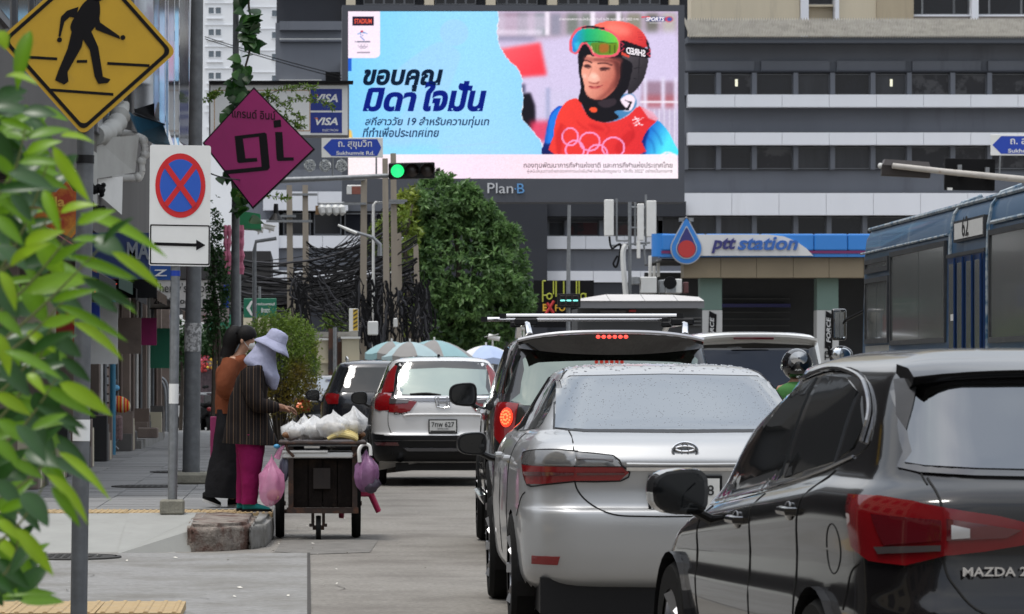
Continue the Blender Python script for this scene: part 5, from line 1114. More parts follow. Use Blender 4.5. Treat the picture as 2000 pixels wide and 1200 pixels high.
class Car:
    def __init__(s, name, label, keys, pm, loc, rz=0, arches=(), ar=.36, steps=4, cat='car', group=None, tr=.06, tf=.12, wedge=0):
        s.t = thing(name, label, cat, loc, rz, group); s.pm = pm
        K = []
        for k in keys:
            d = dict(rr=.30, rf=.5, bow=.06, tr=tr, tf=tf, dzr=0, dzf=0); d.update(k); K.append([d[q] for q in ('z', 'yr', 'yf', 'w', 'rr', 'rf', 'bow', 'tr', 'tf', 'dzr', 'dzf')])
        K = np.array(K); rows = []
        for i in range(len(K)-1):
            p0, p1, p2, p3 = K[max(i-1, 0)], K[i], K[i+1], K[min(i+2, len(K)-1)]
            for j in range(steps):
                t = j/steps; c = .5*((2*p1)+(p2-p0)*t+(2*p0-5*p1+4*p2-p3)*t*t+(3*p1-p0-3*p2+p3)*t**3)
                lin = p1*(1-t)+p2*t; c = c*.75+lin*.25
                rows.append(c)
        rows.append(K[-1])
        mb = MB(); mb.loft([outline(list(r)) for r in rows], True)
        if wedge:
            for i, v in enumerate(mb.v):
                t = max(0, min(1, (v.z-.55)/.4))*max(0, min(1, (1.42-v.z)/.3)); mb.v[i] = Vector((v.x, v.y, v.z-wedge*t*max(0, v.y-.9)))
        me = mb.mesh('body'); bm = bmesh.new(); bm.from_mesh(me)
        bmesh.ops.recalc_face_normals(bm, faces=bm.faces)
        s.bvh = BVHTree.FromBMesh(bm)
        for ay in arches:
            kill = []
            for f in bm.faces:
                c = f.calc_center_median()
                if abs(c.x) > .55 and (c.y-ay)**2+(c.z-ar+.03)**2 < ar*ar and c.z < ar*2: kill.append(f)
            vs = {v for f in kill for v in f.verts}
            bmesh.ops.delete(bm, geom=kill, context='FACES')
            for v in vs:
                if v.is_valid and v.link_faces:
                    d = Vector((v.co.y-ay, v.co.z-ar+.03)); 
                    if d.length > 1e-4: d = d.normalized()*ar; v.co.y = ay+d.x; v.co.z = ar-.03+d.y
        for f in bm.faces: f.smooth = True
        for e in bm.edges:
            if len(e.link_faces) == 2 and e.calc_face_angle(0) > .7: e.smooth = False
        bm.to_mesh(me); bm.free()
        s.body = link('body', me, s.t, pm)
        s.arches = arches; s.ar = ar
        for ay in arches:
            for sd in (-1, 1):
                b = MB(); rg = []
                for xx in (.25, .86):
                    rg.append([Vector((sd*xx, ay+ar*math.cos(t), ar-.03+ar*math.sin(t))) for t in [R(-20)+R(220)*i/16 for i in range(17)]])
                b.loft(rg, False, False); b.build('wheel_arch', C_black, s.t, world=False)
    def hit(s, p, mode, off=0):
        if mode == 'rear': o = Vector((p[0], -3, p[1])); d = Vector((0, 1, 0))
        elif mode == 'left': o = Vector((-3, p[0], p[1])); d = Vector((1, 0, 0))
        elif mode == 'right': o = Vector((3, p[0], p[1])); d = Vector((-1, 0, 0))
        elif mode == 'top': o = Vector((p[0], p[1], 4)); d = Vector((0, 0, -1))
        elif mode == 'wrap': o = Vector((math.sin(p[0])*-0, s.yc, p[1])); d = Vector((math.sin(p[0]), -math.cos(p[0]), 0))
        h = s.bvh.ray_cast(o, d)
        if h[0] is None: return None, None
        n = h[1]
        if mode == 'wrap' and n.dot(d) < 0: n = -n
        return h[0]+n*off, n
    yc = 1.0
    def w(s, *pts): return [(math.atan2(x, s.yc-y), z) for x, y, z in pts]
    def patch(s, name, poly, mode, m, off=.004, thick=.012, res=.05, parent=None, sm=0, label=None):
        if sm: poly = [(v.x, v.y) for v in smooth2([(p[0], p[1], 0) for p in poly], sm)]
        pts = []; n = len(poly)
        for i in range(n):
            a = Vector(poly[i][:2]); b = Vector(poly[(i+1) % n][:2]); k = max(1, int((b-a).length/res))
            pts += [a+(b-a)*j/k for j in range(k)]
        nb = len(pts); xs = [p.x for p in pts]; ys = [p.y for p in pts]
        def inside(x, y):
            c = False
            for i in range(nb):
                a = pts[i]; b = pts[(i+1) % nb]
                if (a.y > y) != (b.y > y) and x < (b.x-a.x)*(y-a.y)/(b.y-a.y)+a.x: c = not c
            return c
        g = []
        x = min(xs)+res/2
        while x < max(xs):
            y = min(ys)+res/2
            while y < max(ys):
                if inside(x, y) and min((Vector((x, y))-q).length for q in pts) > res*.35: g.append(Vector((x, y)))
                y += res
            x += res
        vv, _, ff, _, _, _ = geometry.delaunay_2d_cdt(pts+g, [], [list(range(nb))], 1, 1e-5)
        v3 = []; nr = []
        for v in vv:
            h, nn = s.hit((v.x, v.y), mode, off)
            if h is None: h, nn = (v3[-1], nr[-1]) if v3 else (Vector(), Vector((0, -1, 0)))
            v3.append(h); nr.append(nn)
        b = MB(); b.add(v3, [tuple(f) for f in ff])
        if thick:
            k = len(v3); bt = [v3[i]-nr[i]*thick for i in range(nb)]
            b.v += bt; b.f += [(i, (i+1) % nb, k+(i+1) % nb, k+i) for i in range(nb)]
        o = b.build(name, m, parent or s.t, smooth=True, world=False, ang=.9)
        if label: o['label'] = label
        return o
    def line(s, name, pts, mode, r=.004, m=None, off=0, sm=6, closed=False, parent=None):
        q = [(v.x, v.y) for v in smooth2([(p[0], p[1], 0) for p in pts], sm, closed)]
        out = []
        for p in q:
            h, nn = s.hit(p, mode, off)
            if h is not None: out.append(h)
        if len(out) > 1: return MB().tube(out, r, 6).build(name, m or C_gap, parent or s.t, world=False)
    def wheel(s, y, r=.32, w=.21, track=.80, steer=0, rim=C_rim):
        for sd in (-1, 1):
            Mx = Matrix.Rotation(R(90)*sd, 3, 'Y')
            c = (sd*track, y, r)
            b = MB(); b.lathe([(r*.62, -w/2), (r*.93, -w/2), (r, -w*.36), (r, w*.36), (r*.93, w/2), (r*.62, w/2)], c, 36, Mx)
            wh = b.build('wheel', C_rub, s.t, smooth=True, world=False)
            b = MB(); b.lathe([(0, w*.1), (r*.12, w*.1), (r*.12, w*.2)], c, 16, Mx); b.lathe([(r*.55, -w*.4), (r*.6, w*.44), (r*.64, w*.46), (r*.64, w*.35)], c, 32, Mx)
            for i in range(5):
                a = 2*math.pi*i/5; u = Vector((0, math.cos(a), math.sin(a)))
                b.tube([Vector(c)+Vector((sd*w*.18, 0, 0))+u*r*.1, Vector(c)+Vector((sd*w*.36, 0, 0))+u*r*.6], [.03, .045], 5)
            b.build('rim', rim, wh, smooth=True, world=False)
    def mirror(s, y, x, z, m, w=.2, h=.15, sides=(-1, 1), stalk=True, glass=True):
        for sd in sides:
            b = MB(); rg = []
            for i in range(8):
                t = i/7; sc = [.55, .82, .95, 1, 1, .97, .96, .95][i]; yy = y+.17-.2*t
                rg.append([Vector((sd*(x+w/2)+math.copysign(abs(math.cos(a))**.6, math.cos(a))*w/2*sc, yy, z+math.copysign(abs(math.sin(a))**.65, math.sin(a))*h/2*sc*(1-.18*sd*math.cos(a)))) for a in [2*math.pi*j/20 for j in range(20)]])
            b.loft(rg); mo = b.build('mirror', m, s.t, smooth=True, world=False)
            if glass:
                g = MB().loft([[Vector((sd*(x+w/2), y-.034, z))+(p-Vector((sd*(x+w/2), p.y, z)))*k+Vector((0, 0, 0)) for p in rg[-1]] for k in (.02, .86)], False); 
                for v in g.v: v.y = y-.034
                g.build('mirror_glass', C_glass, mo, world=False)
            if stalk: MB().tube([(sd*(x-.12), y+.1, z-h*.75), (sd*(x-.02), y+.08, z-h*.6), (sd*(x+w*.3), y+.06, z-h*.35)], [.045, .035, .03], 8, flat=.6).build('mirror_stalk', C_black, mo, world=False)
    def glass_rear(s, poly, m, frame=.02, sm=5, name='rear_window'): return s.patch(name, poly, 'rear', m, .004, .01, .06, sm=sm)
    def plate(s, x, z, st='', w=.34, h=.15, y=None, tilt=0):
        hp, n = s.hit((x, z), 'rear'); y = hp.y-.02 if y is None else y
        p = MB().box((x, y, z), (w+.03, .018, h+.03)).build('number_plate', C_black, s.t, bevel=.003, world=False)
        MB().box((x, y-.012, z), (w, .006, h)).build('plate_face', C_plate, p, world=False)
        return p, y-.016
def ctext(car, st, x0, z0, w, h, y, m, bold=0, shear=0, parent=None, depth=.004):
    return text(st, (x0, z0, w, h), m, parent or car.t, o=(0, y, 0), bold=bold, shear=shear, depth=depth, world=False)
# ---- silver saloon -------------------------------------------------------
zr = F/370
P_sil = paint('paint_silver', (.40, .405, .41), .5, .38, coat=.6, dirt=((.33, .32, .30), 3, .6, .85, .25))
kc_ = [dict(z=.24, yr=.34, yf=4.35, w=.78), dict(z=.275, yr=.14, yf=4.5, w=.835), dict(z=.33, yr=.06, yf=4.55, w=.865), dict(z=.45, yr=.015, yf=4.6, w=.878),
       dict(z=.60, yr=.0, yf=4.63, w=.8875), dict(z=.68, yr=.01, yf=4.62, w=.8875), dict(z=.705, yr=.05, yf=4.6, w=.886), dict(z=.80, yr=.065, yf=4.5, w=.884),
       dict(z=.90, yr=.045, yf=4.35, w=.878), dict(z=.945, yr=.03, yf=4.2, w=.868), dict(z=.99, yr=.06, yf=4.05, w=.852, rr=.26), dict(z=1.04, yr=.11, yf=3.85, w=.825, rr=.26),
       dict(z=1.075, yr=.22, yf=3.65, w=.79, rr=.26), dict(z=1.10, yr=.42, yf=3.5, w=.755, rr=.24), dict(z=1.14, yr=.54, yf=3.35, w=.735, rr=.2, bow=.05), dict(z=1.38, yr=1.14, yf=2.75, w=.60, rr=.18, bow=.05),
       dict(z=1.425, yr=1.30, yf=2.6, w=.555, rr=.2), dict(z=1.455, yr=1.55, yf=2.4, w=.46, rr=.2), dict(z=1.468, yr=1.85, yf=2.2, w=.25, rr=.1)]
c = Car('silver_saloon', 'silver saloon seen from behind with rain drops on its rear window', kc_, P_sil, (2.0, zr, 0), R(-.4), (.96, 3.66), .345)
c.yc = 1.3
RW = [(-.655, 1.115), (-.60, 1.37), (-.52, 1.392), (0, 1.402), (.52, 1.392), (.60, 1.37), (.655, 1.115), (.5, 1.102), (0, 1.098), (-.5, 1.102)]
def inset(poly, k, dz=0): return [(x*k, z) for x, z in poly]
C_drop = mat('water_drop', (.16, .17, .18), .05, .5, coat=1)
c.patch('rear_window_frame', [(x*1.02, 1.24+(z-1.24)*1.05) for x, z in RW], 'rear', C_black, .002, .008, .06)
rw = c.patch('rear_window', RW, 'rear', C_film, .005, .006, .05)
# drops and a warning light behind the glass
b = MB(); rnd = random.Random(5)
for i in range(750):
    x = rnd.uniform(-.58, .58); z = rnd.uniform(1.12, 1.385); r = rnd.choice([.0016, .002, .0025, .0035])
    h, n = c.hit((x, z), 'rear', .0055)
    if h is None or n.z > .99: continue
    a1, a2 = basis(n); rg = [h+a1*math.cos(t)*r+a2*math.sin(t)*r*1.3 for t in [k*math.pi/3 for k in range(6)]]
    b.add(rg+[h+n*r*.5], [(k, (k+1) % 6, 6) for k in range(6)])
b.build('rain_drops', C_drop, c.t, world=False, kind='stuff')
b = MB()
for i in range(260):
    x = rnd.uniform(-.52, .52); y = rnd.uniform(1.3, 2.4); r = rnd.choice([.004, .006, .008])
    h, n = c.hit((x, y), 'top', .0005)
    if h is None or h.z < 1.38: continue
    b.ell(h, (r, r, r*.6), 6, 3, top=math.pi/2)
b.build('roof_drops', C_clr, c.t, world=False, kind='stuff')
for sd in (-1, 1):
    c.line('roof_seam', [(sd*.585, 1.37), (sd*.56, 1.405), (sd*.53, 1.43)], 'rear', .004, sm=4)
    c.line('roof_strip', [(sd*.565, 1.35), (sd*.54, 1.6), (sd*.52, 2.0), (sd*.50, 2.5)], 'top', .006, C_black, -.001)
    # tail lamp: clear upper, red lower
    wl = c.w((sd*.85, .46, .975), (sd*.86, .30, .985), (sd*.84, .12, .996), (sd*.72, .06, .998), (sd*.585, .05, .99), (sd*.585, .05, .925), (sd*.80, .09, .925), (sd*.87, .32, .925))
    c.patch('tail_lamp', wl, 'wrap', C_clrd, .010, .02, .04)
    wl = c.w((sd*.87, .32, .92), (sd*.80, .09, .918), (sd*.585, .05, .918), (sd*.585, .05, .845), (sd*.80, .09, .822), (sd*.86, .22, .82))
    c.patch('tail_lamp', wl, 'wrap', C_redl, .010, .02, .04)
    c.patch('lamp_band', c.w((sd*.86, .26, .885), (sd*.80, .10, .888), (sd*.60, .05, .888), (sd*.60, .05, .874), (sd*.80, .10, .868), (sd*.86, .24, .865)), 'wrap', C_redd, .016, .006, .04)
    c.patch('tail_lamp', [(sd*.578, .987), (sd*.385, .968), (sd*.34, .925), (sd*.578, .924)], 'rear', C_clrd, .012, .02, .04)
    c.patch('tail_lamp', [(sd*.578, .918), (sd*.335, .918), (sd*.297, .888), (sd*.345, .846), (sd*.578, .843)], 'rear', C_redl, .012, .02, .04)
    c.patch('lamp_band', [(sd*.57, .888), (sd*.32, .888), (sd*.32, .878), (sd*.57, .874)], 'rear', C_redd, .018, .006, .04)
    c.patch('lamp_band', [(sd*.57, .958), (sd*.38, .95), (sd*.38, .945), (sd*.57, .952)], 'rear', C_smk, .018, .006, .04)
    c.line('lamp_seal', [(sd*.582, .99), (sd*.38, .971), (sd*.335, .925), (sd*.292, .888), (sd*.34, .842), (sd*.582, .839)], 'rear', .004, C_gap, .008, sm=2)
    c.line('lamp_seal', c.w((sd*.582, .05, .995), (sd*.72, .06, 1.003), (sd*.84, .12, 1.0), (sd*.86, .30, .99), (sd*.85, .46, .978), (sd*.87, .32, .92), (sd*.86, .22, .815), (sd*.80, .09, .817), (sd*.582, .05, .84)), 'wrap', .004, C_gap, .006, sm=3)
    c.patch('reflector', [(sd*.80, .44), (sd*.66, .44), (sd*.67, .395), (sd*.80, .395)], 'rear', C_redl, .006, .01, .05)
    c.line('panel_gap', [(sd*.587, 1.10), (sd*.583, .9), (sd*.57, .80), (sd*.50, .72), (sd*.38, .665), (sd*.2, .655), (0, .655)], 'rear', .0045)
    md = 'left' if sd < 0 else 'right'
    c.patch('side_window', [(.78, 1.14), (1.25, 1.345), (1.75, 1.385), (2.3, 1.375), (2.9, 1.22), (3.15, 1.10), (2.2, 1.075), (1.2, 1.10)], md, C_glass, .006, .01, .08, sm=3)
    c.line('window_pillar', [(2.0, 1.08), (2.0, 1.39)], md, .03, C_black, -.015, 3)
    c.line('door_gap', [(1.15, 1.08), (1.28, .8), (1.3, .55), (1.42, .3)], md); c.line('door_gap', [(2.08, 1.05), (2.08, .3)], md); c.line('door_gap', [(3.05, 1.05), (3.1, .6), (3.05, .3)], md)
    c.line('bumper_gap', [(.30, .775), (.42, .72), (.55, .64)], md)
    for hy in (1.38, 2.28):
        h, n = c.hit((hy, .93), md, .02)
        MB().tube([h+Vector((-sd*.03, -.1, 0)), h+Vector((0, -.07, 0)), h+Vector((0, .07, 0)), h+Vector((-sd*.03, .1, 0))], .015, 8).build('door_handle', P_sil, c.t, smooth=True, world=False)
c.line('trunk_lip', [(-.31, .932), (0, .93), (.31, .932)], 'rear', .009, P_sil, .002)
c.patch('chrome_strip', [(-.31, .918), (.31, .918), (.31, .898), (-.31, .898)], 'rear', C_chr, .012, .01, .06)
c.patch('bumper_step', [(-.40, .72), (.40, .72), (.38, .69), (-.38, .69)], 'rear', C_black, .004, .004, .06) if False else None
pl, py_ = c.plate(.24-.24, .775, w=.36, h=.16); ctext(c, '3กท 4018', -.15, .765, .30, .055, py_, C_ink, .01, parent=pl)
# oval badge of three ellipses
h, n = c.hit((0, 1.0), 'rear', .006)
def ering(b, cx, cz, rx, rz, r, y, n=28): b.tube([(cx+rx*math.cos(t), y, cz+rz*math.sin(t)) for t in [2*math.pi*i/n for i in range(n+1)]], r, 6)
b = MB(); ering(b, 0, 1.0, .066, .044, .007, h.y-.006); ering(b, 0, 1.012, .05, .014, .0055, h.y-.006); ering(b, 0, 1.0, .018, .04, .0055, h.y-.006); b.build('badge', C_chr, c.t, smooth=True, world=False)
MB().ell((0, h.y+.004, 1.0), (.062, .008, .04), 20, 8).build('badge_backing', mat('badge_dark', (.16, .17, .18), .3, .6), c.t, world=False)
c.wheel(.96, .325, .2, .785); c.wheel(3.66, .325, .2, .785)
c.mirror(3.02, .92, .985, C_black, .185, .14)
MB().bx((-.76, .16, .13), (.76, 4.4, .32)).build('underbody', C_black, c.t, world=False)
saloon = c
# ---- dark hatchback ------------------------------------------------------
P_blk = mat('paint_graphite', (.0065, .006, .0065), .14, .1, coat=.55, spec=.25)
km = [dict(z=.18, yr=.30, yf=3.8, w=.74), dict(z=.22, yr=.12, yf=3.95, w=.79), dict(z=.30, yr=.05, yf=4.0, w=.82), dict(z=.48, yr=0, yf=4.06, w=.845),
      dict(z=.60, yr=.0, yf=4.06, w=.848), dict(z=.68, yr=.03, yf=4.03, w=.84), dict(z=.78, yr=.055, yf=3.97, w=.838), dict(z=.90, yr=.055, yf=3.8, w=.845, rr=.34),
      dict(z=.97, yr=.065, yf=3.6, w=.838, rr=.36), dict(z=1.01, yr=.10, yf=3.4, w=.80, rr=.36), dict(z=1.045, yr=.16, yf=3.42, w=.755, rr=.34, rf=.36), dict(z=1.09, yr=.22, yf=3.34, w=.725, rr=.3, rf=.36), dict(z=1.25, yr=.40, yf=3.0, w=.665, rr=.26, rf=.36),
      dict(z=1.36, yr=.52, yf=2.6, w=.61, rr=.24), dict(z=1.42, yr=.60, yf=2.6, w=.56, rr=.24), dict(z=1.455, yr=.74, yf=2.48, w=.48, rr=.22), dict(z=1.485, yr=1.0, yf=2.3, w=.34, rr=.2), dict(z=1.495, yr=1.4, yf=1.9, w=.15, rr=.1)]
mz_y = R(5.2); lcx, lcy = 1.832, 11.85
c = Car('dark_hatchback', 'dark graphite hatchback close in the right corner with angular red tail lamp', km, P_blk, (lcx+.8475*math.cos(mz_y), lcy+.8475*math.sin(mz_y)-.2, 0), mz_y, (.80, 3.37), .345, steps=5, tf=.04, wedge=.075)
c.yc = 1.2
c.patch('rear_window', [(-.585, 1.085), (-.605, 1.13), (-.585, 1.25), (-.52, 1.345), (0, 1.355), (.52, 1.345), (.585, 1.25), (.605, 1.13), (.585, 1.085), (0, 1.07)], 'rear', mat('car_glass_rear', (.15, .16, .17), .04, 1), .012, .01, .035, sm=3)
C_gloss = mat('gloss_black', (.006, .006, .007), .06, coat=1)
c.patch('window_surround', [(-.605, 1.065), (-.63, 1.13), (-.605, 1.26), (-.54, 1.36), (0, 1.375), (.54, 1.36), (.605, 1.26), (.63, 1.13), (.605, 1.065), (0, 1.05)], 'rear', C_gloss, .008, .008, .035, sm=3)
# roof spoiler over the window
rg = []
for sec in ((.0, 0), (.5, 0), (1, 0)):
    pass
b = MB(); rows = []
for i in range(13):
    x = -.56+1.12*i/12; e = abs(x)/.56; yb = .50+.05*e*e; zt = 1.428-.025*e**3
    rows.append([Vector((x, .78, zt+.03)), Vector((x, .62, zt+.015)), Vector((x, yb, zt-.015)), Vector((x, yb+.01, zt-.035)), Vector((x, .62, zt-.06)), Vector((x, .80, zt-.05))])
b.loft(rows); b.build('roof_spoiler', P_blk, c.t, smooth=True, world=False, ang=.9)
for sd in (-1, 1):   # side fins of the spoiler
    c.patch('spoiler_fin', [(sd*.575, 1.37), (sd*.52, 1.375), (sd*.55, 1.30), (sd*.60, 1.20), (sd*.61, 1.25)], 'rear', mat('fin_grey', (.03, .03, .032), .4, spec=.3), .016, .02, .02)
    C_ml = C_redl
    c.patch('tail_lamp', c.w((sd*.82, .44, .985), (sd*.80, .20, .985), (sd*.70, .10, .972), (sd*.585, .07, .955), (sd*.585, .07, .80), (sd*.72, .10, .765), (sd*.80, .24, .775), (sd*.83, .36, .82)), 'wrap', C_redm, .012, .02, .03)
    c.patch('tail_lamp', [(sd*.578, .955), (sd*.40, .93), (sd*.26, .895), (sd*.20, .87), (sd*.30, .84), (sd*.45, .815), (sd*.578, .80)], 'rear', C_redm, .014, .02, .03)
    c.patch('lamp_cell', c.w((sd*.79, .24, .93), (sd*.60, .075, .915), (sd*.60, .075, .85), (sd*.76, .18, .83)), 'wrap', C_redd, .019, .006, .03)
    c.patch('lamp_cell', [(sd*.57, .92), (sd*.33, .885), (sd*.38, .86), (sd*.57, .85)], 'rear', C_redd, .020, .006, .03)
    c.patch('lamp_cell', c.w((sd*.78, .22, .823), (sd*.60, .075, .835), (sd*.60, .075, .815), (sd*.77, .2, .80)), 'wrap', C_smk, .020, .006, .03)
    c.patch('lamp_cell', [(sd*.555, .90), (sd*.50, .89), (sd*.50, .86), (sd*.555, .855)], 'rear', C_clr, .024, .006, .03)
    md = 'left' if sd < 0 else 'right'
    DLO = [(.78, 1.13), (.72, 1.20), (.95, 1.33), (1.3, 1.395), (1.75, 1.405), (2.15, 1.36), (2.6, 1.13), (2.86, .93), (2.88, .90), (2.0, .965), (1.2, 1.06)]
    c.patch('window_frame', [(1.75+(y-1.75)*1.035, 1.22+(z-1.22)*1.09) for y, z in DLO], md, C_gloss, .003, .008, .06, sm=3)
    c.patch('side_window', [(1.84, .995), (1.84, 1.385), (2.12, 1.34), (2.55, 1.12), (2.78, .925)], md, C_glass, .008, .008, .05, sm=0)
    c.patch('side_window', [(1.74, 1.01), (1.74, 1.39), (1.35, 1.382), (1.08, 1.335), (1.02, 1.085)], md, C_glass, .008, .008, .05, sm=0)
    c.patch('side_window', [(.96, 1.10), (1.01, 1.32), (.80, 1.215), (.83, 1.14)], md, C_glass, .008, .008, .05, sm=0)
    c.line('window_visor', [(.74, 1.16), (.80, 1.27), (1.05, 1.365), (1.4, 1.405), (1.75, 1.412), (2.1, 1.375)], md, .009, mat('visor_edge', (.25, .25, .26), .1, .8), .012)
    c.line('belt_line', [(.80, 1.11), (1.2, 1.045), (2.0, .955), (2.9, .885)], md, .006, mat('visor_edge', (.25, .25, .26), .1, .8), .004)
    c.line('door_gap', [(.95, 1.06), (1.10, .88), (1.13, .6), (1.2, .3)], md); c.line('door_gap', [(1.85, .95), (1.88, .7), (1.86, .3)], md); c.line('door_gap', [(2.82, .87), (2.9, .7), (2.86, .3)], md)
    c.line('bumper_gap', [(.33, .765), (.42, .72), (.47, .6)], md)
    for hy in (1.2, 2.08):
        h, n = c.hit((hy, .93-(hy-.9)*.075), md, .022)
        MB().tube([h+Vector((-sd*.035, -.1, 0)), h+Vector((0, -.07, 0)), h+Vector((0, .07, 0)), h+Vector((-sd*.035, .1, 0))], .016, 8).build('door_handle', P_blk, c.t, smooth=True, world=False)
        MB().ell(h-Vector((sd*.018, 0, .0)), (.012, .06, .035), 12, 8).build('handle_cup', C_gloss, c.t, smooth=True, world=False)
    c.line('hatch_gap', [(sd*.59, 1.05), (sd*.582, .95), (sd*.582, .80), (sd*.55, .7), (sd*.42, .60), (0, .58)], 'rear', .005)
    c.line('pillar_gap', [(sd*.60, 1.03), (sd*.605, 1.13), (sd*.59, 1.27), (sd*.55, 1.37)], 'rear', .004)
c.line('fuel_flap', [(.62+.085*math.cos(t), .80+.085*math.sin(t)) for t in [i*math.pi/6 for i in range(12)]], 'left', .003, C_gap, closed=True)
ctext(c, 'MAZDA 2', -.53, .735, .215, .03, .045, C_chr, .02)
pl, py_ = c.plate(0, .66, w=.36, h=.15); ctext(c, '9กด 2251', -.15, .64, .3, .05, py_, C_ink, .01, parent=pl)
c.wheel(.80, .31, .2, .755); c.wheel(3.37, .31, .2, .755)
c.mirror(2.55, .86, .935, C_gloss, .235, .185)
MB().bx((-.55, .3, .1), (.55, 3.8, .25)).build('underbody', C_black, c.t, world=False)
# heat lines seen in rear glass
c.line('wiper', [(-.05, 1.06), (.2, 1.075), (.42, 1.07)], 'rear', .008, C_black, .012)
# ---- white crossover -----------------------------------------------------
P_wht = paint('paint_pearl', (.70, .695, .69), .15, .32)
kw = [dict(z=.30, yr=.22, yf=4.3, w=.84), dict(z=.36, yr=.06, yf=4.45, w=.89), dict(z=.55, yr=.0, yf=4.55, w=.92), dict(z=.66, yr=.0, yf=4.58, w=.9275), dict(z=.70, yr=.03, yf=4.58, w=.9275), dict(z=.85, yr=.035, yf=4.56, w=.925),
      dict(z=1.0, yr=.04, yf=4.45, w=.915), dict(z=1.10, yr=.06, yf=4.2, w=.895), dict(z=1.17, yr=.10, yf=3.9, w=.855), dict(z=1.22, yr=.15, yf=3.6, w=.82, rr=.26), dict(z=1.45, yr=.34, yf=3.1, w=.73, rr=.22),
      dict(z=1.58, yr=.44, yf=2.85, w=.665, rr=.2), dict(z=1.63, yr=.5, yf=2.7, w=.61, rr=.22), dict(z=1.665, yr=.7, yf=2.5, w=.48), dict(z=1.68, yr=1.1, yf=2.2, w=.25, rr=.15)]
sv = 152; c = Car('white_crossover', 'white crossover with tall red lamps waiting beyond the food cart', kw, P_wht, ((865-600)/sv, F/sv, 0), R(-.3), (.95, 3.61), .385)
c.yc = 1.4
c.patch('rear_window', [(-.69, 1.165), (-.665, 1.28), (-.60, 1.53), (-.55, 1.60), (0, 1.615), (.55, 1.60), (.60, 1.53), (.665, 1.28), (.69, 1.165), (0, 1.145)], 'rear', C_gloss, .004, .01, .06, sm=2)
c.patch('rear_glass', [(-.52, 1.18), (-.56, 1.27), (-.58, 1.50), (0, 1.525), (.58, 1.50), (.56, 1.27), (.60, 1.18), (0, 1.16)], 'rear', C_filmg, .007, .004, .06)
c.line('wiper', [(-.02, 1.165), (-.2, 1.185), (-.42, 1.175)], 'rear', .014, C_black, .016)
c.patch('chrome_bar', [(-.72, 1.16), (.72, 1.16), (.68, 1.137), (-.68, 1.137)], 'rear', C_chr, .010, .012, .06)
c.patch('chrome_bar', [(-.5, 1.137), (.5, 1.137), (.3, 1.09), (-.3, 1.09)], 'rear', mat('dark_chrome', (.2, .2, .21), .15, .9), .008, .01, .06)
h, n = c.hit((0, 1.09), 'rear', .01); hy = h.y-.012
b = MB(); b.bx((-.07, hy, 1.03), (-.045, hy+.02, 1.15)); b.bx((.045, hy, 1.03), (.07, hy+.02, 1.15)); b.bx((-.05, hy, 1.075), (.05, hy+.02, 1.095))
pts = [(-.1, hy, 1.16), (.1, hy, 1.16), (.08, hy, 1.03), (0, hy, 1.01), (-.08, hy, 1.03), (-.1, hy, 1.16)]; b.tube(pts, .008, 6); b.build('badge', C_chr, c.t, world=False)
for sd in (-1, 1):
    c.patch('tail_lamp', c.w((sd*.72, .36, 1.56), (sd*.79, .42, 1.45), (sd*.86, .25, 1.22), (sd*.88, .18, 1.19), (sd*.80, .11, 1.19), (sd*.68, .10, 1.22), (sd*.665, .30, 1.45), (sd*.64, .38, 1.55)), 'wrap', C_redl, .010, .02, .05)
    c.patch('tail_lamp', c.w((sd*.90, .36, 1.19), (sd*.85, .12, 1.20), (sd*.70, .08, 1.19), (sd*.70, .08, .98), (sd*.85, .12, .97), (sd*.90, .24, 1.0)), 'wrap', C_redl, .012, .02, .05)
    c.patch('tail_lamp', [(sd*.69, 1.13), (sd*.42, 1.10), (sd*.33, 1.09), (sd*.42, .97), (sd*.52, .945), (sd*.69, .955)], 'rear', C_redl, .012, .02, .05)
    c.patch('lamp_band', [(sd*.68, 1.125), (sd*.43, 1.105), (sd*.45, 1.07), (sd*.68, 1.06)], 'rear', C_smk, .018, .006, .05)
    c.patch('reflector', [(sd*.86, .57), (sd*.58, .57), (sd*.56, .53), (sd*.84, .53)], 'rear', C_redd, .02, .01, .05)
    c.line('panel_gap', [(sd*.70, .97), (sd*.70, .8), (sd*.66, .68)], 'rear', .005)
    md = 'left' if sd < 0 else 'right'
    c.patch('side_window', [(.45, 1.26), (.6, 1.50), (1.3, 1.575), (2.2, 1.57), (2.9, 1.35), (3.25, 1.2), (2, 1.19)], md, C_glass, .006, .01, .1, sm=3)
    c.line('door_gap', [(1.25, 1.2), (1.35, .8), (1.45, .4)], md, .006); c.line('door_gap', [(2.25, 1.2), (2.25, .4)], md, .006)
c.patch('lower_cladding', [(-.9, .655), (.9, .655), (.88, .33), (-.88, .33)], 'rear', C_black, .012, .01, .08)
for md in ('left', 'right'): c.patch('lower_cladding', [(.0, .655), (.3, .68), (.45, .7), (.45, .33), (.1, .33)], md, C_black, .012, .01, .08)
c.patch('skid_trim', [(-.5, .50), (.75, .50), (.72, .46), (-.45, .46)], 'rear', mat('satin_trim', (.12, .12, .13), .25, .6), .03, .02, .08)
c.patch('bumper_line', [(-.85, .60), (.85, .60), (.85, .585), (-.85, .585)], 'rear', C_gloss, .025, .015, .08)
MB().tube([(-.55, .0, .36), (-.55, .25, .36)], .05, 14, cap=False).build('exhaust', C_chr, c.t, world=False)
c.patch('plate_recess', [(-.46, .90), (.46, .90), (.40, .865), (.34, .70), (-.34, .70), (-.40, .865)], 'rear', paint('paint_pearl', (0, 0, 0)), -.0, .0, .06) if False else None
c.line('garnish', [(-.5, .905), (-.42, .925), (0, .928), (.42, .925), (.5, .905)], 'rear', .018, P_wht, .004)
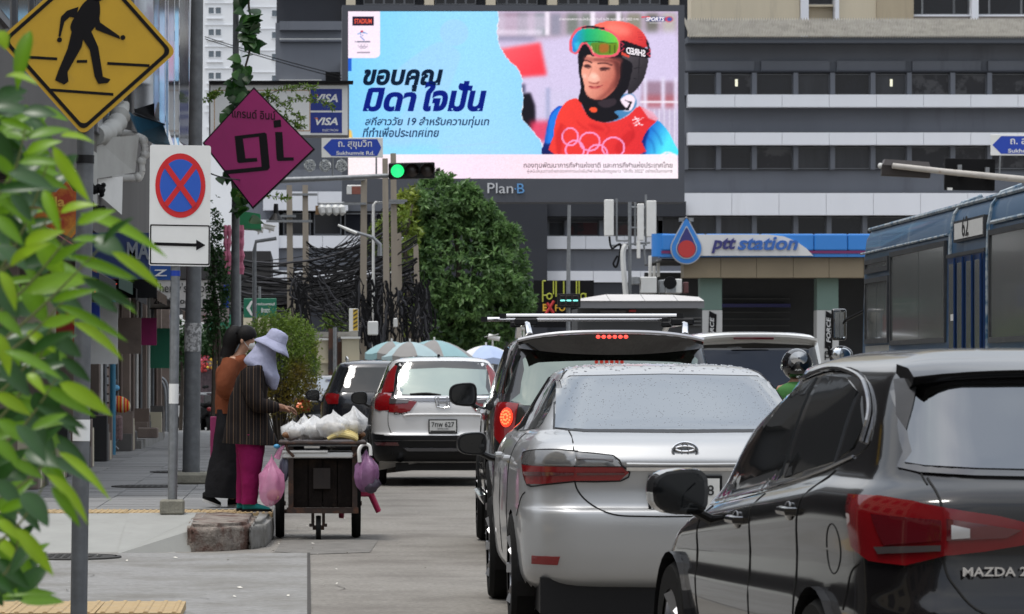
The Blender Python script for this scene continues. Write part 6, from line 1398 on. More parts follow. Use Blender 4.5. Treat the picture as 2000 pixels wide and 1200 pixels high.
pl, py_ = c.plate(0, .775, w=.34, h=.15); ctext(c, '7กพ 627', -.145, .765, .29, .065, py_, C_ink, .012, parent=pl); ctext(c, 'กรุงเทพมหานคร', -.07, .73, .14, .02, py_, C_ink, parent=pl); MB().bx((-.16, py_-.001, .703), (.16, py_+.001, .72)).build('plate_band', C_ink, pl, world=False)
h, n = c.hit((-.55, .93), 'rear'); ctext(c, 'CR-V', -.63, .925, .215, .035, h.y-.006, C_black, .03, .15)
c.wheel(.95, .35, .22, .82); c.wheel(3.61, .35, .22, .82)
c.mirror(3.15, .93, 1.12, C_black, .23, .18)
c.line('roof_antenna', [(-.03, .75), (-.03, .80)], 'top', .02, C_black, .02)
MB().bx((-.6, .3, .2), (.6, 4.3, .34)).build('underbody', C_black, c.t, world=False)
# ---- black off-roader ----------------------------------------------------
P_blk2 = mat('paint_black', (.008, .008, .0085), .25, .1, coat=1)
ks = [dict(z=.40, yr=.2, yf=4.6, w=.86), dict(z=.46, yr=.04, yf=4.7, w=.91), dict(z=.62, yr=0, yf=4.8, w=.93), dict(z=.78, yr=.02, yf=4.8, w=.93), dict(z=.82, yr=.06, yf=4.8, w=.93), dict(z=1.05, yr=.07, yf=4.6, w=.92), dict(z=1.17, yr=.10, yf=4.3, w=.90, rr=.24),
      dict(z=1.24, yr=.14, yf=3.9, w=.86, rr=.24), dict(z=1.45, yr=.26, yf=3.5, w=.80, rr=.22), dict(z=1.64, yr=.36, yf=3.2, w=.735, rr=.2), dict(z=1.70, yr=.42, yf=3.0, w=.68, rr=.2), dict(z=1.725, yr=.6, yf=2.8, w=.55), dict(z=1.735, yr=1.0, yf=2.4, w=.3, rr=.15)]
sv = 260; c = Car('black_offroader', 'black offroad wagon with silver roof bars and lit round tail lamps', ks, P_blk2, ((1198-600)/sv, F/sv, 0), R(-1.2), (1.0, 3.85), .42)
c.yc = 1.3
c.patch('rear_window', [(-.66, 1.18), (-.69, 1.27), (-.655, 1.45), (-.60, 1.585), (0, 1.60), (.60, 1.585), (.655, 1.45), (.69, 1.27), (.66, 1.18)], 'rear', mat('car_glass_greenish', (.18, .21, .195), .06, 1), .006, .01, .06, sm=2)
c.patch('rear_quarter_glass', c.w((-.74, .34, 1.56), (-.79, .7, 1.56), (-.86, .7, 1.27), (-.83, .30, 1.27)), 'wrap', MATS['car_glass_greenish'], .006, .01, .06)
b = MB(); rows = []
for i in range(15):
    x = -.70+1.40*i/14; e = abs(x)/.70; yb = .16+.12*e*e; zt = 1.735-.06*e**3; hz = .11*(1-e**2.5)+.02
    rows.append([Vector((x, .7, zt)), Vector((x, .4, zt)), Vector((x, yb, zt-.012)), Vector((x, yb+.02, zt-.035)), Vector((x, .26, zt-.04-hz)), Vector((x, .5, zt-.05-hz*.5))])
b.loft(rows); sp = b.build('roof_spoiler', C_gloss, c.t, smooth=True, world=False, ang=.8)
b = MB(); b.tube([(-.7+1.4*i/20, .163+.12*abs(-.7+1.4*i/20)**2/.49, 1.738-.06*(abs(-.7+1.4*i/20)/.7)**3) for i in range(21)], .016, 6); b.build('spoiler_edge', mat('spoiler_lip_grey', (.4, .4, .42), .3, .5, coat=1), c.t, smooth=True, world=False)  # pale grey tube along the rear edge of the black spoiler
for i in range(6): MB().ell((-.105+.042*i, .155, 1.70), (.017, .012, .014), 10, 6).build('brake_light', mat('brake_led', (.6, .05, .04), .3, emis=(1, .07, .05), estr=1.5), c.t, world=False)
for sd in (-1, 1):
    c.patch('tail_lamp', c.w((sd*.90, .34, 1.20), (sd*.84, .14, 1.20), (sd*.74, .10, 1.19), (sd*.76, .10, .98), (sd*.82, .12, .84), (sd*.90, .30, .95)), 'wrap', C_redl, .010, .02, .04)
    h, n = c.hit(c.w((sd*.83, .13, 1.09))[0], 'wrap', .014)
    b = MB(); a1, a2 = basis(n)
    b.add([h+a1*.062*math.cos(t)+a2*.075*math.sin(t) for t in [i*math.pi/8 for i in range(16)]]+[h+n*.01], [(i, (i+1) % 16, 16) for i in range(16)]); lm = b.build('lamp_ring', C_lit, c.t, world=False)
    b = MB()
    for i in range(14):
        t = i*2*math.pi/14; b.ell(h+n*.01+a1*.042*math.cos(t)+a2*.05*math.sin(t), .008, 6, 4)
    for i in range(7):
        t = i*2*math.pi/7; b.ell(h+n*.012+a1*.02*math.cos(t)+a2*.024*math.sin(t), .009, 6, 4)
    b.build('lamp_led', C_lit2, c.t, world=False, kind='stuff')
    md = 'left' if sd < 0 else 'right'
    c.patch('side_window', [(.75, 1.28), (.75, 1.6), (1.6, 1.64), (2.6, 1.62), (3.3, 1.42), (3.55, 1.25)], md, C_glass, .006, .01, .1)
    c.line('door_gap', [(1.6, 1.2), (1.6, .5)], md, .006); c.line('door_gap', [(2.6, 1.2), (2.6, .5)], md, .006)
    for hy in (1.75, 2.75):
        h, n = c.hit((hy, 1.12), md, .03); MB().tube([h+Vector((0, -.1, 0)), h+Vector((0, .1, 0))], .018, 8).build('door_handle', C_chr, c.t, world=False)
    c.patch('running_board', [(1.4, .47), (3.3, .47), (3.3, .43), (1.4, .43)], md, C_chr, .06, .05, .2)
    MB().tube([(sd*.60, .75, 1.72), (sd*.61, .85, 1.80), (sd*.61, 1.2, 1.82), (sd*.61, 2.6, 1.82), (sd*.6, 3.0, 1.73)], [.03, .025, .022, .022, .03], 8).build('roof_rail', C_chr, c.t, smooth=True, world=False)
for k, (yy, zz, x0, x1) in enumerate(((1.15, 1.875, -.60, .50), (2.1, 1.865, -.72, .46))):
    cb = MB().box(((x0+x1)/2-.05, yy, zz), (x1-x0+.28, .08, .035)).build('cross_bar', C_chr, c.t, bevel=.012, world=False)
    for x in (-.61, .61): MB().bx((x-.09, yy-.05, 1.80), (x+.09, yy+.05, zz-.018)).build('bar_foot', C_black, cb, bevel=.01, world=False)
    for x in ((x0+x1)/2-.05-(x1-x0+.28)/2, (x0+x1)/2-.05+(x1-x0+.28)/2): MB().box((x, yy, zz), (.05, .085, .04)).build('bar_cap', C_black, cb, world=False)
c.patch('number_plate', [(-.2, 1.0), (.2, 1.0), (.2, .85), (-.2, .85)], 'rear', C_plate, .02, .01, .08)
c.wheel(1.0, .38, .25, .80); c.wheel(3.85, .38, .25, .80); c.mirror(3.45, .93, 1.25, C_black, .24, .20)
MB().bx((-.6, .3, .3), (.6, 4.5, .45)).build('underbody', C_black, c.t, world=False)
# ---- white van -----------------------------------------------------------
P_van = paint('paint_van_white', (.74, .74, .72), 0, .3)
kv = [dict(z=.35, yr=.1, yf=4.9, w=.9), dict(z=.6, yr=0, yf=5.0, w=.94), dict(z=1.0, yr=.03, yf=4.9, w=.94), dict(z=1.2, yr=.06, yf=4.4, w=.92, rr=.22), dict(z=1.7, yr=.2, yf=3.8, w=.86, rr=.2), dict(z=1.86, yr=.26, yf=3.6, w=.83, rr=.2), dict(z=1.93, yr=.34, yf=3.4, w=.76, rr=.22), dict(z=1.965, yr=.6, yf=3.2, w=.6), dict(z=1.98, yr=1.0, yf=2.8, w=.3, rr=.2)]
sv = 158; c = Car('white_van', 'white passenger van with a dark rear window behind the motorcyclist', kv, P_van, ((1480-600)/sv, F/sv, 0), R(-.3), (1.0, 4.0), .38, cat='van')
c.yc = 1.4
c.patch('rear_window', [(-.80, 1.15), (-.80, 1.5), (-.74, 1.80), (0, 1.83), (.74, 1.80), (.80, 1.5), (.80, 1.15)], 'rear', C_gloss, .005, .01, .06, sm=1)
c.patch('rear_glass', [(-.66, 1.2), (-.66, 1.74), (.66, 1.74), (.66, 1.2)], 'rear', mat('van_glass', (.02, .026, .04), .04, .5), .008, .004, .08)
b = MB(); rows = []
for i in range(13):
    x = -.76+1.52*i/12; e = abs(x)/.76; yb = .02+.12*e*e; zt = 1.935-.05*e**3
    rows.append([Vector((x, .8, zt+.02)), Vector((x, yb, zt)), Vector((x, yb+.01, zt-.03)), Vector((x, .3, zt-.09))])
b.loft(rows).build('roof_spoiler', P_van, c.t, smooth=True, world=False, ang=.8)
MB().box((-.05, .01, 1.885), (.5, .02, .03)).build('brake_light', C_redd, c.t, bevel=.004, world=False); ctext(c, 'HYUNDAI', -.36, 1.765, .17, .018, .10, C_chr)
for sd in (-1, 1): c.patch('tail_lamp', c.w((sd*.90, .3, 1.15), (sd*.82, .1, 1.15), (sd*.82, .08, .85), (sd*.92, .3, .85)), 'wrap', C_redl, .01, .02, .05)
c.wheel(1.0, .34, .22, .82); c.wheel(4.0, .34, .22, .82)
# amber roof of a tow truck light further on
P_dk = mat('paint_dark_navy', (.012, .013, .018), .25, .2, coat=1)
# ---- two dark cars ahead of the crossover on the left ---------------------
sv = 128; c = Car('dark_suv', 'dark wagon mostly hidden on the left of the white crossover', kw, P_dk, ((745-600)/sv, F/sv, 0), 0, (.95, 3.61), .385)
c.yc = 1.4
c.patch('rear_window', [(-.66, 1.18), (-.6, 1.56), (.6, 1.56), (.66, 1.18)], 'rear', C_glass, .006, .01, .08)
for sd in (-1, 1):
    c.patch('tail_lamp', c.w((sd*.90, .36, 1.16), (sd*.80, .1, 1.16), (sd*.66, .08, 1.14), (sd*.66, .08, 1.0), (sd*.85, .12, 1.0)), 'wrap', C_redl, .012, .02, .05)
    c.patch('side_window', [(.45, 1.26), (.6, 1.50), (1.3, 1.575), (2.2, 1.57), (2.9, 1.35), (3.25, 1.2), (2, 1.19)], 'left' if sd < 0 else 'right', C_glass, .006, .01, .1)
    MB().tube([(sd*.5, .8, 1.68), (sd*.52, 1.0, 1.72), (sd*.52, 2.4, 1.72), (sd*.5, 2.6, 1.67)], .02, 6).build('roof_rail', C_chr, c.t, world=False)
c.wheel(.95, .35, .22, .82); c.wheel(3.61, .35, .22, .82); c.mirror(3.15, .93, 1.12, C_black, .23, .18)
sv = 104; c = Car('dark_saloon', 'dark saloon with round lit indicator between the hedge and the dark wagon', kc_, P_dk, ((668-600)/sv, F/sv, 0), R(2), (.96, 3.66), .345)
c.yc = 1.3
c.patch('rear_window', RW, 'rear', C_film, .005, .006, .08)
for sd in (-1, 1):
    c.patch('tail_lamp', c.w((sd*.86, .40, 1.0), (sd*.80, .1, .99), (sd*.6, .06, .97), (sd*.62, .06, .78), (sd*.86, .25, .76)), 'wrap', C_redl, .012, .02, .05)
    h, n = c.hit(c.w((sd*.78, .13, .89))[0], 'wrap', .016); MB().ell(h, (.12, .02, .05), 12, 8).build('indicator', mat('lamp_amber', (.5, .12, .05), .2, emis=(1, .3, .15), estr=.6), c.t, world=False)
    c.patch('side_window', [(.78, 1.14), (1.25, 1.345), (1.75, 1.385), (2.3, 1.375), (2.9, 1.22), (3.15, 1.10), (2.2, 1.075)], 'left' if sd < 0 else 'right', C_glass, .006, .01, .1)
c.wheel(.96, .325, .2, .785); c.wheel(3.66, .325, .2, .785); c.mirror(3.02, .92, .985, C_black, .185, .14)
sv = 92; c = Car('white_taxi', 'white saloon roof beyond the dark wagon in front of the cream gate wall', kc_, P_van, ((650-600)/sv, F/sv, 0), R(3), (.96, 3.66), .345)
c.patch('rear_window', RW, 'rear', C_glass, .005, .006, .08); c.wheel(.96, .325, .2, .785); c.wheel(3.66, .325, .2, .785); c.mirror(3.02, .92, .985, C_black, .185, .14)
# ---- blue bus -------------------------------------------------------------
P_bus = mat('paint_bus_blue', (.013, .062, .135), .45, 0, coat=.12, spec=.3, dirt=((.16, .2, .24), 2.5, .56, .74, .7), streak=True)
P_busd = mat('paint_bus_dark', (.008, .03, .10), .4, 0, coat=.2, spec=.3)
P_buss = mat('bus_scuffed_edge', (.32, .36, .38), .5, dirt=((.03, .09, .16), 8, .45, .6, 1))
M_bgl = mat('bus_glass', (.10, .108, .105), .12, spec=.3, dirt=((.13, .13, .125), 1.2, .5, .75, .6), coat=.15)
M_bus_fr = mat('bus_frame', (.03, .032, .035), .5, dirt=((.12, .12, .12), 6, .55, .75, .6))
bx_ = 6.25; yf_ = 40.5; by0 = 26.5
bus = thing('city_bus', 'worn blue city bus on route 62 at the right edge', 'bus', (bx_+1.25, (yf_+by0)/2, 0))
def zy(y, py): return H-(py-HY)*y/F         # height of a photo row on the bus side at distance y
ZR, ZS = 3.10, 2.45                         # roof and window-head heights
def zs(py1690): return H-(py1690-HY)/175
# cross section lofted along y
sec = []
for x, z in ((0, .35), (0, .9), (-.012, 1.5), (0, 2.42), (.005, 2.75), (.03, 2.95), (.10, 3.07), (.28, 3.14), (.8, 3.19), (1.25, 3.2), (1.7, 3.19), (2.22, 3.14), (2.40, 3.07), (2.47, 2.95), (2.495, 2.75), (2.5, 2.42), (2.5, .9), (2.5, .35)): sec.append((x, z))
rows = []
for y, ins, dz in ((by0, 0, 0), (yf_-.35, 0, 0), (yf_-.15, .02, -.02), (yf_-.03, .08, -.06), (yf_, .2, -.14)):
    rows.append([Vector((bx_+x+(ins if x < 1.25 else -ins)*(1 if z > 2.3 else .5), y, min(z, 3.2+dz) if z > 2.4 else z)) for x, z in sec])
MB().loft(rows).build('body', P_bus, bus, smooth=True, ang=.5)
def side(name, m, y0, y1, z0, z1, t=.02, par=bus, x=bx_, **k): return MB().bx((x-t, y0, z0), (x+.01, y1, z1)).build(name, m, par, **k)
# y from px on the bus side: px=600+bx*F/y
def yb(px): return bx_*F/(px-VX)
zw0, zw1 = 1.15, 2.35
def bwin(p0, p1, z0, z1, split=None, m=M_bgl, n='window'):
    y0, y1 = yb(p1), yb(p0)
    w = MB(); t = .05
    w.bx((bx_-.03, y0, z0), (bx_+.01, y1, z0+t)); w.bx((bx_-.03, y0, z1-t), (bx_+.01, y1, z1)); w.bx((bx_-.03, y0, z0+t), (bx_+.01, y0+t, z1-t)); w.bx((bx_-.03, y1-t, z0+t), (bx_+.01, y1, z1-t))
    f = w.build(n, M_bus_fr, bus)
    ys = [y0+t]+[yb(q) for q in (split or [])]+[y1-t]
    for a, b_ in zip(ys[:-1], ys[1:]): MB().bx((bx_-.016, a+.012, z0+t), (bx_-.004, b_-.012, z1-t)).build('pane', m, f)
    return f
zt = H+(HY-495)/((yb(1850)**-1)*F)
def zrow(px, py): return H+(HY-py)/(F/yb(px))
bwin(1693, 1738, zrow(1700, 672), zrow(1700, 545), [1715]); bwin(1693, 1738, zrow(1700, 535), zrow(1700, 508))
bwin(1742, 1850, zrow(1800, 672), zrow(1850, 470), [1797])
bwin(1936, 2060, zrow(1990, 668), zrow(1950, 447))
# door
y0, y1 = yb(1930), yb(1858); side('door', P_busd, y0, y1, .45, zrow(1900, 497), .035)
dr = bus.children[-1]
for a, b_ in ((.05, .24), (.28, .47), (.53, .72), (.76, .95)):
    ya, yb_ = y0+(y1-y0)*a, y0+(y1-y0)*b_
    MB().bx((bx_-.045, ya+.02, 1.0), (bx_-.036, yb_-.02, zrow(1900, 510))).build('door_glass', M_bgl, dr)
    MB().tube([(bx_-.05, ya, .5), (bx_-.05, ya, zrow(1900, 500))], .012, 6).build('door_edge', P_busd, dr)
side('door_frame', M_bus_fr, y0-.04, y1+.04, zrow(1900, 497), zrow(1900, 490), .045)
side('sticker', C_plate, yb(1872), yb(1866), zrow(1869, 627), zrow(1869, 614), .048, dr)
# route board
side('route_board', M_bus_fr, yb(1928), yb(1868), zrow(1900, 468), zrow(1900, 426), .03); rb = bus.children[-1]
MB().bx((bx_-.036, yb(1926), zrow(1900, 463)), (bx_-.031, yb(1871), zrow(1900, 431))).build('board_face', C_plate, rb)
text('62', (-.30, 0, .34, .19), C_ink, rb, o=(bx_-.04, (yb(1926)+yb(1871))/2-.0, zrow(1900, 460)), u=(0, -1, 0), w=(0, 0, 1), bold=.01, depth=0)
# worn ribs and gutters
for px in (1858, 1932): MB().tube([(bx_-.015, yb(px), .5), (bx_-.015, yb(px), 2.45), (bx_-.005, yb(px), 2.8), (bx_+.03, yb(px), 2.98), (bx_+.11, yb(px), 3.09), (bx_+.3, yb(px), 3.16)], .02, 6).build('body_rib', P_buss, bus)
MB().tube([(bx_+.075, by0, 3.06), (bx_+.075, yf_-.2, 3.06)], .022, 6).build('roof_gutter', P_buss, bus)
MB().tube([(bx_-.006, yb(1852), 2.79), (bx_-.006, yf_-.1, 2.79)], .014, 6).build('window_gutter', P_buss, bus)
MB().tube([(bx_-.006, by0, 2.81), (bx_-.006, yb(1938), 2.81)], .02, 6).build('window_gutter', P_buss, bus)
side('lower_panel', mat('bus_cream', (.30, .30, .28), .5, var=.15, vs=3), yb(1738), yb(1692), .9, zrow(1700, 676), .012)
# mirrors on the front corner
mb_ = MB().tube([(bx_+.02, yf_-.15, 2.15), (bx_-.15, yf_+.1, 2.05), (bx_-.22, yf_+.15, 1.95)], .018, 6).build('mirror_arm', C_black, bus)
MB().tube([(bx_+.02, yf_-.1, 1.55), (bx_-.1, yf_+.1, 1.5), (bx_-.30, yf_+.15, 1.56), (bx_-.34, yf_+.15, 1.75)], .016, 6).build('mirror_arm', C_black, bus)
M_mir = mat('mirror_glass', (.62, .65, .68), .02, 1)
b = MB().box((bx_-.22, yf_+.15, 2.0), (.17, .07, .36)); mo = b.build('mirror', C_gloss, bus, bevel=.03, seg=3, smooth=True)
MB().box((bx_-.22, yf_+.108, 2.0), (.13, .004, .31)).build('mirror_glass', M_mir, mo, bevel=.015)
b = MB().ell((bx_-.2, yf_+.15, 1.66), (.14, .06, .10), 18, 10); mo = b.build('mirror', C_gloss, bus, smooth=True)
MB().ell((bx_-.2, yf_+.12, 1.66), (.115, .035, .08), 18, 10).build('mirror_glass', M_mir, mo, smooth=True)
for y in (28.5, 37.2):
    for x in (bx_+.15, bx_+2.35): MB().lathe([(.25, -.14), (.5, -.14), (.5, .14), (.25, .14), (.22, .05), (0, .05)], (x, y, .5), 32, Matrix.Rotation(R(-90 if x < 7 else 90), 3, 'Y')).build('wheel', C_rub, bus, smooth=True)
# ---------------------------------------------------------------- shop row on the left
FX = -3.1
def fyx(px): return -FX*F/(VX-px)           # distance along the facade at which a pixel column meets it
M_sw = mat('shop_wall', (.20, .155, .13), .8, var=.25, vs=1.2, dirt=((.09, .07, .06), 1.6, .5, .7, .7)); M_sd = mat('shop_dark', (.018, .017, .018), .7); M_up = mat('upper_wall', (.085, .08, .075), .8, var=.2, vs=.8, dirt=((.1, .095, .09), 1, .5, .75, .7), streak=True)
M_brn = mat('shutter_brown', (.16, .115, .095), .6, var=.2, vs=3); M_awn = mat('awning_grey', (.34, .34, .32), .7, var=.15, vs=1.5, dirt=((.2, .19, .17), 1.2, .5, .75, .6))
sh = thing('shop_row', 'row of brown shop fronts with roller shutters along the left pavement', 'building', (FX, 60, 0))
def sx(name, m, p0, p1, z0, z1, x0=-.35, x1=0, par=sh, **k): return MB().bx((FX+x0, fyx(p0), z0), (FX+x1, fyx(p1), z1)).build(name, m, par, **k)
MB().bx((FX-9, 34.5, 0), (FX-.4, 78, 13)).build('wall', M_sd, sh)
MB().bx((FX-.39, 34.5, 3.55), (FX-.02, 60, 13)).build('upper_wall', M_up, sh); MB().bx((FX-.39, 60, 3.1), (FX-.02, 78, 13)).build('upper_wall', M_up, sh)
for k in range(10):
    y_ = 35.5+k*2.4
    f = MB().bx((FX-.03, y_, 5.0), (FX+.03, y_+1.5, 6.4)).build('window', M_frame, sh); MB().bx((FX+.031, y_+.08, 5.08), (FX+.036, y_+1.42, 6.32)).build('pane', M_dglass, f)
    f = MB().bx((FX-.03, y_, 8.0), (FX+.03, y_+1.5, 9.4)).build('window', M_frame, sh); MB().bx((FX+.031, y_+.08, 8.08), (FX+.036, y_+1.42, 9.32)).build('pane', M_dglass, f)
for p in (30, 95, 150, 190, 250, 283, 312, 328): MB().bx((FX-.39, fyx(p)-.14, .15), (FX+.04, fyx(p)+.14, 3.5)).build('column', M_sw, sh, bevel=.01)
MB().bx((FX-.35, 62.0, .2), (FX-.1, 63.2, 3.0)).build('door_panel', M_brn, sh)
for k in range(15):
    p = 205+k*7.6
    if not any(abs(p-c) < 4 for c in (250, 283, 312)): MB().bx((FX-.38, fyx(p), .35), (FX-.1-.02*(k % 3), fyx(p+5.8), 3.1)).build('shutter', [M_brn, M_tint, M_sw][k % 3], sh)
    MB().cyl((FX-.06, fyx(p), .3), (FX-.06, fyx(p), 3.1), .03, n=8).build('shutter_rail', [M_sheet, M_steeld, M_brn][k % 3], sh)
for k, (p0_, p1_, m_, z_) in enumerate(((20, 70, 'awn_red', 2.75), (75, 118, 'awn_dark', 2.6), (125, 160, 'awn_green', 2.7), (168, 196, 'awn_dark', 2.65), (222, 246, 'awn_brown', 2.8), (256, 280, 'awn_dark', 2.75), (286, 308, 'awn_brown', 2.7))):
    AW = dict(awn_red=(.16, .03, .02), awn_dark=(.02, .02, .022), awn_green=(.02, .05, .035), awn_brown=(.07, .045, .03)); ya, yb_ = fyx(p0_), fyx(p1_)
    MB().add([(FX, ya, z_+.45), (FX, yb_, z_+.45), (FX+.7, yb_, z_), (FX+.7, ya, z_), (FX+.7, yb_, z_-.16), (FX+.7, ya, z_-.16)], [(0, 1, 2, 3), (3, 2, 4, 5)]).build('awning', mat(m_, AW[m_], .8, spec=.2, var=.3, vs=3), sh)
    MB().bx((FX-.05, (ya+yb_)/2, 1.6+.2*(k % 3)), (FX+.35, (ya+yb_)/2+.06, 2.4+.1*(k % 2))).build('hanging_sign', [M_cw, M_red, M_blue, M_wht, M_sw, M_mag, M_grn][k], sh)
    for j in range(5): MB().bx((FX+.02, ya+.2+j*.32, .23), (FX+.28, ya+.44+j*.32, .5+.12*((j*7+k) % 4))).build('goods_box', [M_sw, M_cw, M_brn, M_sd, M_tint][(j+k) % 5], sh)
for k in range(16): MB().bx((FX-.1, fyx(216)+.02, .6+k*.14), (FX-.06, fyx(231), .71+k*.14)).build('shutter_slat', M_steel if k % 2 else M_brn, sh)
for k in range(3): sx('step', M_conc, 236, 285, .15, .46-.1*k, -.3, .12+.22*k) if k < 2 else None
MB().cyl((FX+.12, fyx(205), .2), (FX+.12, fyx(205), 3.3), .045, n=12).build('drain_pipe', mat('pipe_blue', (.03, .16, .26), .5, var=.2, vs=5), label='blue drain pipe standing on the shop pavement', cat='pipe')
MB().cyl((FX+.05, fyx(187), .2), (FX+.05, fyx(187), .95), .16, .16, 16).build('bin', M_steeld, label='dark grey bin beside the blue drain pipe', cat='bin')
rl = thing('hand_rail', 'steel tube hand rail at the shop steps', 'railing', P(316, 840, 88))
for dx in (0, 14): MB().tube(smooth2([P(296+dx, 850, 88)-fy*dx*.06, P(296+dx, 745, 88)-fy*dx*.06, P(304+dx, 738, 88)-fy*dx*.06, P(322+dx*.6, 760, 88)-fy*dx*.06, P(324+dx*.6, 852, 88)-fy*dx*.06], 5, False), .03, 8).build('rail_tube', M_steel, rl, smooth=True)
for py in (800, 815): MB().tube([P(296, py, 88), P(323, py+18, 88)], .022, 6).build('rail_bar', M_steel, rl)
for q, m, lab in (((238, 842, 265, 862), M_steel, 'grey slatted crate at the foot of the shop steps'), ((268, 836, 308, 856), M_sw, 'brown wooden crate under the hand rail')): MB().bx(P(q[0], q[3], 116), P(q[2], q[1], 116)+fy*.4).build('crate', m, bevel=.015, label=lab, cat='crate')
# bench with a striped bag and cushions
bn = thing('folding_bench', 'low folding bench with patterned cover beside the drain pipe', 'bench', P(222, 876, 124))
MB().bx(P(210, 862, 124), P(238, 812, 124)+fy*.3).build('cover', mat('cover_pattern', (.16, .10, .10), .8, var=.7, vs=26), bn, bevel=.04, seg=2)
for a in ((212, 878, 232, 858), (232, 878, 212, 858)): MB().tube([P(a[0], a[1], 124), P(a[2], a[3], 124)], .012, 6).build('leg', M_steel, bn)
def stripes(name, cols, n, axis=0):
    m = bpy.data.materials.new(name); m.use_nodes = True; nn = m.node_tree.nodes; l = m.node_tree.links.new
    t = nn.new('ShaderNodeTexCoord'); s = nn.new('ShaderNodeSeparateXYZ'); l(t.outputs['Object'], s.inputs[0]); mu = nn.new('ShaderNodeMath'); mu.operation = 'MULTIPLY'; mu.inputs[1].default_value = n; l(s.outputs[axis], mu.inputs[0])
    fr_ = nn.new('ShaderNodeMath'); fr_.operation = 'FRACT'; l(mu.outputs[0], fr_.inputs[0]); r = nn.new('ShaderNodeValToRGB'); r.color_ramp.interpolation = 'CONSTANT'
    while len(r.color_ramp.elements) < len(cols): r.color_ramp.elements.new(.5)
    for i, (p, c) in enumerate(cols): r.color_ramp.elements[i].position = p; r.color_ramp.elements[i].color = (*c, 1)
    l(fr_.outputs[0], r.inputs[0]); l(r.outputs[0], nn['Principled BSDF'].inputs['Base Color']); nn['Principled BSDF'].inputs['Roughness'].default_value = .85; nn['Principled BSDF'].inputs['Specular IOR Level'].default_value = .15; return m
M_strp = stripes('bag_stripes', [(0, (.5, .03, .02)), (.28, (.6, .42, .08)), (.42, (.55, .5, .42)), (.56, (.45, .05, .03)), (.8, (.6, .3, .05))], 9)
MB().ell(P(234, 790, 122), (.18, .10, .13), 18, 12, Matrix.Rotation(R(20), 3, 'Y')).build('striped_bag', M_strp, smooth=True, label='red yellow and white striped bag on the folding bench', cat='bag')
MB().ell(P(221, 757, 122), (.10, .12, .15), 14, 10).build('dark_bundle', M_sd, smooth=True, label='dark bundle above the striped bag', cat='bundle'); MB().ell(P(226, 758, 122)-fy*.1, (.07, .05, .05), 12, 8).build('blue_cloth', mat('cloth_blue', (.12, .35, .55), .8), smooth=True, label='light blue cloth on the dark bundle', cat='cloth')
# canopy zone over the shops
MB().prism([(-2.4, .9), (-.2, -.35), (-.1, -.25), (-2.3, 1.15)], P(150, 285, 150), (1, 0, 0), (0, 0, 1), (0, 1.4, 0)).build('awning_edge', mat('awning_cream', (.6, .55, .42), .6), label='cream edged awning slanting down above the fire coloured sign', cat='awning')
cn_ = thing('canvas_awning', 'grey canvas awning sheets behind the lower tip of the yellow sign', 'awning', P(215, 480, 132))
MB().add([P(40, 200, 140), P(190, 300, 134), P(190, 420, 134), P(30, 370, 140)], [(0, 1, 2, 3)]).build('sheet', M_awn, cn_)
MB().add([P(185, 270, 132), P(270, 262, 128)+fy*.3, P(262, 335, 128)+fy*.3, P(186, 350, 132)], [(0, 1, 2, 3)]).build('sheet', M_awn, cn_); MB().add([P(188, 350, 131), P(240, 345, 129), P(238, 420, 129), P(186, 375, 131)], [(0, 1, 2, 3)]).build('sheet', M_sheet, cn_)
b = MB(); b.tube(smooth2([P(186, 265, 132), P(205, 262, 130), P(226, 245, 128), P(236, 215, 127), P(222, 200, 127)], 5, False), [.14+.03*math.sin(k*2.5) for k in range(21)], 12); b.build('air_duct', M_awn, cn_, smooth=True)
pv = thing('waste_pipe', 'white plastic waste pipe with elbows under the awning', 'pipe', P(230, 350, 122))
for q in (((190, 348), (262, 348)), ((262, 348), (274, 345), (277, 335)), ((277, 335), (276, 318), (283, 300), (283, 288)), ((283, 288), (278, 270), (262, 264)), ((262, 264), (238, 259))): MB().tube([P(a, b_, 122) for a, b_ in q], .058, 12).build('pipe_piece', M_plast, pv, smooth=True)
for a, b_ in ((276, 316), (283, 302), (270, 346), (280, 275)): MB().ell(P(a, b_, 122), .078, 12, 8).build('pipe_joint', M_plast, pv, smooth=True)
b = MB(); tp = [P(248, 215, 124), P(262, 226, 122), P(318, 243, 120), P(332, 283, 119), P(300, 280, 120), P(270, 262, 122)]
b.add(tp+[p+fy*.3 for p in tp], [(0, 1, 2, 5), (5, 2, 3, 4), (6, 7, 8, 11), (11, 8, 9, 10), (0, 6, 7, 1), (1, 7, 8, 2), (2, 8, 9, 3), (3, 9, 10, 4), (4, 10, 11, 5), (5, 11, 6, 0)]); b.build('blue_tarp', mat('tarp_blue', (.03, .13, .22), .6, var=.3, vs=4), label='folded blue tarpaulin hanging under the mirrored panels', cat='tarpaulin')
MB().tube([P(320, 244, 119), P(262, 222, 121)], .02, 6).build('tarp_rod', M_steeld, label='thin rod along the top of the blue tarpaulin', cat='rod')
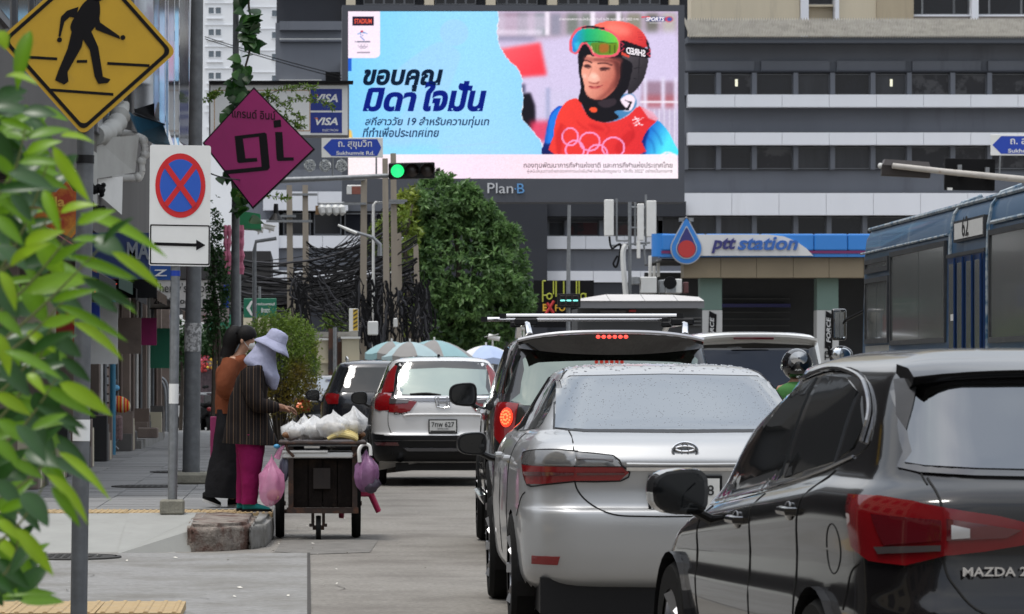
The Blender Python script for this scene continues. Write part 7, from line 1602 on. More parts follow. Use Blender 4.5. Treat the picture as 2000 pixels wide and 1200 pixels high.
# mirrored panels of the upper floor, with lilac tubes
gp = thing('mirrored_facade', 'mirrored glass panels and lilac tubes on the upper left facade', 'facade', P(330, 280, 112))
M_mirr = mat('panel_mirror', (.34, .37, .42), .12, .9, var=.5, vs=1.6, dirt=((.16, .11, .20), .9, .5, .62, .7)); M_mirr2 = mat('panel_mirror_blue', (.28, .5, .66), .15, .8, var=.4, vs=2)
for i, (p0_, p1_) in enumerate(((262, 300), (301, 310), (311, 322), (323, 328), (329, 340), (341, 349), (350, 369))):
    MB().add([P(p0_+.4, -30, 112+i*2), P(p1_-.4, -30, 110+i*2), P(p1_-.4, 286, 110+i*2), P(p0_+.4, 210+i*11, 112+i*2), P(p0_+.4, -30, 112+i*2)+fy*.3, P(p1_-.4, -30, 110+i*2)+fy*.3, P(p1_-.4, 286, 110+i*2)+fy*.3, P(p0_+.4, 210+i*11, 112+i*2)+fy*.3], [(0, 1, 2, 3), (4, 5, 6, 7), (0, 4, 7, 3), (1, 5, 6, 2), (3, 2, 6, 7)]).build('mirror_panel', M_mirr2 if i == 1 else M_mirr, gp)
for p0_, yy in ((355, 4), (363, 10)): MB().tube([P(p0_, yy, 106), P(p0_+6, 285, 106)], .04, 8).build('lilac_tube', mat('tube_lilac', (.50, .40, .58), .5, var=.25, vs=2), gp)
MB().tube([P(338, 60, 108)-fy*.5, P(367, 150, 106)-fy*.5], .03, 5).build('stay', M_blkm, gp); MB().tube([P(300, 200, 108)-fy*.6, P(358, 285, 106)-fy*.6], .012, 5).build('stay', M_blkm, gp)
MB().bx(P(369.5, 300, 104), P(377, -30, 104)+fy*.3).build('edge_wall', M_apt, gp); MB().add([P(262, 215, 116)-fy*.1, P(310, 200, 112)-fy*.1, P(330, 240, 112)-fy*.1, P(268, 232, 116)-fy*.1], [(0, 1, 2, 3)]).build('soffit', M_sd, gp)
# signs along the shops
fs = thing('fire_sign', 'orange and red flame shaped sign reading Alif behind the leaves', 'sign', P(60, 470, 165))
fl = [(-.3, 0), (-.1, .1), (.1, -.05), (.3, .08), (.6, -.06), (.75, .1), (.78, .45), (.62, .5), (.55, .62), (.42, .48), (.2, .5), (.05, .62), (-.1, .46), (-.3, .5)]
MB().prism(fl, P(40, 455, 165), (1, 0, 0), (0, 0, 1), (0, .08, 0)).build('flame_board', mat('flame_red', (.42, .05, .015), .5, dirt=((.7, .28, .03), 3.5, .42, .62, 1)), fs)
text('Alif', (0, 0, .19, .12), mat('letter_amber', (.75, .42, .08), .5), fs, o=P(36, 404, 165)-fy*.01, depth=0, bold=.03); text('Lila', (0, 0, .26, .12), MATS['letter_amber'], fs, o=P(84, 404, 165)-fy*.01, depth=0, bold=.03)
b = MB()
for k in range(60): p = P(random.uniform(100, 205), 385+random.uniform(-35, 35), 150); b.ell(p, random.uniform(.03, .07), 6, 4)
b.build('black_vine_ornament', M_blkm, label='black curly ornament right of the flame sign', cat='ornament', kind='stuff')
ms = thing('blue_shop_sign', 'dark blue shop fascia sign with grey letters MA', 'sign', P(240, 540, 140)); MB().bx(P(170, 545, 140), P(292, 455, 140)+fy*.3).build('sign_box', mat('shop_blue', (.012, .03, .12), .5, var=.2, vs=3), ms)
text('MA', (0, 0, 44/140, 34/140), mat('letter_grey', (.20, .22, .25), .5), ms, o=P(248, 507, 140)-fy*.02, bold=.03)
bs = thing('blue_shop_sign', 'smaller blue sign with white Z mark under the no parking board', 'sign', P(310, 545, 136)); MB().bx(P(240, 545, 134)+fy*.5, P(331, 517, 134)+fy*.7).build('sign_box', mat('shop_blue2', (.015, .08, .32), .5, var=.2, vs=3), bs); text('Z', (0, 0, 26/134, 13/134), M_wht, bs, o=P(298, 538, 134)+fy*.46, bold=.02)
ls = thing('led_sign', 'black scrolling display with red dot letters', 'sign', P(240, 582, 138)); MB().bx(P(176, 582, 138), P(306, 545, 138)+fy*.2).build('case', M_blkm, ls)
text('P.EDT', (0, 0, 44/138, 13/138), mat('led_red', (.5, .02, .02), emis=(1, .08, .04), estr=1.3), ls, o=P(184, 567, 138)-fy*.01, depth=0)
for k in range(7): MB().box(P(186+k*4, 570, 138)-fy*.01, (.012, .01, .012)).build('led_dot', mat('led_green', (.1, .5, .1), emis=(.4, .9, .2), estr=1) if k % 2 else MATS['led_red'], ls)
ch = thing('rooms_sign', 'white framed rooms sign reading 2nd floor behind the grey poles', 'sign', P(362, 603, 104)); MB().bx(P(294, 603, 104), P(430, 545, 104)+fy*.15).build('sign_board', mat('board_offwhite', (.72, .69, .66), .6, var=.15, vs=3), ch)
for q in ((292, 604, 432, 602), (292, 547, 432, 545)): MB().bx(P(q[0], q[1], 104)-fy*.03, P(q[2], q[3], 104)+fy*.16).build('frame', M_blkm, ch)
text("Cherry's rooms", (0, 0, 124/104, 24/104), M_ink, ch, o=P(298, 577, 104)-fy*.02, depth=0); text('2nd Floor', (0, 0, 68/104, 12/104), M_ink, ch, o=P(300, 594, 104)-fy*.02, depth=0, bold=.01)
MB().bx(P(396, 593, 104)-fy*.02, P(424, 585, 104)-fy*.01).build('black_strip', M_ink, ch)
pk = thing('pink_board', 'faded pink board hanging below the rooms sign', 'sign', P(405, 629, 100)); MB().bx(P(368, 629, 100)+fy*.5, P(446, 601, 100)+fy*.6).build('sign_board', mat('board_pink', (.40, .33, .32), .6, var=.1, vs=3), pk); text('085 181 1142', (0, 0, .3, .06), M_red, pk, o=P(396, 620, 100)+fy*.48, depth=0); MB().bx(P(436, 600, 100)+fy*.5, P(446, 555, 100)+fy*.6).build('blue_end', M_blue, pk)
# street life further along: motorcycles, flowers, figures
def motorbike(px, py, s, lab, rz=0, m=None):
    g = Vector((P(px, 0, s).x, F/s, 0)); t = thing('motorcycle', lab, 'motorcycle', g, rz, group='motorcycles parked by the kerb')
    for y_ in (0, 1.2): MB().lathe([(.2, -.045), (.28, -.04), (.29, 0), (.28, .04), (.2, .045)], (0, y_, .29), 24, Matrix.Rotation(R(90), 3, 'Y')).build('wheel', C_rub, t, smooth=True, world=False)
    MB().loft([[Vector((x, y_, z)) for x, z in ((-w_, z0), (w_, z0), (w_, z1), (-w_, z1))] for y_, w_, z0, z1 in ((-.25, .04, .62, .70), (-.05, .13, .50, .76), (.35, .13, .45, .72), (.7, .10, .35, .62), (.95, .12, .4, .95), (1.05, .05, .7, 1.0))]).build('body', m or M_blk, t, bevel=.02, world=False)
    MB().loft([[Vector((x, y_, z)) for x, z in ((-.12, .76), (.12, .76), (.10, .84), (-.10, .84))] for y_ in (-.2, .5)]).build('seat', C_rub, t, bevel=.02, world=False)
    MB().tube([(-.33, .95, 1.02), (-.1, 1.0, 1.04), (.1, 1.0, 1.04), (.33, .95, 1.02)], .018, 8).build('handlebar', M_steel, t, world=False)
    for sd in (-1, 1): MB().ell((sd*.3, 1.0, 1.2), (.06, .015, .04), 10, 6).build('mirror', M_blk, t, world=False)
    MB().ell((0, -.27, .70), (.07, .03, .05), 10, 6).build('tail_light', C_redl, t, world=False); return t
motorbike(402, 0, 86, 'black motorcycle parked beyond the thick grey pole', R(20)); motorbike(340, 0, 82, 'white motorcycle seat showing between the two grey posts', R(-30), M_sheet); motorbike(418, 0, 80, 'dark motorcycle behind the woman in the rust top', R(10))
fb = thing('flower_stall', 'pink and yellow flower garlands between the thick pole and the woman', 'flowers', P(410, 730, 78))
for c_, m in ((P(405, 698, 78), mat('flower_pink', (.75, .16, .25), .7, var=.5, vs=20)), (P(420, 704, 78), mat('flower_yellow', (.75, .5, .06), .7, var=.5, vs=20)), (P(395, 712, 78), mat('flower_red', (.5, .05, .05), .7, var=.5, vs=20))):
    b = MB()
    for k in range(40): b.ell(c_+Vector((random.gauss(0, .10), random.gauss(0, .08), random.gauss(0, .13))), random.uniform(.02, .05), 6, 4)
    b.build('garland', m, fb, kind='stuff')
MB().bx(P(390, 800, 78), P(424, 722, 78)+fy*.4).build('table', mat('stall_cloth', (.10, .07, .08), .8, var=.6, vs=15), fb, bevel=.02)
MB().bx((-8, 105, KT), (-.6, 112, KT+.6)).build('low_wall', M_cw, label='low pale wall closing the pavement far behind', cat='wall')
fr_ = thing('far_shops', 'dark shop block beyond the end of the brown shop row', 'building', (-8, 118, 0)); MB().bx((-30, 118, 0), (-1.2, 126, 5.6)).build('wall', M_sd, fr_)
for k in range(7): MB().bx((-6.5+k*.8, 117.9, .6), (-5.95+k*.8, 117.99, 2.6)).build('shop_window', [M_tint, M_sw, M_cw][k % 3], fr_)
for k in range(5): MB().bx((-6.5+k*1.1, 117.85, 2.9), (-5.6+k*1.1, 117.99, 3.5)).build('sign_panel', [M_red, M_blue, M_wht, M_grn, M_cw][k], fr_)
# the street behind and beside the camera, seen in paint and glass
for i, (y0_, y1_, h_, m) in enumerate(((-46, -24, 11, M_cream2), (-23.7, -6, 13, M_up), (-5.7, 7, 10, M_sw), (7.3, 18.2, 12.5, M_cream2))):
    nb = thing('shop_house', ('tan', 'grey', 'brown', 'cream')[i]+' shop house on the left pavement beside the camera', 'building', (-6.5, (y0_+y1_)/2, 0))
    MB().bx((-16, y0_, 0), (-6.4, y1_, h_)).build('wall', m, nb); MB().bx((-6.39, y0_+.3, 3.1), (-5.0, y1_-.3, 3.25)).build('awning', M_awn if i % 2 else M_brn, nb)
    MB().bx((-6.39, y0_+.4, .25), (-6.3, y1_-.4, 3.0)).build('shop_front', M_sd, nb)
    k = y0_+1
    while k < y1_-1.8:
        for z_ in (4.2, 7.4, 10.4):
            if z_+1.6 < h_: MB().bx((-6.39, k, z_), (-6.33, k+1.3, z_+1.5)).build('window', M_dglass, nb)
        k += 2.4
MB().bx((-40, 31.5, 0), (FX-9.2, 60, 12)).build('side_building', M_up, label='grey building down the side street behind the shops', cat='building')
MB().bx((-12, -46, -.1), (-2.2, 18.6, .195)).build('pavement_rear', M_conc, kind='structure')
# ---------------------------------------------------------------- people
def skin(name, V, Ed, m, parent, sub=2):
    me = bpy.data.meshes.new('s'); me.from_pydata([tuple(v[0]) for v in V], Ed, []); o = bpy.data.objects.new('s', me); COL.objects.link(o)
    md = o.modifiers.new('k', 'SKIN'); md.use_smooth_shade = True; sb = o.modifiers.new('u', 'SUBSURF'); sb.levels = sub; sb.render_levels = sub
    for i, v in enumerate(me.skin_vertices[0].data): v.radius = (V[i][1], V[i][2] if len(V[i]) > 2 else V[i][1]); v.use_root = (i == 0)
    dg = bpy.context.evaluated_depsgraph_get(); r = bpy.data.meshes.new_from_object(o.evaluated_get(dg)); bpy.data.objects.remove(o)
    off_ = origin(parent)
    for v in r.vertices: v.co -= off_
    for p in r.polygons: p.use_smooth = True
    r.name = name; r.materials.clear(); return link(name, r, parent, m)
M_skin = mat('skin', (.30, .15, .09), .55, var=.08, vs=9); M_skin2 = mat('skin_light', (.42, .23, .15), .5, var=.06, vs=9); M_hair = mat('hair', (.007, .006, .006), .55, spec=.15, bump=.3, bs=120)
def fabric(name, c, v=.12): return mat(name, c, .85, spec=.15, var=v, vs=7, bump=.5, bs=16)
def handv(V, Ed, wr, iw, d, up, sgn=1, curl=.5):
    """palm and five bent fingers grown from wrist vertex iw; d = pointing direction, up = back of the hand"""
    d = d.normalized(); up = (up-d*up.dot(d)).normalized(); sd = d.cross(up)*sgn
    ip = len(V); V.append((wr+d*.05, .034, .018)); Ed.append((iw, ip)); ik = len(V); V.append((wr+d*.085, .038, .016)); Ed.append((ip, ik))
    for k, (of, ln) in enumerate(((-.028, .062), (-.010, .072), (.009, .068), (.027, .054))):
        a = wr+d*.10+sd*of; j = ik
        for q in range(3):
            c_ = curl*(q+1)*.55; pt = a+d*ln*.36*math.cos(c_)-up*ln*.36*math.sin(c_); V.append((pt, .0095-.001*q)); Ed.append((j, len(V)-1)); j = len(V)-1; a = pt
    a = wr+d*.03-sd*.034; j = ip
    for q in range(2): a = a+(d*.026-sd*.012-up*.014); V.append((a, .011-.001*q)); Ed.append((j, len(V)-1)); j = len(V)-1
def cloth(name, rings, m, parent, cap=False, n=28, wr=.012, seed=0, sq=1.0):
    """rings: (centre, rx, ry, tiltx) horizontal ellipses, smoothly interpolated and wrinkled"""
    R_ = smooth2([(*r[0],) for r in rings], 5, False); rx = smooth2([(r[1], r[2], r[3] if len(r) > 3 else 0) for r in rings], 5, False); out = []
    for c_, q in zip(R_, rx):
        rg = []
        for j in range(n):
            a = 2*math.pi*j/n; x = math.copysign(abs(math.cos(a))**sq, math.cos(a))*q.x; y = math.copysign(abs(math.sin(a))**sq, math.sin(a))*q.y
            p = Vector((c_.x+x, c_.y+y, c_.z+x*q.z)); w = noise.noise(Vector((p.x*9+seed, p.y*9, p.z*5)))+.5*noise.noise(Vector((p.x*24, p.y*24+seed, p.z*9)))
            rg.append(p+Vector((math.cos(a), math.sin(a), 0))*w*wr)
        out.append(rg)
    return MB().loft(out, cap).build(name, m, parent, smooth=True, ang=1.4)
def sleeve(name, pts, rs, m, parent, seed=0, wr=.010):
    P_ = smooth2(pts, 5, False); r_ = smooth2([(r, 0, 0) for r in rs], 5, False); b = MB().tube(P_, [q.x for q in r_], 16, cap=False)
    for i, v in enumerate(b.v): b.v[i] = v+Vector((1, 1, .5))*noise.noise(v*17+Vector((seed, 0, 0)))*wr
    return b.build(name, m, parent, smooth=True, ang=1.4)
def Q(s): return lambda px, py, dy=0: P(px, py, s)+Vector((0, dy, 0))
# vendor
q = Q(222); vd = thing('person', 'woman in lavender sun hat and striped dark shirt serving at the food cart', 'person', Vector((q(490, 0).x, F/222, KT)))
V = [(q(488, 850), .12, .13), (q(486, 800), .11, .13), (q(488, 755), .11, .14), (q(500, 715), .05), (q(512, 700), .046), (q(524, 682), .075, .07), (q(530, 668), .082, .075), (q(531, 656), .06, .06)]
Ed = [(0, 1), (1, 2), (2, 3), (3, 4), (4, 5), (5, 6), (6, 7)]
for sd in (-1, 1):
    i = len(V); V += [(q(490, 728, sd*.16), .055), (q(500, 788, sd*.20), .042), (q(546, 794 if sd < 0 else 798, sd*.10), .027)]; Ed += [(2, i), (i, i+1), (i+1, i+2)]
    handv(V, Ed, q(546, 794 if sd < 0 else 798, sd*.10), i+2, Vector((.9, -sd*-.3*0+(.25 if sd < 0 else -.25), -.12)), Vector((.1, 0, 1)), sd, .55)
    i = len(V); V += [(q(488, 870, sd*.09), .09), (q(490 if sd < 0 else 480, 925, sd*.10), .06), (q(486 if sd < 0 else 474, 982, sd*.10), .04), (q(490 if sd < 0 else 478, 992, sd*.10), .038), (q(512 if sd < 0 else 500, 996, sd*.10), .032)]; Ed += [(0, i), (i, i+1), (i+1, i+2), (i+2, i+3), (i+3, i+4)]
skin('body', V, Ed, M_skin, vd)
M_shirt = stripes('shirt_stripes', [(0, (.013, .010, .010)), (.40, (.10, .065, .04)), (.50, (.013, .010, .010)), (.82, (.055, .04, .03)), (.88, (.013, .010, .010))], 17)
M_shirt.node_tree.nodes['Math'].inputs[1].default_value = 17
cloth('shirt', [(q(506, 706), .05, .08, .2), (q(500, 714), .10, .15, .3), (q(492, 728), .135, .20, .3), (q(488, 752), .15, .205, .15), (q(484, 785), .165, .20), (q(484, 820), .19, .205), (q(486, 850), .225, .22), (q(488, 868), .245, .23, -.05)], M_shirt, vd, wr=.022)
for sd in (-1, 1): sleeve('sleeve', [q(489, 728, sd*.15), q(492, 755, sd*.20), q(502, 786, sd*.22), q(524, 794, sd*.17), q(541, 796, sd*.12)], [.095, .09, .078, .062, .042], M_shirt, vd, sd*3, .014)
M_pant = fabric('trousers_magenta', (.24, .010, .085))
for sd in (-1, 1): sleeve('trouser_leg', [q(487, 850, sd*.08), q(490 if sd < 0 else 486, 885, sd*.09), q(490 if sd < 0 else 480, 930, sd*.10), q(487 if sd < 0 else 475, 984, sd*.10)], [.135, .115, .085, .068], M_pant, vd, sd*7, .012)
M_teal = fabric('sock_teal', (.02, .20, .20))
for sd in (-1, 1):
    x0_ = 486 if sd < 0 else 474; MB().loft([[q(x0_+dx, 0, sd*.10)*1+Vector((0, w_*math.cos(a), -q(0, 0).z+KT+h_*(1+math.sin(a))/1)) for a in [k*math.pi/6 for k in range(12)]] for dx, w_, h_ in ((-12, .02, .03), (-9, .04, .045), (4, .045, .05), (18, .048, .035), (32, .046, .025), (42, .03, .015))]).build('sock', M_teal, vd, smooth=True)
    MB().loft([[q(x0_+dx, 0, sd*.10)+Vector((0, w_*b_, -q(0, 0).z+KT+z_)) for b_, z_ in ((-1, 0), (1, 0), (1, .022), (-1, .022))] for dx, w_ in ((-13, .03), (-8, .045), (20, .052), (36, .05), (45, .025))]).build('sandal', M_blkm, vd)
M_lav = fabric('hat_lavender', (.36, .37, .50), .3)
hc_ = q(538, 667); Mh = Matrix.Rotation(R(27), 3, 'Y')
MB().lathe([(0, .105), (.045, .103), (.080, .090), (.090, .065), (.101, .0)], hc_, 28, Mh).build('hat', M_lav, vd, smooth=True, ang=1.3); hat = vd.children[-1]
b = MB().lathe([(.100, .004), (.124, -.022), (.155, -.052), (.172, -.072), (.170, -.077), (.15, -.056), (.10, -.004)], hc_, 36, Mh)
for i, v in enumerate(b.v): b.v[i] = v+Vector((0, 0, 1))*noise.noise(v*8)*.018
b.build('hat_brim', M_lav, hat, smooth=True, ang=1.3)
cloth('neck_flap', [(q(525, 668), .09, .095, -.2), (q(518, 684), .098, .105, -.25), (q(510, 703), .135, .13, -.2), (q(510, 718), .145, .145, -.3), (q(522, 733), .105, .13, -.2), (q(531, 748), .06, .09), (q(534, 761), .03, .05)], M_lav, vd, wr=.016, seed=4)
# customer
q = Q(216); cu = thing('person', 'woman with black ponytail white mask rust top and long black skirt', 'person', Vector((q(450, 0).x, F/216, KT)))
V = [(q(452, 808), .12, .13), (q(452, 760), .10, .12), (q(454, 722), .11, .14), (q(466, 696), .046), (q(472, 686), .042), (q(481, 673), .066, .062), (q(483, 662), .078, .072), (q(482, 652), .06, .06)]
Ed = [(0, 1), (1, 2), (2, 3), (3, 4), (4, 5), (5, 6), (6, 7)]; V += [(q(497, 668), .012)]; Ed.append((6, 8))
for sd in (-1, 1):
    i = len(V); V += [(q(452, 706, sd*.15), .05), (q(440, 762, sd*.20), .038), (q(474, 762, sd*.08), .026)]; Ed += [(2, i), (i, i+1), (i+1, i+2)]
    handv(V, Ed, q(474, 762, sd*.08), i+2, Vector((1, -sd*.2, .15)), Vector((0, 0, 1)), sd, .5)
    f0 = (408, 966) if sd < 0 else (452, 978); i = len(V); V += [(q(450, 830, sd*.09), .085), (q(440 if sd < 0 else 462, 900, sd*.08), .056), (q(*f0, sd*.07), .033), (q(f0[0]+14, f0[1]+19, sd*.07), .028)]; Ed += [(0, i), (i, i+1), (i+1, i+2), (i+2, i+3)]
skin('body', V, Ed, M_skin2, cu)
M_rust = fabric('top_rust', (.17, .05, .022))
cloth('top', [(q(468, 694), .055, .07, .2), (q(461, 702), .10, .14, .25), (q(453, 716), .135, .19, .2), (q(450, 745), .13, .19), (q(449, 780), .125, .17), (q(450, 808), .13, .165)], M_rust, cu, wr=.018)
for sd in (-1, 1): sleeve('sleeve', [q(452, 708, sd*.14), q(444, 735, sd*.20), q(440, 762, sd*.21), q(456, 768, sd*.15)], [.085, .085, .075, .055], M_rust, cu, sd*5, .012)
cloth('skirt', [(q(451, 800), .125, .16), (q(450, 830), .14, .175), (q(446, 880), .155, .18), (q(440, 930), .17, .19), (q(437, 972), .175, .20, -.05)], fabric('skirt_black', (.010, .010, .012)), cu, wr=.022, seed=3)
b = MB().ell(q(480, 656), (.100, .092, .098), 20, 14, Matrix.Rotation(R(-22), 3, 'Y'), top=math.pi*.66); b.build('hair', M_hair, cu, smooth=True)
MB().tube(smooth2([q(470, 655), q(460, 650), q(452, 664), q(446, 684), q(441, 700)], 5, False), [.045+.035*math.sin(min(1, k/14)*2.6) for k in range(21)], 12).build('ponytail', M_hair, cu, smooth=True)
MB().ell(q(473, 667, -.078), (.014, .008, .022), 10, 8).build('ear', M_skin2, cu, smooth=True)
MB().ell(q(489, 674), (.042, .055, .045), 16, 10, Matrix.Rotation(R(20), 3, 'Y')).build('face_mask', M_wht, cu, smooth=True); MB().tube([q(486, 680, -.055), q(474, 664, -.078)], .0025, 5).build('mask_strap', M_wht, cu)
MB().tube([q(489, 658, -.055), q(495, 659, -.045)], .003, 5).build('eyebrow', M_hair, cu); MB().ell(q(492, 662.5, -.052), (.010, .008, .005), 10, 6).build('eye', M_ink, cu)
for f0, sd, tl_2 in (((404, 0), -1, R(22)), ((452, 0), 1, 0)):
    rows = []; rw2 = []
    for dx, w_, h_ in ((-8, .025, .05), (-5, .04, .07), (8, .042, .065), (20, .045, .045), (28, .03, .03)):
        z_ = (28-dx)/216*math.sin(tl_2); c_ = q(f0[0]+dx, 0, sd*.07); c_.z = KT+z_
        rows.append([c_+Vector((0, w_*math.cos(a), .018+h_*.5*(1+math.sin(a)))) for a in [k*math.pi/6 for k in range(12)]]); rw2.append([c_+Vector((0, w_*1.08*a, b_)) for a, b_ in ((-1, 0), (1, 0), (1, .022), (-1, .022))])
    so = MB().loft(rows).build('shoe', M_blkm, cu, smooth=True); MB().loft(rw2).build('sole', M_sheet, so)
MB().loft([[q(x, y, d_) for x, y, d_ in ((411, y_, -.05), (430, y_, -.05), (430, y_, .12), (411, y_, .12))] for y_ in (918, 814)]).build('paper_bag', mat('bag_magenta', (.26, .02, .11), .6, var=.1, vs=5), label='flat magenta carrier bag held behind the customer', cat='bag', bevel=.004)
# ---------------------------------------------------------------- food cart
SCt = 228.0; q = Q(SCt); ct_ = thing('food_cart', 'wooden push cart with metal frame and bicycle wheels selling food', 'cart', Vector((q(622, 0).x, F/SCt+.5, 0)))
M_wd = mat('cart_wood', (.009, .006, .005), .8, spec=.15, var=.4, vs=8, bump=.4, bs=40, dirt=((.035, .022, .015), 6, .55, .7, .6)); M_rst = mat('cart_frame', (.035, .022, .018), .6, .3, var=.4, vs=14, dirt=((.12, .05, .025), 9, .5, .65, .7))
def cbox(name, m, x0_, y0_, x1_, y1_, d0, d1, par=ct_, **k): return MB().bx(q(x0_, y1_, d0), q(x1_, y0_, d1)).build(name, m, par, **k)
cbox('top_board', M_rst, 544, 863, 716, 868, -.05, 1.05, bevel=.004); cbox('tray', M_steel, 548, 869, 712, 872, .0, 1.0)
for x0_ in (563, 688): cbox('upright', M_rst, x0_, 869, x0_+10, 1003, 0, .045); cbox('upright', M_rst, x0_, 869, x0_+10, 1003, .95, .995)
MB().tube([q(558, 866, -.03), q(562, 880, -.03), q(574, 892, -.03)], .012, 6).build('brace', M_rst, ct_); MB().tube([q(702, 866, -.03), q(699, 880, -.03), q(690, 892, -.03)], .012, 6).build('brace', M_rst, ct_)
cbox('shelf', M_sheet, 552, 884, 690, 895, -.02, .9, bevel=.01); cbox('shelf_lining', M_plast, 552, 880, 640, 884, -.03, .5)
for k in range(4): cbox('board', M_wd, 574+k*28.6, 898, 601+k*28.6, 992, .06, .08)
for x0_ in (572,): cbox('side_board', M_wd, x0_, 898, x0_+4, 992, .082, .95); cbox('side_board', M_wd, 686, 898, 690, 992, .082, .95)
cbox('back_board', M_wd, 574, 898, 688, 992, .93, .95); cbox('floor', M_wd, 574, 986, 688, 992, .082, .92); cbox('lower_rail', M_rst, 560, 992, 700, 1003, -.01, .05)
cbox('box', mat('carton', (.02, .014, .012), .8, var=.3, vs=8), 612, 915, 645, 955, .03, .058)
def wheelx(name, cx, cy, r, w_, d, par=ct_):
    c_ = q(cx, 0, d); c_.z = r; b = MB().lathe([(r*.86, -w_), (r*.96, -w_), (r, 0), (r*.96, w_), (r*.86, w_), (r*.86, -w_)], c_, 32, Matrix.Rotation(R(90), 3, 'Y')); wh = b.build(name, C_rub, par, smooth=True)
    b = MB().lathe([(r*.86, -w_*.5), (r*.86, w_*.5), (r*.80, w_*.5), (r*.80, -w_*.5)], c_, 28, Matrix.Rotation(R(90), 3, 'Y'))
    for k in range(12): a = k*math.pi/6; b.tube([c_, c_+Vector((0, math.cos(a)*r*.83, math.sin(a)*r*.83))], .004, 4)
    b.cyl(c_-Vector((.05, 0, 0)), c_+Vector((.05, 0, 0)), .02); b.build('spokes', M_rst, wh)
wheelx('wheel', 546, 0, .30, .038, .5); wheelx('wheel', 697, 0, .30, .038, .5); MB().tube([q(546, 1003, .5)*1, q(697, 1003, .5)], .018, 8).build('axle', M_rst, ct_)
wheelx('castor', 622, 0, .105, .022, .10)
for x0_ in (611, 632): cbox('castor_fork', M_rst, x0_-3, 1000, x0_+3, 1026, .08, .12)
cbox('castor_bar', M_rst, 604, 1024, 614, 1030, .07, .13); cbox('castor_bar', M_rst, 629, 1024, 639, 1030, .07, .13)
M_bagw = mat('bag_clear', (.85, .85, .85), .2, alpha=.52, spec=.6, bump=.5, bs=30); M_bagp = mat('bag_pink', (.66, .24, .42), .25, alpha=.6, spec=.6, bump=.4, bs=22); M_bagv = mat('bag_violet', (.30, .14, .28), .35, alpha=.8, bump=.4, bs=22)
def bag(name, c_, r, m, seed, lab, tie=True, cat='bag', amp=.24, parent=None, label=True, group=None):
    b = MB().ell(c_, r, 30, 20)
    for i, v in enumerate(b.v):
        d = v-c_; n_ = noise.noise(d*9/max(r)*.12+Vector((seed, 0, 0)))+.7*abs(noise.noise(d*22/max(r)*.12+Vector((0, seed, 0))))-.2
        a = math.atan2(d.y, d.x); pl_ = 1+.09*math.sin(a*7+seed)+.05*math.sin(a*13)
        k = 1+amp*n_; tz = d.z/r[2]
        if tie and tz > .25: f = max(.12, 1-(tz-.25)*1.25); d = Vector((d.x*f*pl_, d.y*f*pl_, d.z*1.25))
        b.v[i] = c_+Vector((d.x*k*pl_, d.y*k*pl_, d.z*k))
    o = b.build(name, m, parent, smooth=True, ang=1.0); 
    if label and not parent: tag(o, lab, cat, group)
    return o
for i, (px, py, r, lab) in enumerate(((572, 842, (.10, .12, .08), 'clear bag of food at the left end of the cart top'), (612, 838, (.12, .13, .10), 'large white knotted plastic bag in the middle of the cart'), (594, 838, (.08, .1, .10), 'knotted clear bag between the vendor hands and the large white bag'), (650, 832, (.14, .14, .11), 'big clear crumpled bag standing behind the yellow food'), (690, 830, (.11, .16, .12), 'crumpled clear bag at the right end of the cart top'), (630, 848, (.09, .1, .06), 'small grey translucent bag beside the yellow food'))):
    bag('plastic_bag', q(px, py, .12+.11*(i % 3)), r, M_bagw, i*7+1, lab)
    bag('contents', q(px, py+6, .12+.11*(i % 3)), (r[0]*.7, r[1]*.7, r[2]*.5), mat('food_%d' % (i % 3), ((.5, .45, .38), (.62, .6, .56), (.3, .2, .14))[i % 3], .7, var=.4, vs=20), i*5, ['pale food inside the leftmost clear bag', 'white food inside the large knotted bag', 'brown food inside the narrow knotted bag', 'pale food in the big crumpled bag', 'white food in the bag at the right end of the cart', 'brown food in the small grey bag'][i], False, 'food')
for i in range(5): MB().tube(smooth2([q(640+i*3, 858-i*4, .02+i*.04), q(660+i*2, 850-i*4, .02+i*.04), q(685, 853-i*3, .02+i*.04), q(698, 860-i*3, .03+i*.04)], 4, False), [.016+.010*math.sin(k/12*3.1) for k in range(13)], 8).build('food_roll', mat('food_yellow', (.62, .50, .20), .6, var=.1, vs=20), smooth=True, label=['lowest', 'second', 'third', 'fourth', 'topmost'][i]+' of the pale yellow rolls stacked on the cart', cat='food', group='pale yellow rolls on the cart')
for i, (px, py) in enumerate(((560, 850), (568, 855), (578, 852), (706, 850), (700, 856))): MB().ell(q(px, py, .05+.06*i), (.04, .035, .028), 12, 8).build('fried_snack', mat('food_brown', (.20, .09, .035), .6, var=.4, vs=30), smooth=True, label=['leftmost brown snack on the cart', 'brown snack below the leftmost one', 'brown snack beside the first clear bag', 'brown snack at the right end of the cart', 'brown snack just left of the right end'][i], cat='food')
pbag = bag('hanging_bag', q(530, 945, .0), (.105, .08, .20), M_bagp, 3, 'pink translucent bag hanging on the left side of the cart', amp=.18); MB().tube([q(541, 895, .0), q(548, 878, -.02), q(556, 870, -.02)], [.03, .02, .01], 8).build('handle', M_bagp, pbag)
bag('fruit', q(535, 968, .0), (.06, .05, .05), mat('fruit_peach', (.6, .32, .24), .6, var=.2, vs=12), 8, 'peach coloured food in the bottom of the pink bag', False, 'food', .1)
vbag = bag('hanging_bag', q(716, 925, .0), (.10, .09, .17), M_bagv, 9, 'violet bag tied with white handles on the right side of the cart', amp=.2); bag('hanging_bag', q(722, 948, -.02), (.085, .07, .07), mat('bag_dark', (.06, .045, .07), .5), 12, 'dark lump in the bottom of the violet bag', False, 'bag', .25)
MB().tube(smooth2([q(703, 903, -.05), q(701, 880, -.05), q(710, 868, -.03), q(722, 872, -.03), q(724, 890, -.04)], 5, False), .016, 8).build('handle', M_plast, vbag, smooth=True)
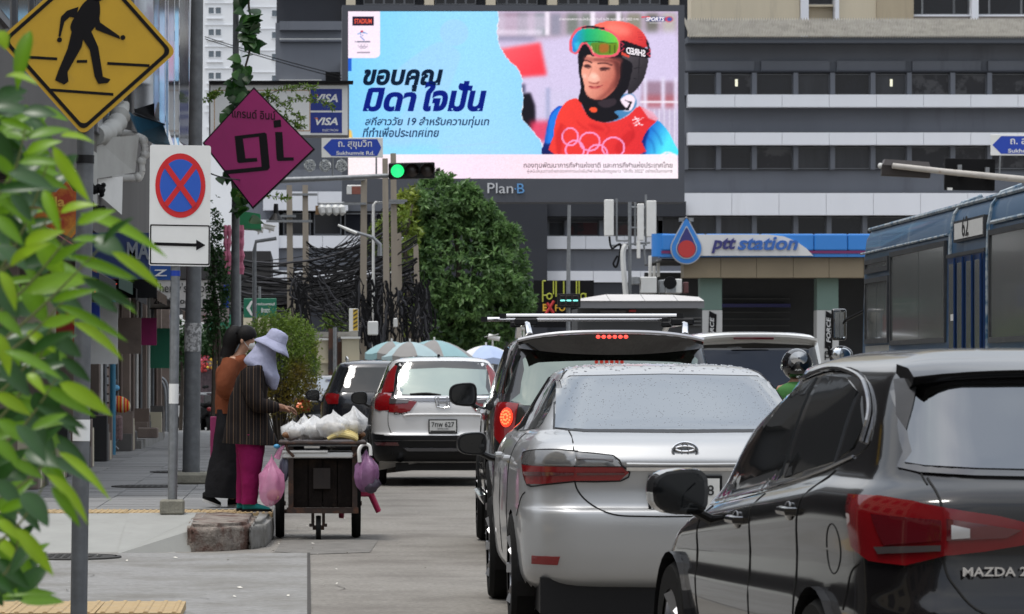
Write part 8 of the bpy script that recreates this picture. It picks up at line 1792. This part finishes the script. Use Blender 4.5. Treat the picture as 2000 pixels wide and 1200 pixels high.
bag('hanging_bag', q(556, 915, .05), (.04, .06, .12), mat('bag_grey', (.10, .10, .14), .5), 15, 'thin grey bag behind the pink hanging bag', True, 'bag', .2); MB().ell(q(541, 872, -.02), (.03, .03, .02), 10, 8).build('blue_clip', mat('clip_blue', (.05, .25, .45), .5), smooth=True, label='blue clip above the pink hanging bag', cat='clip')
sl_ = thing('plastic_stool', 'red plastic stool slung under the right side of the cart', 'stool', q(705, 1020, .75)); M_stl = mat('stool_red', (.38, .015, .07), .45)
MB().bx(q(668, 975, .6), q(733, 962, .9)).build('seat', M_stl, sl_, bevel=.008)
for x0_, x1_, d in ((672, 668, .62), (726, 742, .62), (672, 668, .88), (728, 744, .88)): MB().tube([q(x0_, 970, d), q(x1_, 1018 if x0_ < 700 else 1006, d)], [.025, .022], 8).build('leg', M_stl, sl_); 
MB().tube([q(728, 900, .6), q(735, 962, .6)], .02, 8).build('strut', M_stl, sl_)
# ---------------------------------------------------------------- motorcyclist between the lanes
SRd = 215.0; q = Q(SRd); rd = thing('person', 'motorcyclist in glossy black helmet and green jacket beyond the silver saloon', 'person', Vector((q(1560, 0).x, F/SRd, 0)))
V = [(q(1562, 880), .14, .15), (q(1562, 820), .14, .15), (q(1562, 775), .15, .13), (q(1558, 745), .055), (q(1556, 725), .07), (q(1556, 705), .08)]; Ed = [(0, 1), (1, 2), (2, 3), (3, 4), (4, 5)]
for sd in (-1, 1):
    i = len(V); V += [(q(1562+sd*38, 762), .055), (q(1562+sd*52, 812, .08), .042), (q(1562+sd*58, 835, .4), .03)]; Ed += [(2, i), (i, i+1), (i+1, i+2)]; handv(V, Ed, q(1562+sd*58, 835, .4), i+2, Vector((0, 1, -.1)), Vector((0, 0, 1)), sd, .9)
    i = len(V); V += [(q(1562+sd*22, 890, .05), .09), (q(1562+sd*40, 900, .42), .065), (q(1562+sd*36, 985, .3), .045), (q(1562+sd*36, 990, .5), .035)]; Ed += [(0, i), (i, i+1), (i+1, i+2), (i+2, i+3)]
skin('body', V, Ed, M_skin, rd)
M_gj = fabric('jacket_green', (.06, .17, .05)); cloth('jacket', [(q(1558, 746), .07, .07), (q(1560, 753), .16, .12), (q(1561, 765), .215, .15), (q(1562, 800), .205, .16), (q(1562, 890), .19, .17)], M_gj, rd)
for sd in (-1, 1): sleeve('sleeve', [q(1562+sd*36, 764), q(1562+sd*50, 800, .06), q(1562+sd*56, 828, .3)], [.085, .07, .055], M_gj, rd, sd)
hm = MB().ell(q(1556, 712), (.135, .15, .145), 28, 20); hm.build('helmet', C_gloss, rd, smooth=True); hl_ = rd.children[-1]
MB().loft([[q(1556+31*math.cos(a), 715-34*math.sin(a), -.02+d) for a in [R(-15)+R(210)*k/18 for k in range(19)]] for d in (0, .03)], False, False).build('helmet_band', mat('helmet_grey', (.3, .3, .31), .2, .6), hl_, smooth=True)
MB().loft([[q(1556+w_*math.cos(a)*1.0, 700-h_*math.sin(a), -.13-.02*math.cos((w_)/20)) for a in [2*math.pi*k/20 for k in range(20)]] for w_, h_ in ((17, 13), (2, 2))], False).build('helmet_painted_shine', mat('helmet_shine_tone', (.55, .56, .58), .1, .9), hl_, smooth=True)  # silver ellipse painted on as the shine of the black helmet
text('AJR', (0, 0, .06, .018), M_wht, hl_, o=q(1548, 725, -.155), depth=0); text('ID', (0, 0, .035, .016), M_wht, hl_, o=q(1552, 738, -.145), depth=0)
motorbike(1562, 0, SRd, 'motorcycle under the rider in the green jacket', 0)
# ---------------------------------------------------------------- leafy shrub in the foreground
SF = 1150.0
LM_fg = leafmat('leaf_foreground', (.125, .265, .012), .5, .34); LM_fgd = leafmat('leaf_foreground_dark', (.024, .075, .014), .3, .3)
fgs = thing('foreground_shrub', 'blurred leafy shrub with bright lime leaves at the left edge close to the camera', 'shrub', Vector((P(-60, 0, SF).x, F/SF, .2)))
def lance(L_, w_, bend, m, tint):
    n = 9; b = MB(); up = []; mid = []; dn = []
    for i in range(n+1):
        t = i/n; hw = w_*(math.sin(math.pi*min(1, t**.8))**.85)*(1 if t < .98 else 0)+.0004; x = L_*t; z = -bend*L_*t*t
        up.append(Vector((x, hw, z+hw*.35))); mid.append(Vector((x, 0, z))); dn.append(Vector((x, -hw, z+hw*.35)))
    n += 1; b.v = up+mid+dn; b.f = [(i, i+1, n+i+1, n+i) for i in range(n-1)]+[(n+i, n+i+1, 2*n+i+1, 2*n+i) for i in range(n-1)]
    me = leafmesh('leaf', b, m, tint); at = me.color_attributes['tint']
    for k in range(3*n):
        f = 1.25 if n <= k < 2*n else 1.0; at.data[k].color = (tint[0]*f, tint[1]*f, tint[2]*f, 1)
    return me
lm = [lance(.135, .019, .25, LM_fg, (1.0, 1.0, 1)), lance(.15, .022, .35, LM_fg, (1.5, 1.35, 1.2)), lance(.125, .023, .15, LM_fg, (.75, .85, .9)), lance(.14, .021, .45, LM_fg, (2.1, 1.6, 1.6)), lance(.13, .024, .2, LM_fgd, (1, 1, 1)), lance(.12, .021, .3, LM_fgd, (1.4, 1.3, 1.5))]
for me in lm:
    pass
def fgp(px, py, s): return P(px, py, s)
rnd = random.Random(5)
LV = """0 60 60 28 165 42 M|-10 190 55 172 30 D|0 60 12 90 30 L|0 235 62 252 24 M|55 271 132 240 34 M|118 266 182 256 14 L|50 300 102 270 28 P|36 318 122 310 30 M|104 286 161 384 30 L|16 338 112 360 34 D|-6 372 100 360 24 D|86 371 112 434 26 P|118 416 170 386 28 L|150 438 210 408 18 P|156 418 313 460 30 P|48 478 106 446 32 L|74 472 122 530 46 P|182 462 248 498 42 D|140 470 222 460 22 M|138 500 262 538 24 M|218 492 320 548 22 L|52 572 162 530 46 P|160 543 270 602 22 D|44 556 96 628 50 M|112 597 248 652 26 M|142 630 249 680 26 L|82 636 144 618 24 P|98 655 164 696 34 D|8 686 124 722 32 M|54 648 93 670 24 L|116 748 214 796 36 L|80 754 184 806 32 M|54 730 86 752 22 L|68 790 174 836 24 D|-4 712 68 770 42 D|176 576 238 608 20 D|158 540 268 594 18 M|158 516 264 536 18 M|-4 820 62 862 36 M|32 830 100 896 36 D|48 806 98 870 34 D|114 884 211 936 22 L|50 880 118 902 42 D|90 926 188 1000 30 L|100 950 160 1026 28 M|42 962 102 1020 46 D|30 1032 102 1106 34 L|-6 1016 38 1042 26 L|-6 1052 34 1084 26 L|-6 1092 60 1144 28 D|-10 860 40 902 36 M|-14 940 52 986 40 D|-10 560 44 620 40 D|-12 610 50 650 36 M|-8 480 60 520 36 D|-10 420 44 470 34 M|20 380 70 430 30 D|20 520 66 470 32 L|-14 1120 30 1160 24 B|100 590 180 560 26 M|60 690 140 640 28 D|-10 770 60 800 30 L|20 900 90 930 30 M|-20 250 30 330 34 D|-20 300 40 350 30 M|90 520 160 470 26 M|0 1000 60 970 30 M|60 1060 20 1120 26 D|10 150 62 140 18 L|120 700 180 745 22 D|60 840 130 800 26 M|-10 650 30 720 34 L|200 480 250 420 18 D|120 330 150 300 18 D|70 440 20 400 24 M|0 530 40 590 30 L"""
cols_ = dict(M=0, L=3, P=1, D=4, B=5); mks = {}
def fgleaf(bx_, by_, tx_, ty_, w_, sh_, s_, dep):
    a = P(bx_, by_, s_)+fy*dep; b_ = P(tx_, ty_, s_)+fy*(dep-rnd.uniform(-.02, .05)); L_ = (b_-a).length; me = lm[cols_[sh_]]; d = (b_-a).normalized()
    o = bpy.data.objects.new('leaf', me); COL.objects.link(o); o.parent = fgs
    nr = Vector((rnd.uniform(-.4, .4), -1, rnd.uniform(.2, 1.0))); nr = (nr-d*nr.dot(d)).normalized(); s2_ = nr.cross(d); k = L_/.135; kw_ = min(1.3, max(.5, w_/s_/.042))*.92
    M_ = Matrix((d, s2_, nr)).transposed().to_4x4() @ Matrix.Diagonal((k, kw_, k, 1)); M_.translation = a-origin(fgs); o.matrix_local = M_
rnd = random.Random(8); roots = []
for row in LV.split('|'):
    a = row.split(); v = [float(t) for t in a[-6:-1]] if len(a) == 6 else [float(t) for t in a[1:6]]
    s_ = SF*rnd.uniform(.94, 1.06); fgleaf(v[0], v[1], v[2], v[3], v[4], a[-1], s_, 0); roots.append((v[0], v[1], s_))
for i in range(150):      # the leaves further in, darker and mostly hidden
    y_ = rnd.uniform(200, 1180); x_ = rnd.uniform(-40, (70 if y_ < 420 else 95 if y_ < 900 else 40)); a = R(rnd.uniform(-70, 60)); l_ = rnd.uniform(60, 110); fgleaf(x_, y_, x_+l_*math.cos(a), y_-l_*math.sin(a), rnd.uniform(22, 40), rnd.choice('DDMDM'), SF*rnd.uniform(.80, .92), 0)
for k, (y0_, y1_, xt) in enumerate(((420, 250, 50), (600, 300, 100), (640, 440, 150), (700, 480, 200), (720, 560, 150), (800, 610, 120), (860, 650, 100), (900, 740, 110), (980, 880, 110), (1080, 940, 90), (1160, 1030, 40), (560, 400, 110))):
    s_ = SF*.97; st_ = smooth2([P(-200, y0_+90, s_), P(-80, y0_+30, s_), P(xt*.35, (y0_+y1_)/2+20, s_), P(xt, y1_, s_)], 6, False); MB().tube(st_, [.005-.0038*i/18 for i in range(19)], 6).build('twig', mat('twig_green', (.10, .12, .03), .6), fgs)
# ---------------------------------------------------------------- wear and litter on the road
rnd = random.Random(31); M_crk = mat('crack', (.075, .068, .06), .95)
def crack(x0_, y0_, ang_, n, st_, par):
    p = Vector((x0_, y0_, 0)); out = [p.copy()]; a = ang_
    for i in range(n): a += rnd.uniform(-.6, .6); p = p+Vector((math.cos(a)*st_, math.sin(a)*st_*2.5, 0)); out.append(p.copy())
    b = MB()
    for i in range(n):
        d = (out[i+1]-out[i]).normalized(); s_ = Vector((-d.y, d.x, 0))*rnd.uniform(.002, .005); z = Vector((0, 0, .011 if x0_ < 0 and y0_ < 28 else .005)); b.add([out[i]-s_+z, out[i]+s_+z, out[i+1]+s_+z, out[i+1]-s_+z], [(0, 1, 2, 3)])
    return b.build('crack', M_crk, par, kind='structure' if par is None else None, world=par is not None)
for q in ((.15, 24, 0, 7, .04), (-.9, 22.5, .0, 8, .04), (.5, 29.5, .1, 9, .05), (-1.6, 24.8, 0, 8, .05), (.9, 37, 0, 9, .06), (-.25, 27.4, .1, 9, .04)): crack(*q, None)
M_pat = mat('road_patch', (.17, .16, .145), .9, var=.3, vs=6, bump=.4, bs=90)
MB().add([(.03, 28.2, .004), (.5, 28.5, .004), (.62, 30.9, .004), (.32, 31.6, .004), (-.2, 31.2, .004), (-.26, 28.6, .004)], [tuple(range(6))]).build('road_patch', M_pat, kind='structure')
M_lit = mat('litter_pale', (.6, .57, .5), .8); M_lf = mat('litter_leaf', (.16, .10, .04), .8)
for i in range(46):
    x_, y_ = rnd.choice(((rnd.uniform(-1.9, 0), rnd.uniform(19.2, 28)), (rnd.uniform(.05, 1.0), rnd.uniform(18.5, 40)), (rnd.uniform(-.3, .1), rnd.uniform(28, 34)))); r_ = rnd.uniform(.008, .022); a = rnd.uniform(0, 6.28)
    b = MB(); z = .012; b.add([(x_+r_*math.cos(a), y_+r_*2*math.sin(a), z), (x_+r_*.6*math.cos(a+1.7), y_+r_*1.6*math.sin(a+1.7), z+.008), (x_-r_*math.cos(a), y_-r_*2*math.sin(a), z+.004), (x_+r_*.5*math.cos(a-1.5), y_+r_*1.4*math.sin(a-1.5), z)], [(0, 1, 2), (0, 2, 3)])
    if i == 0: allb = MB()
    allb.add(b.v, b.f)
allb.build('litter', M_lit, label='tiny pale bits of litter scattered on the road', cat='litter', kind='stuff')
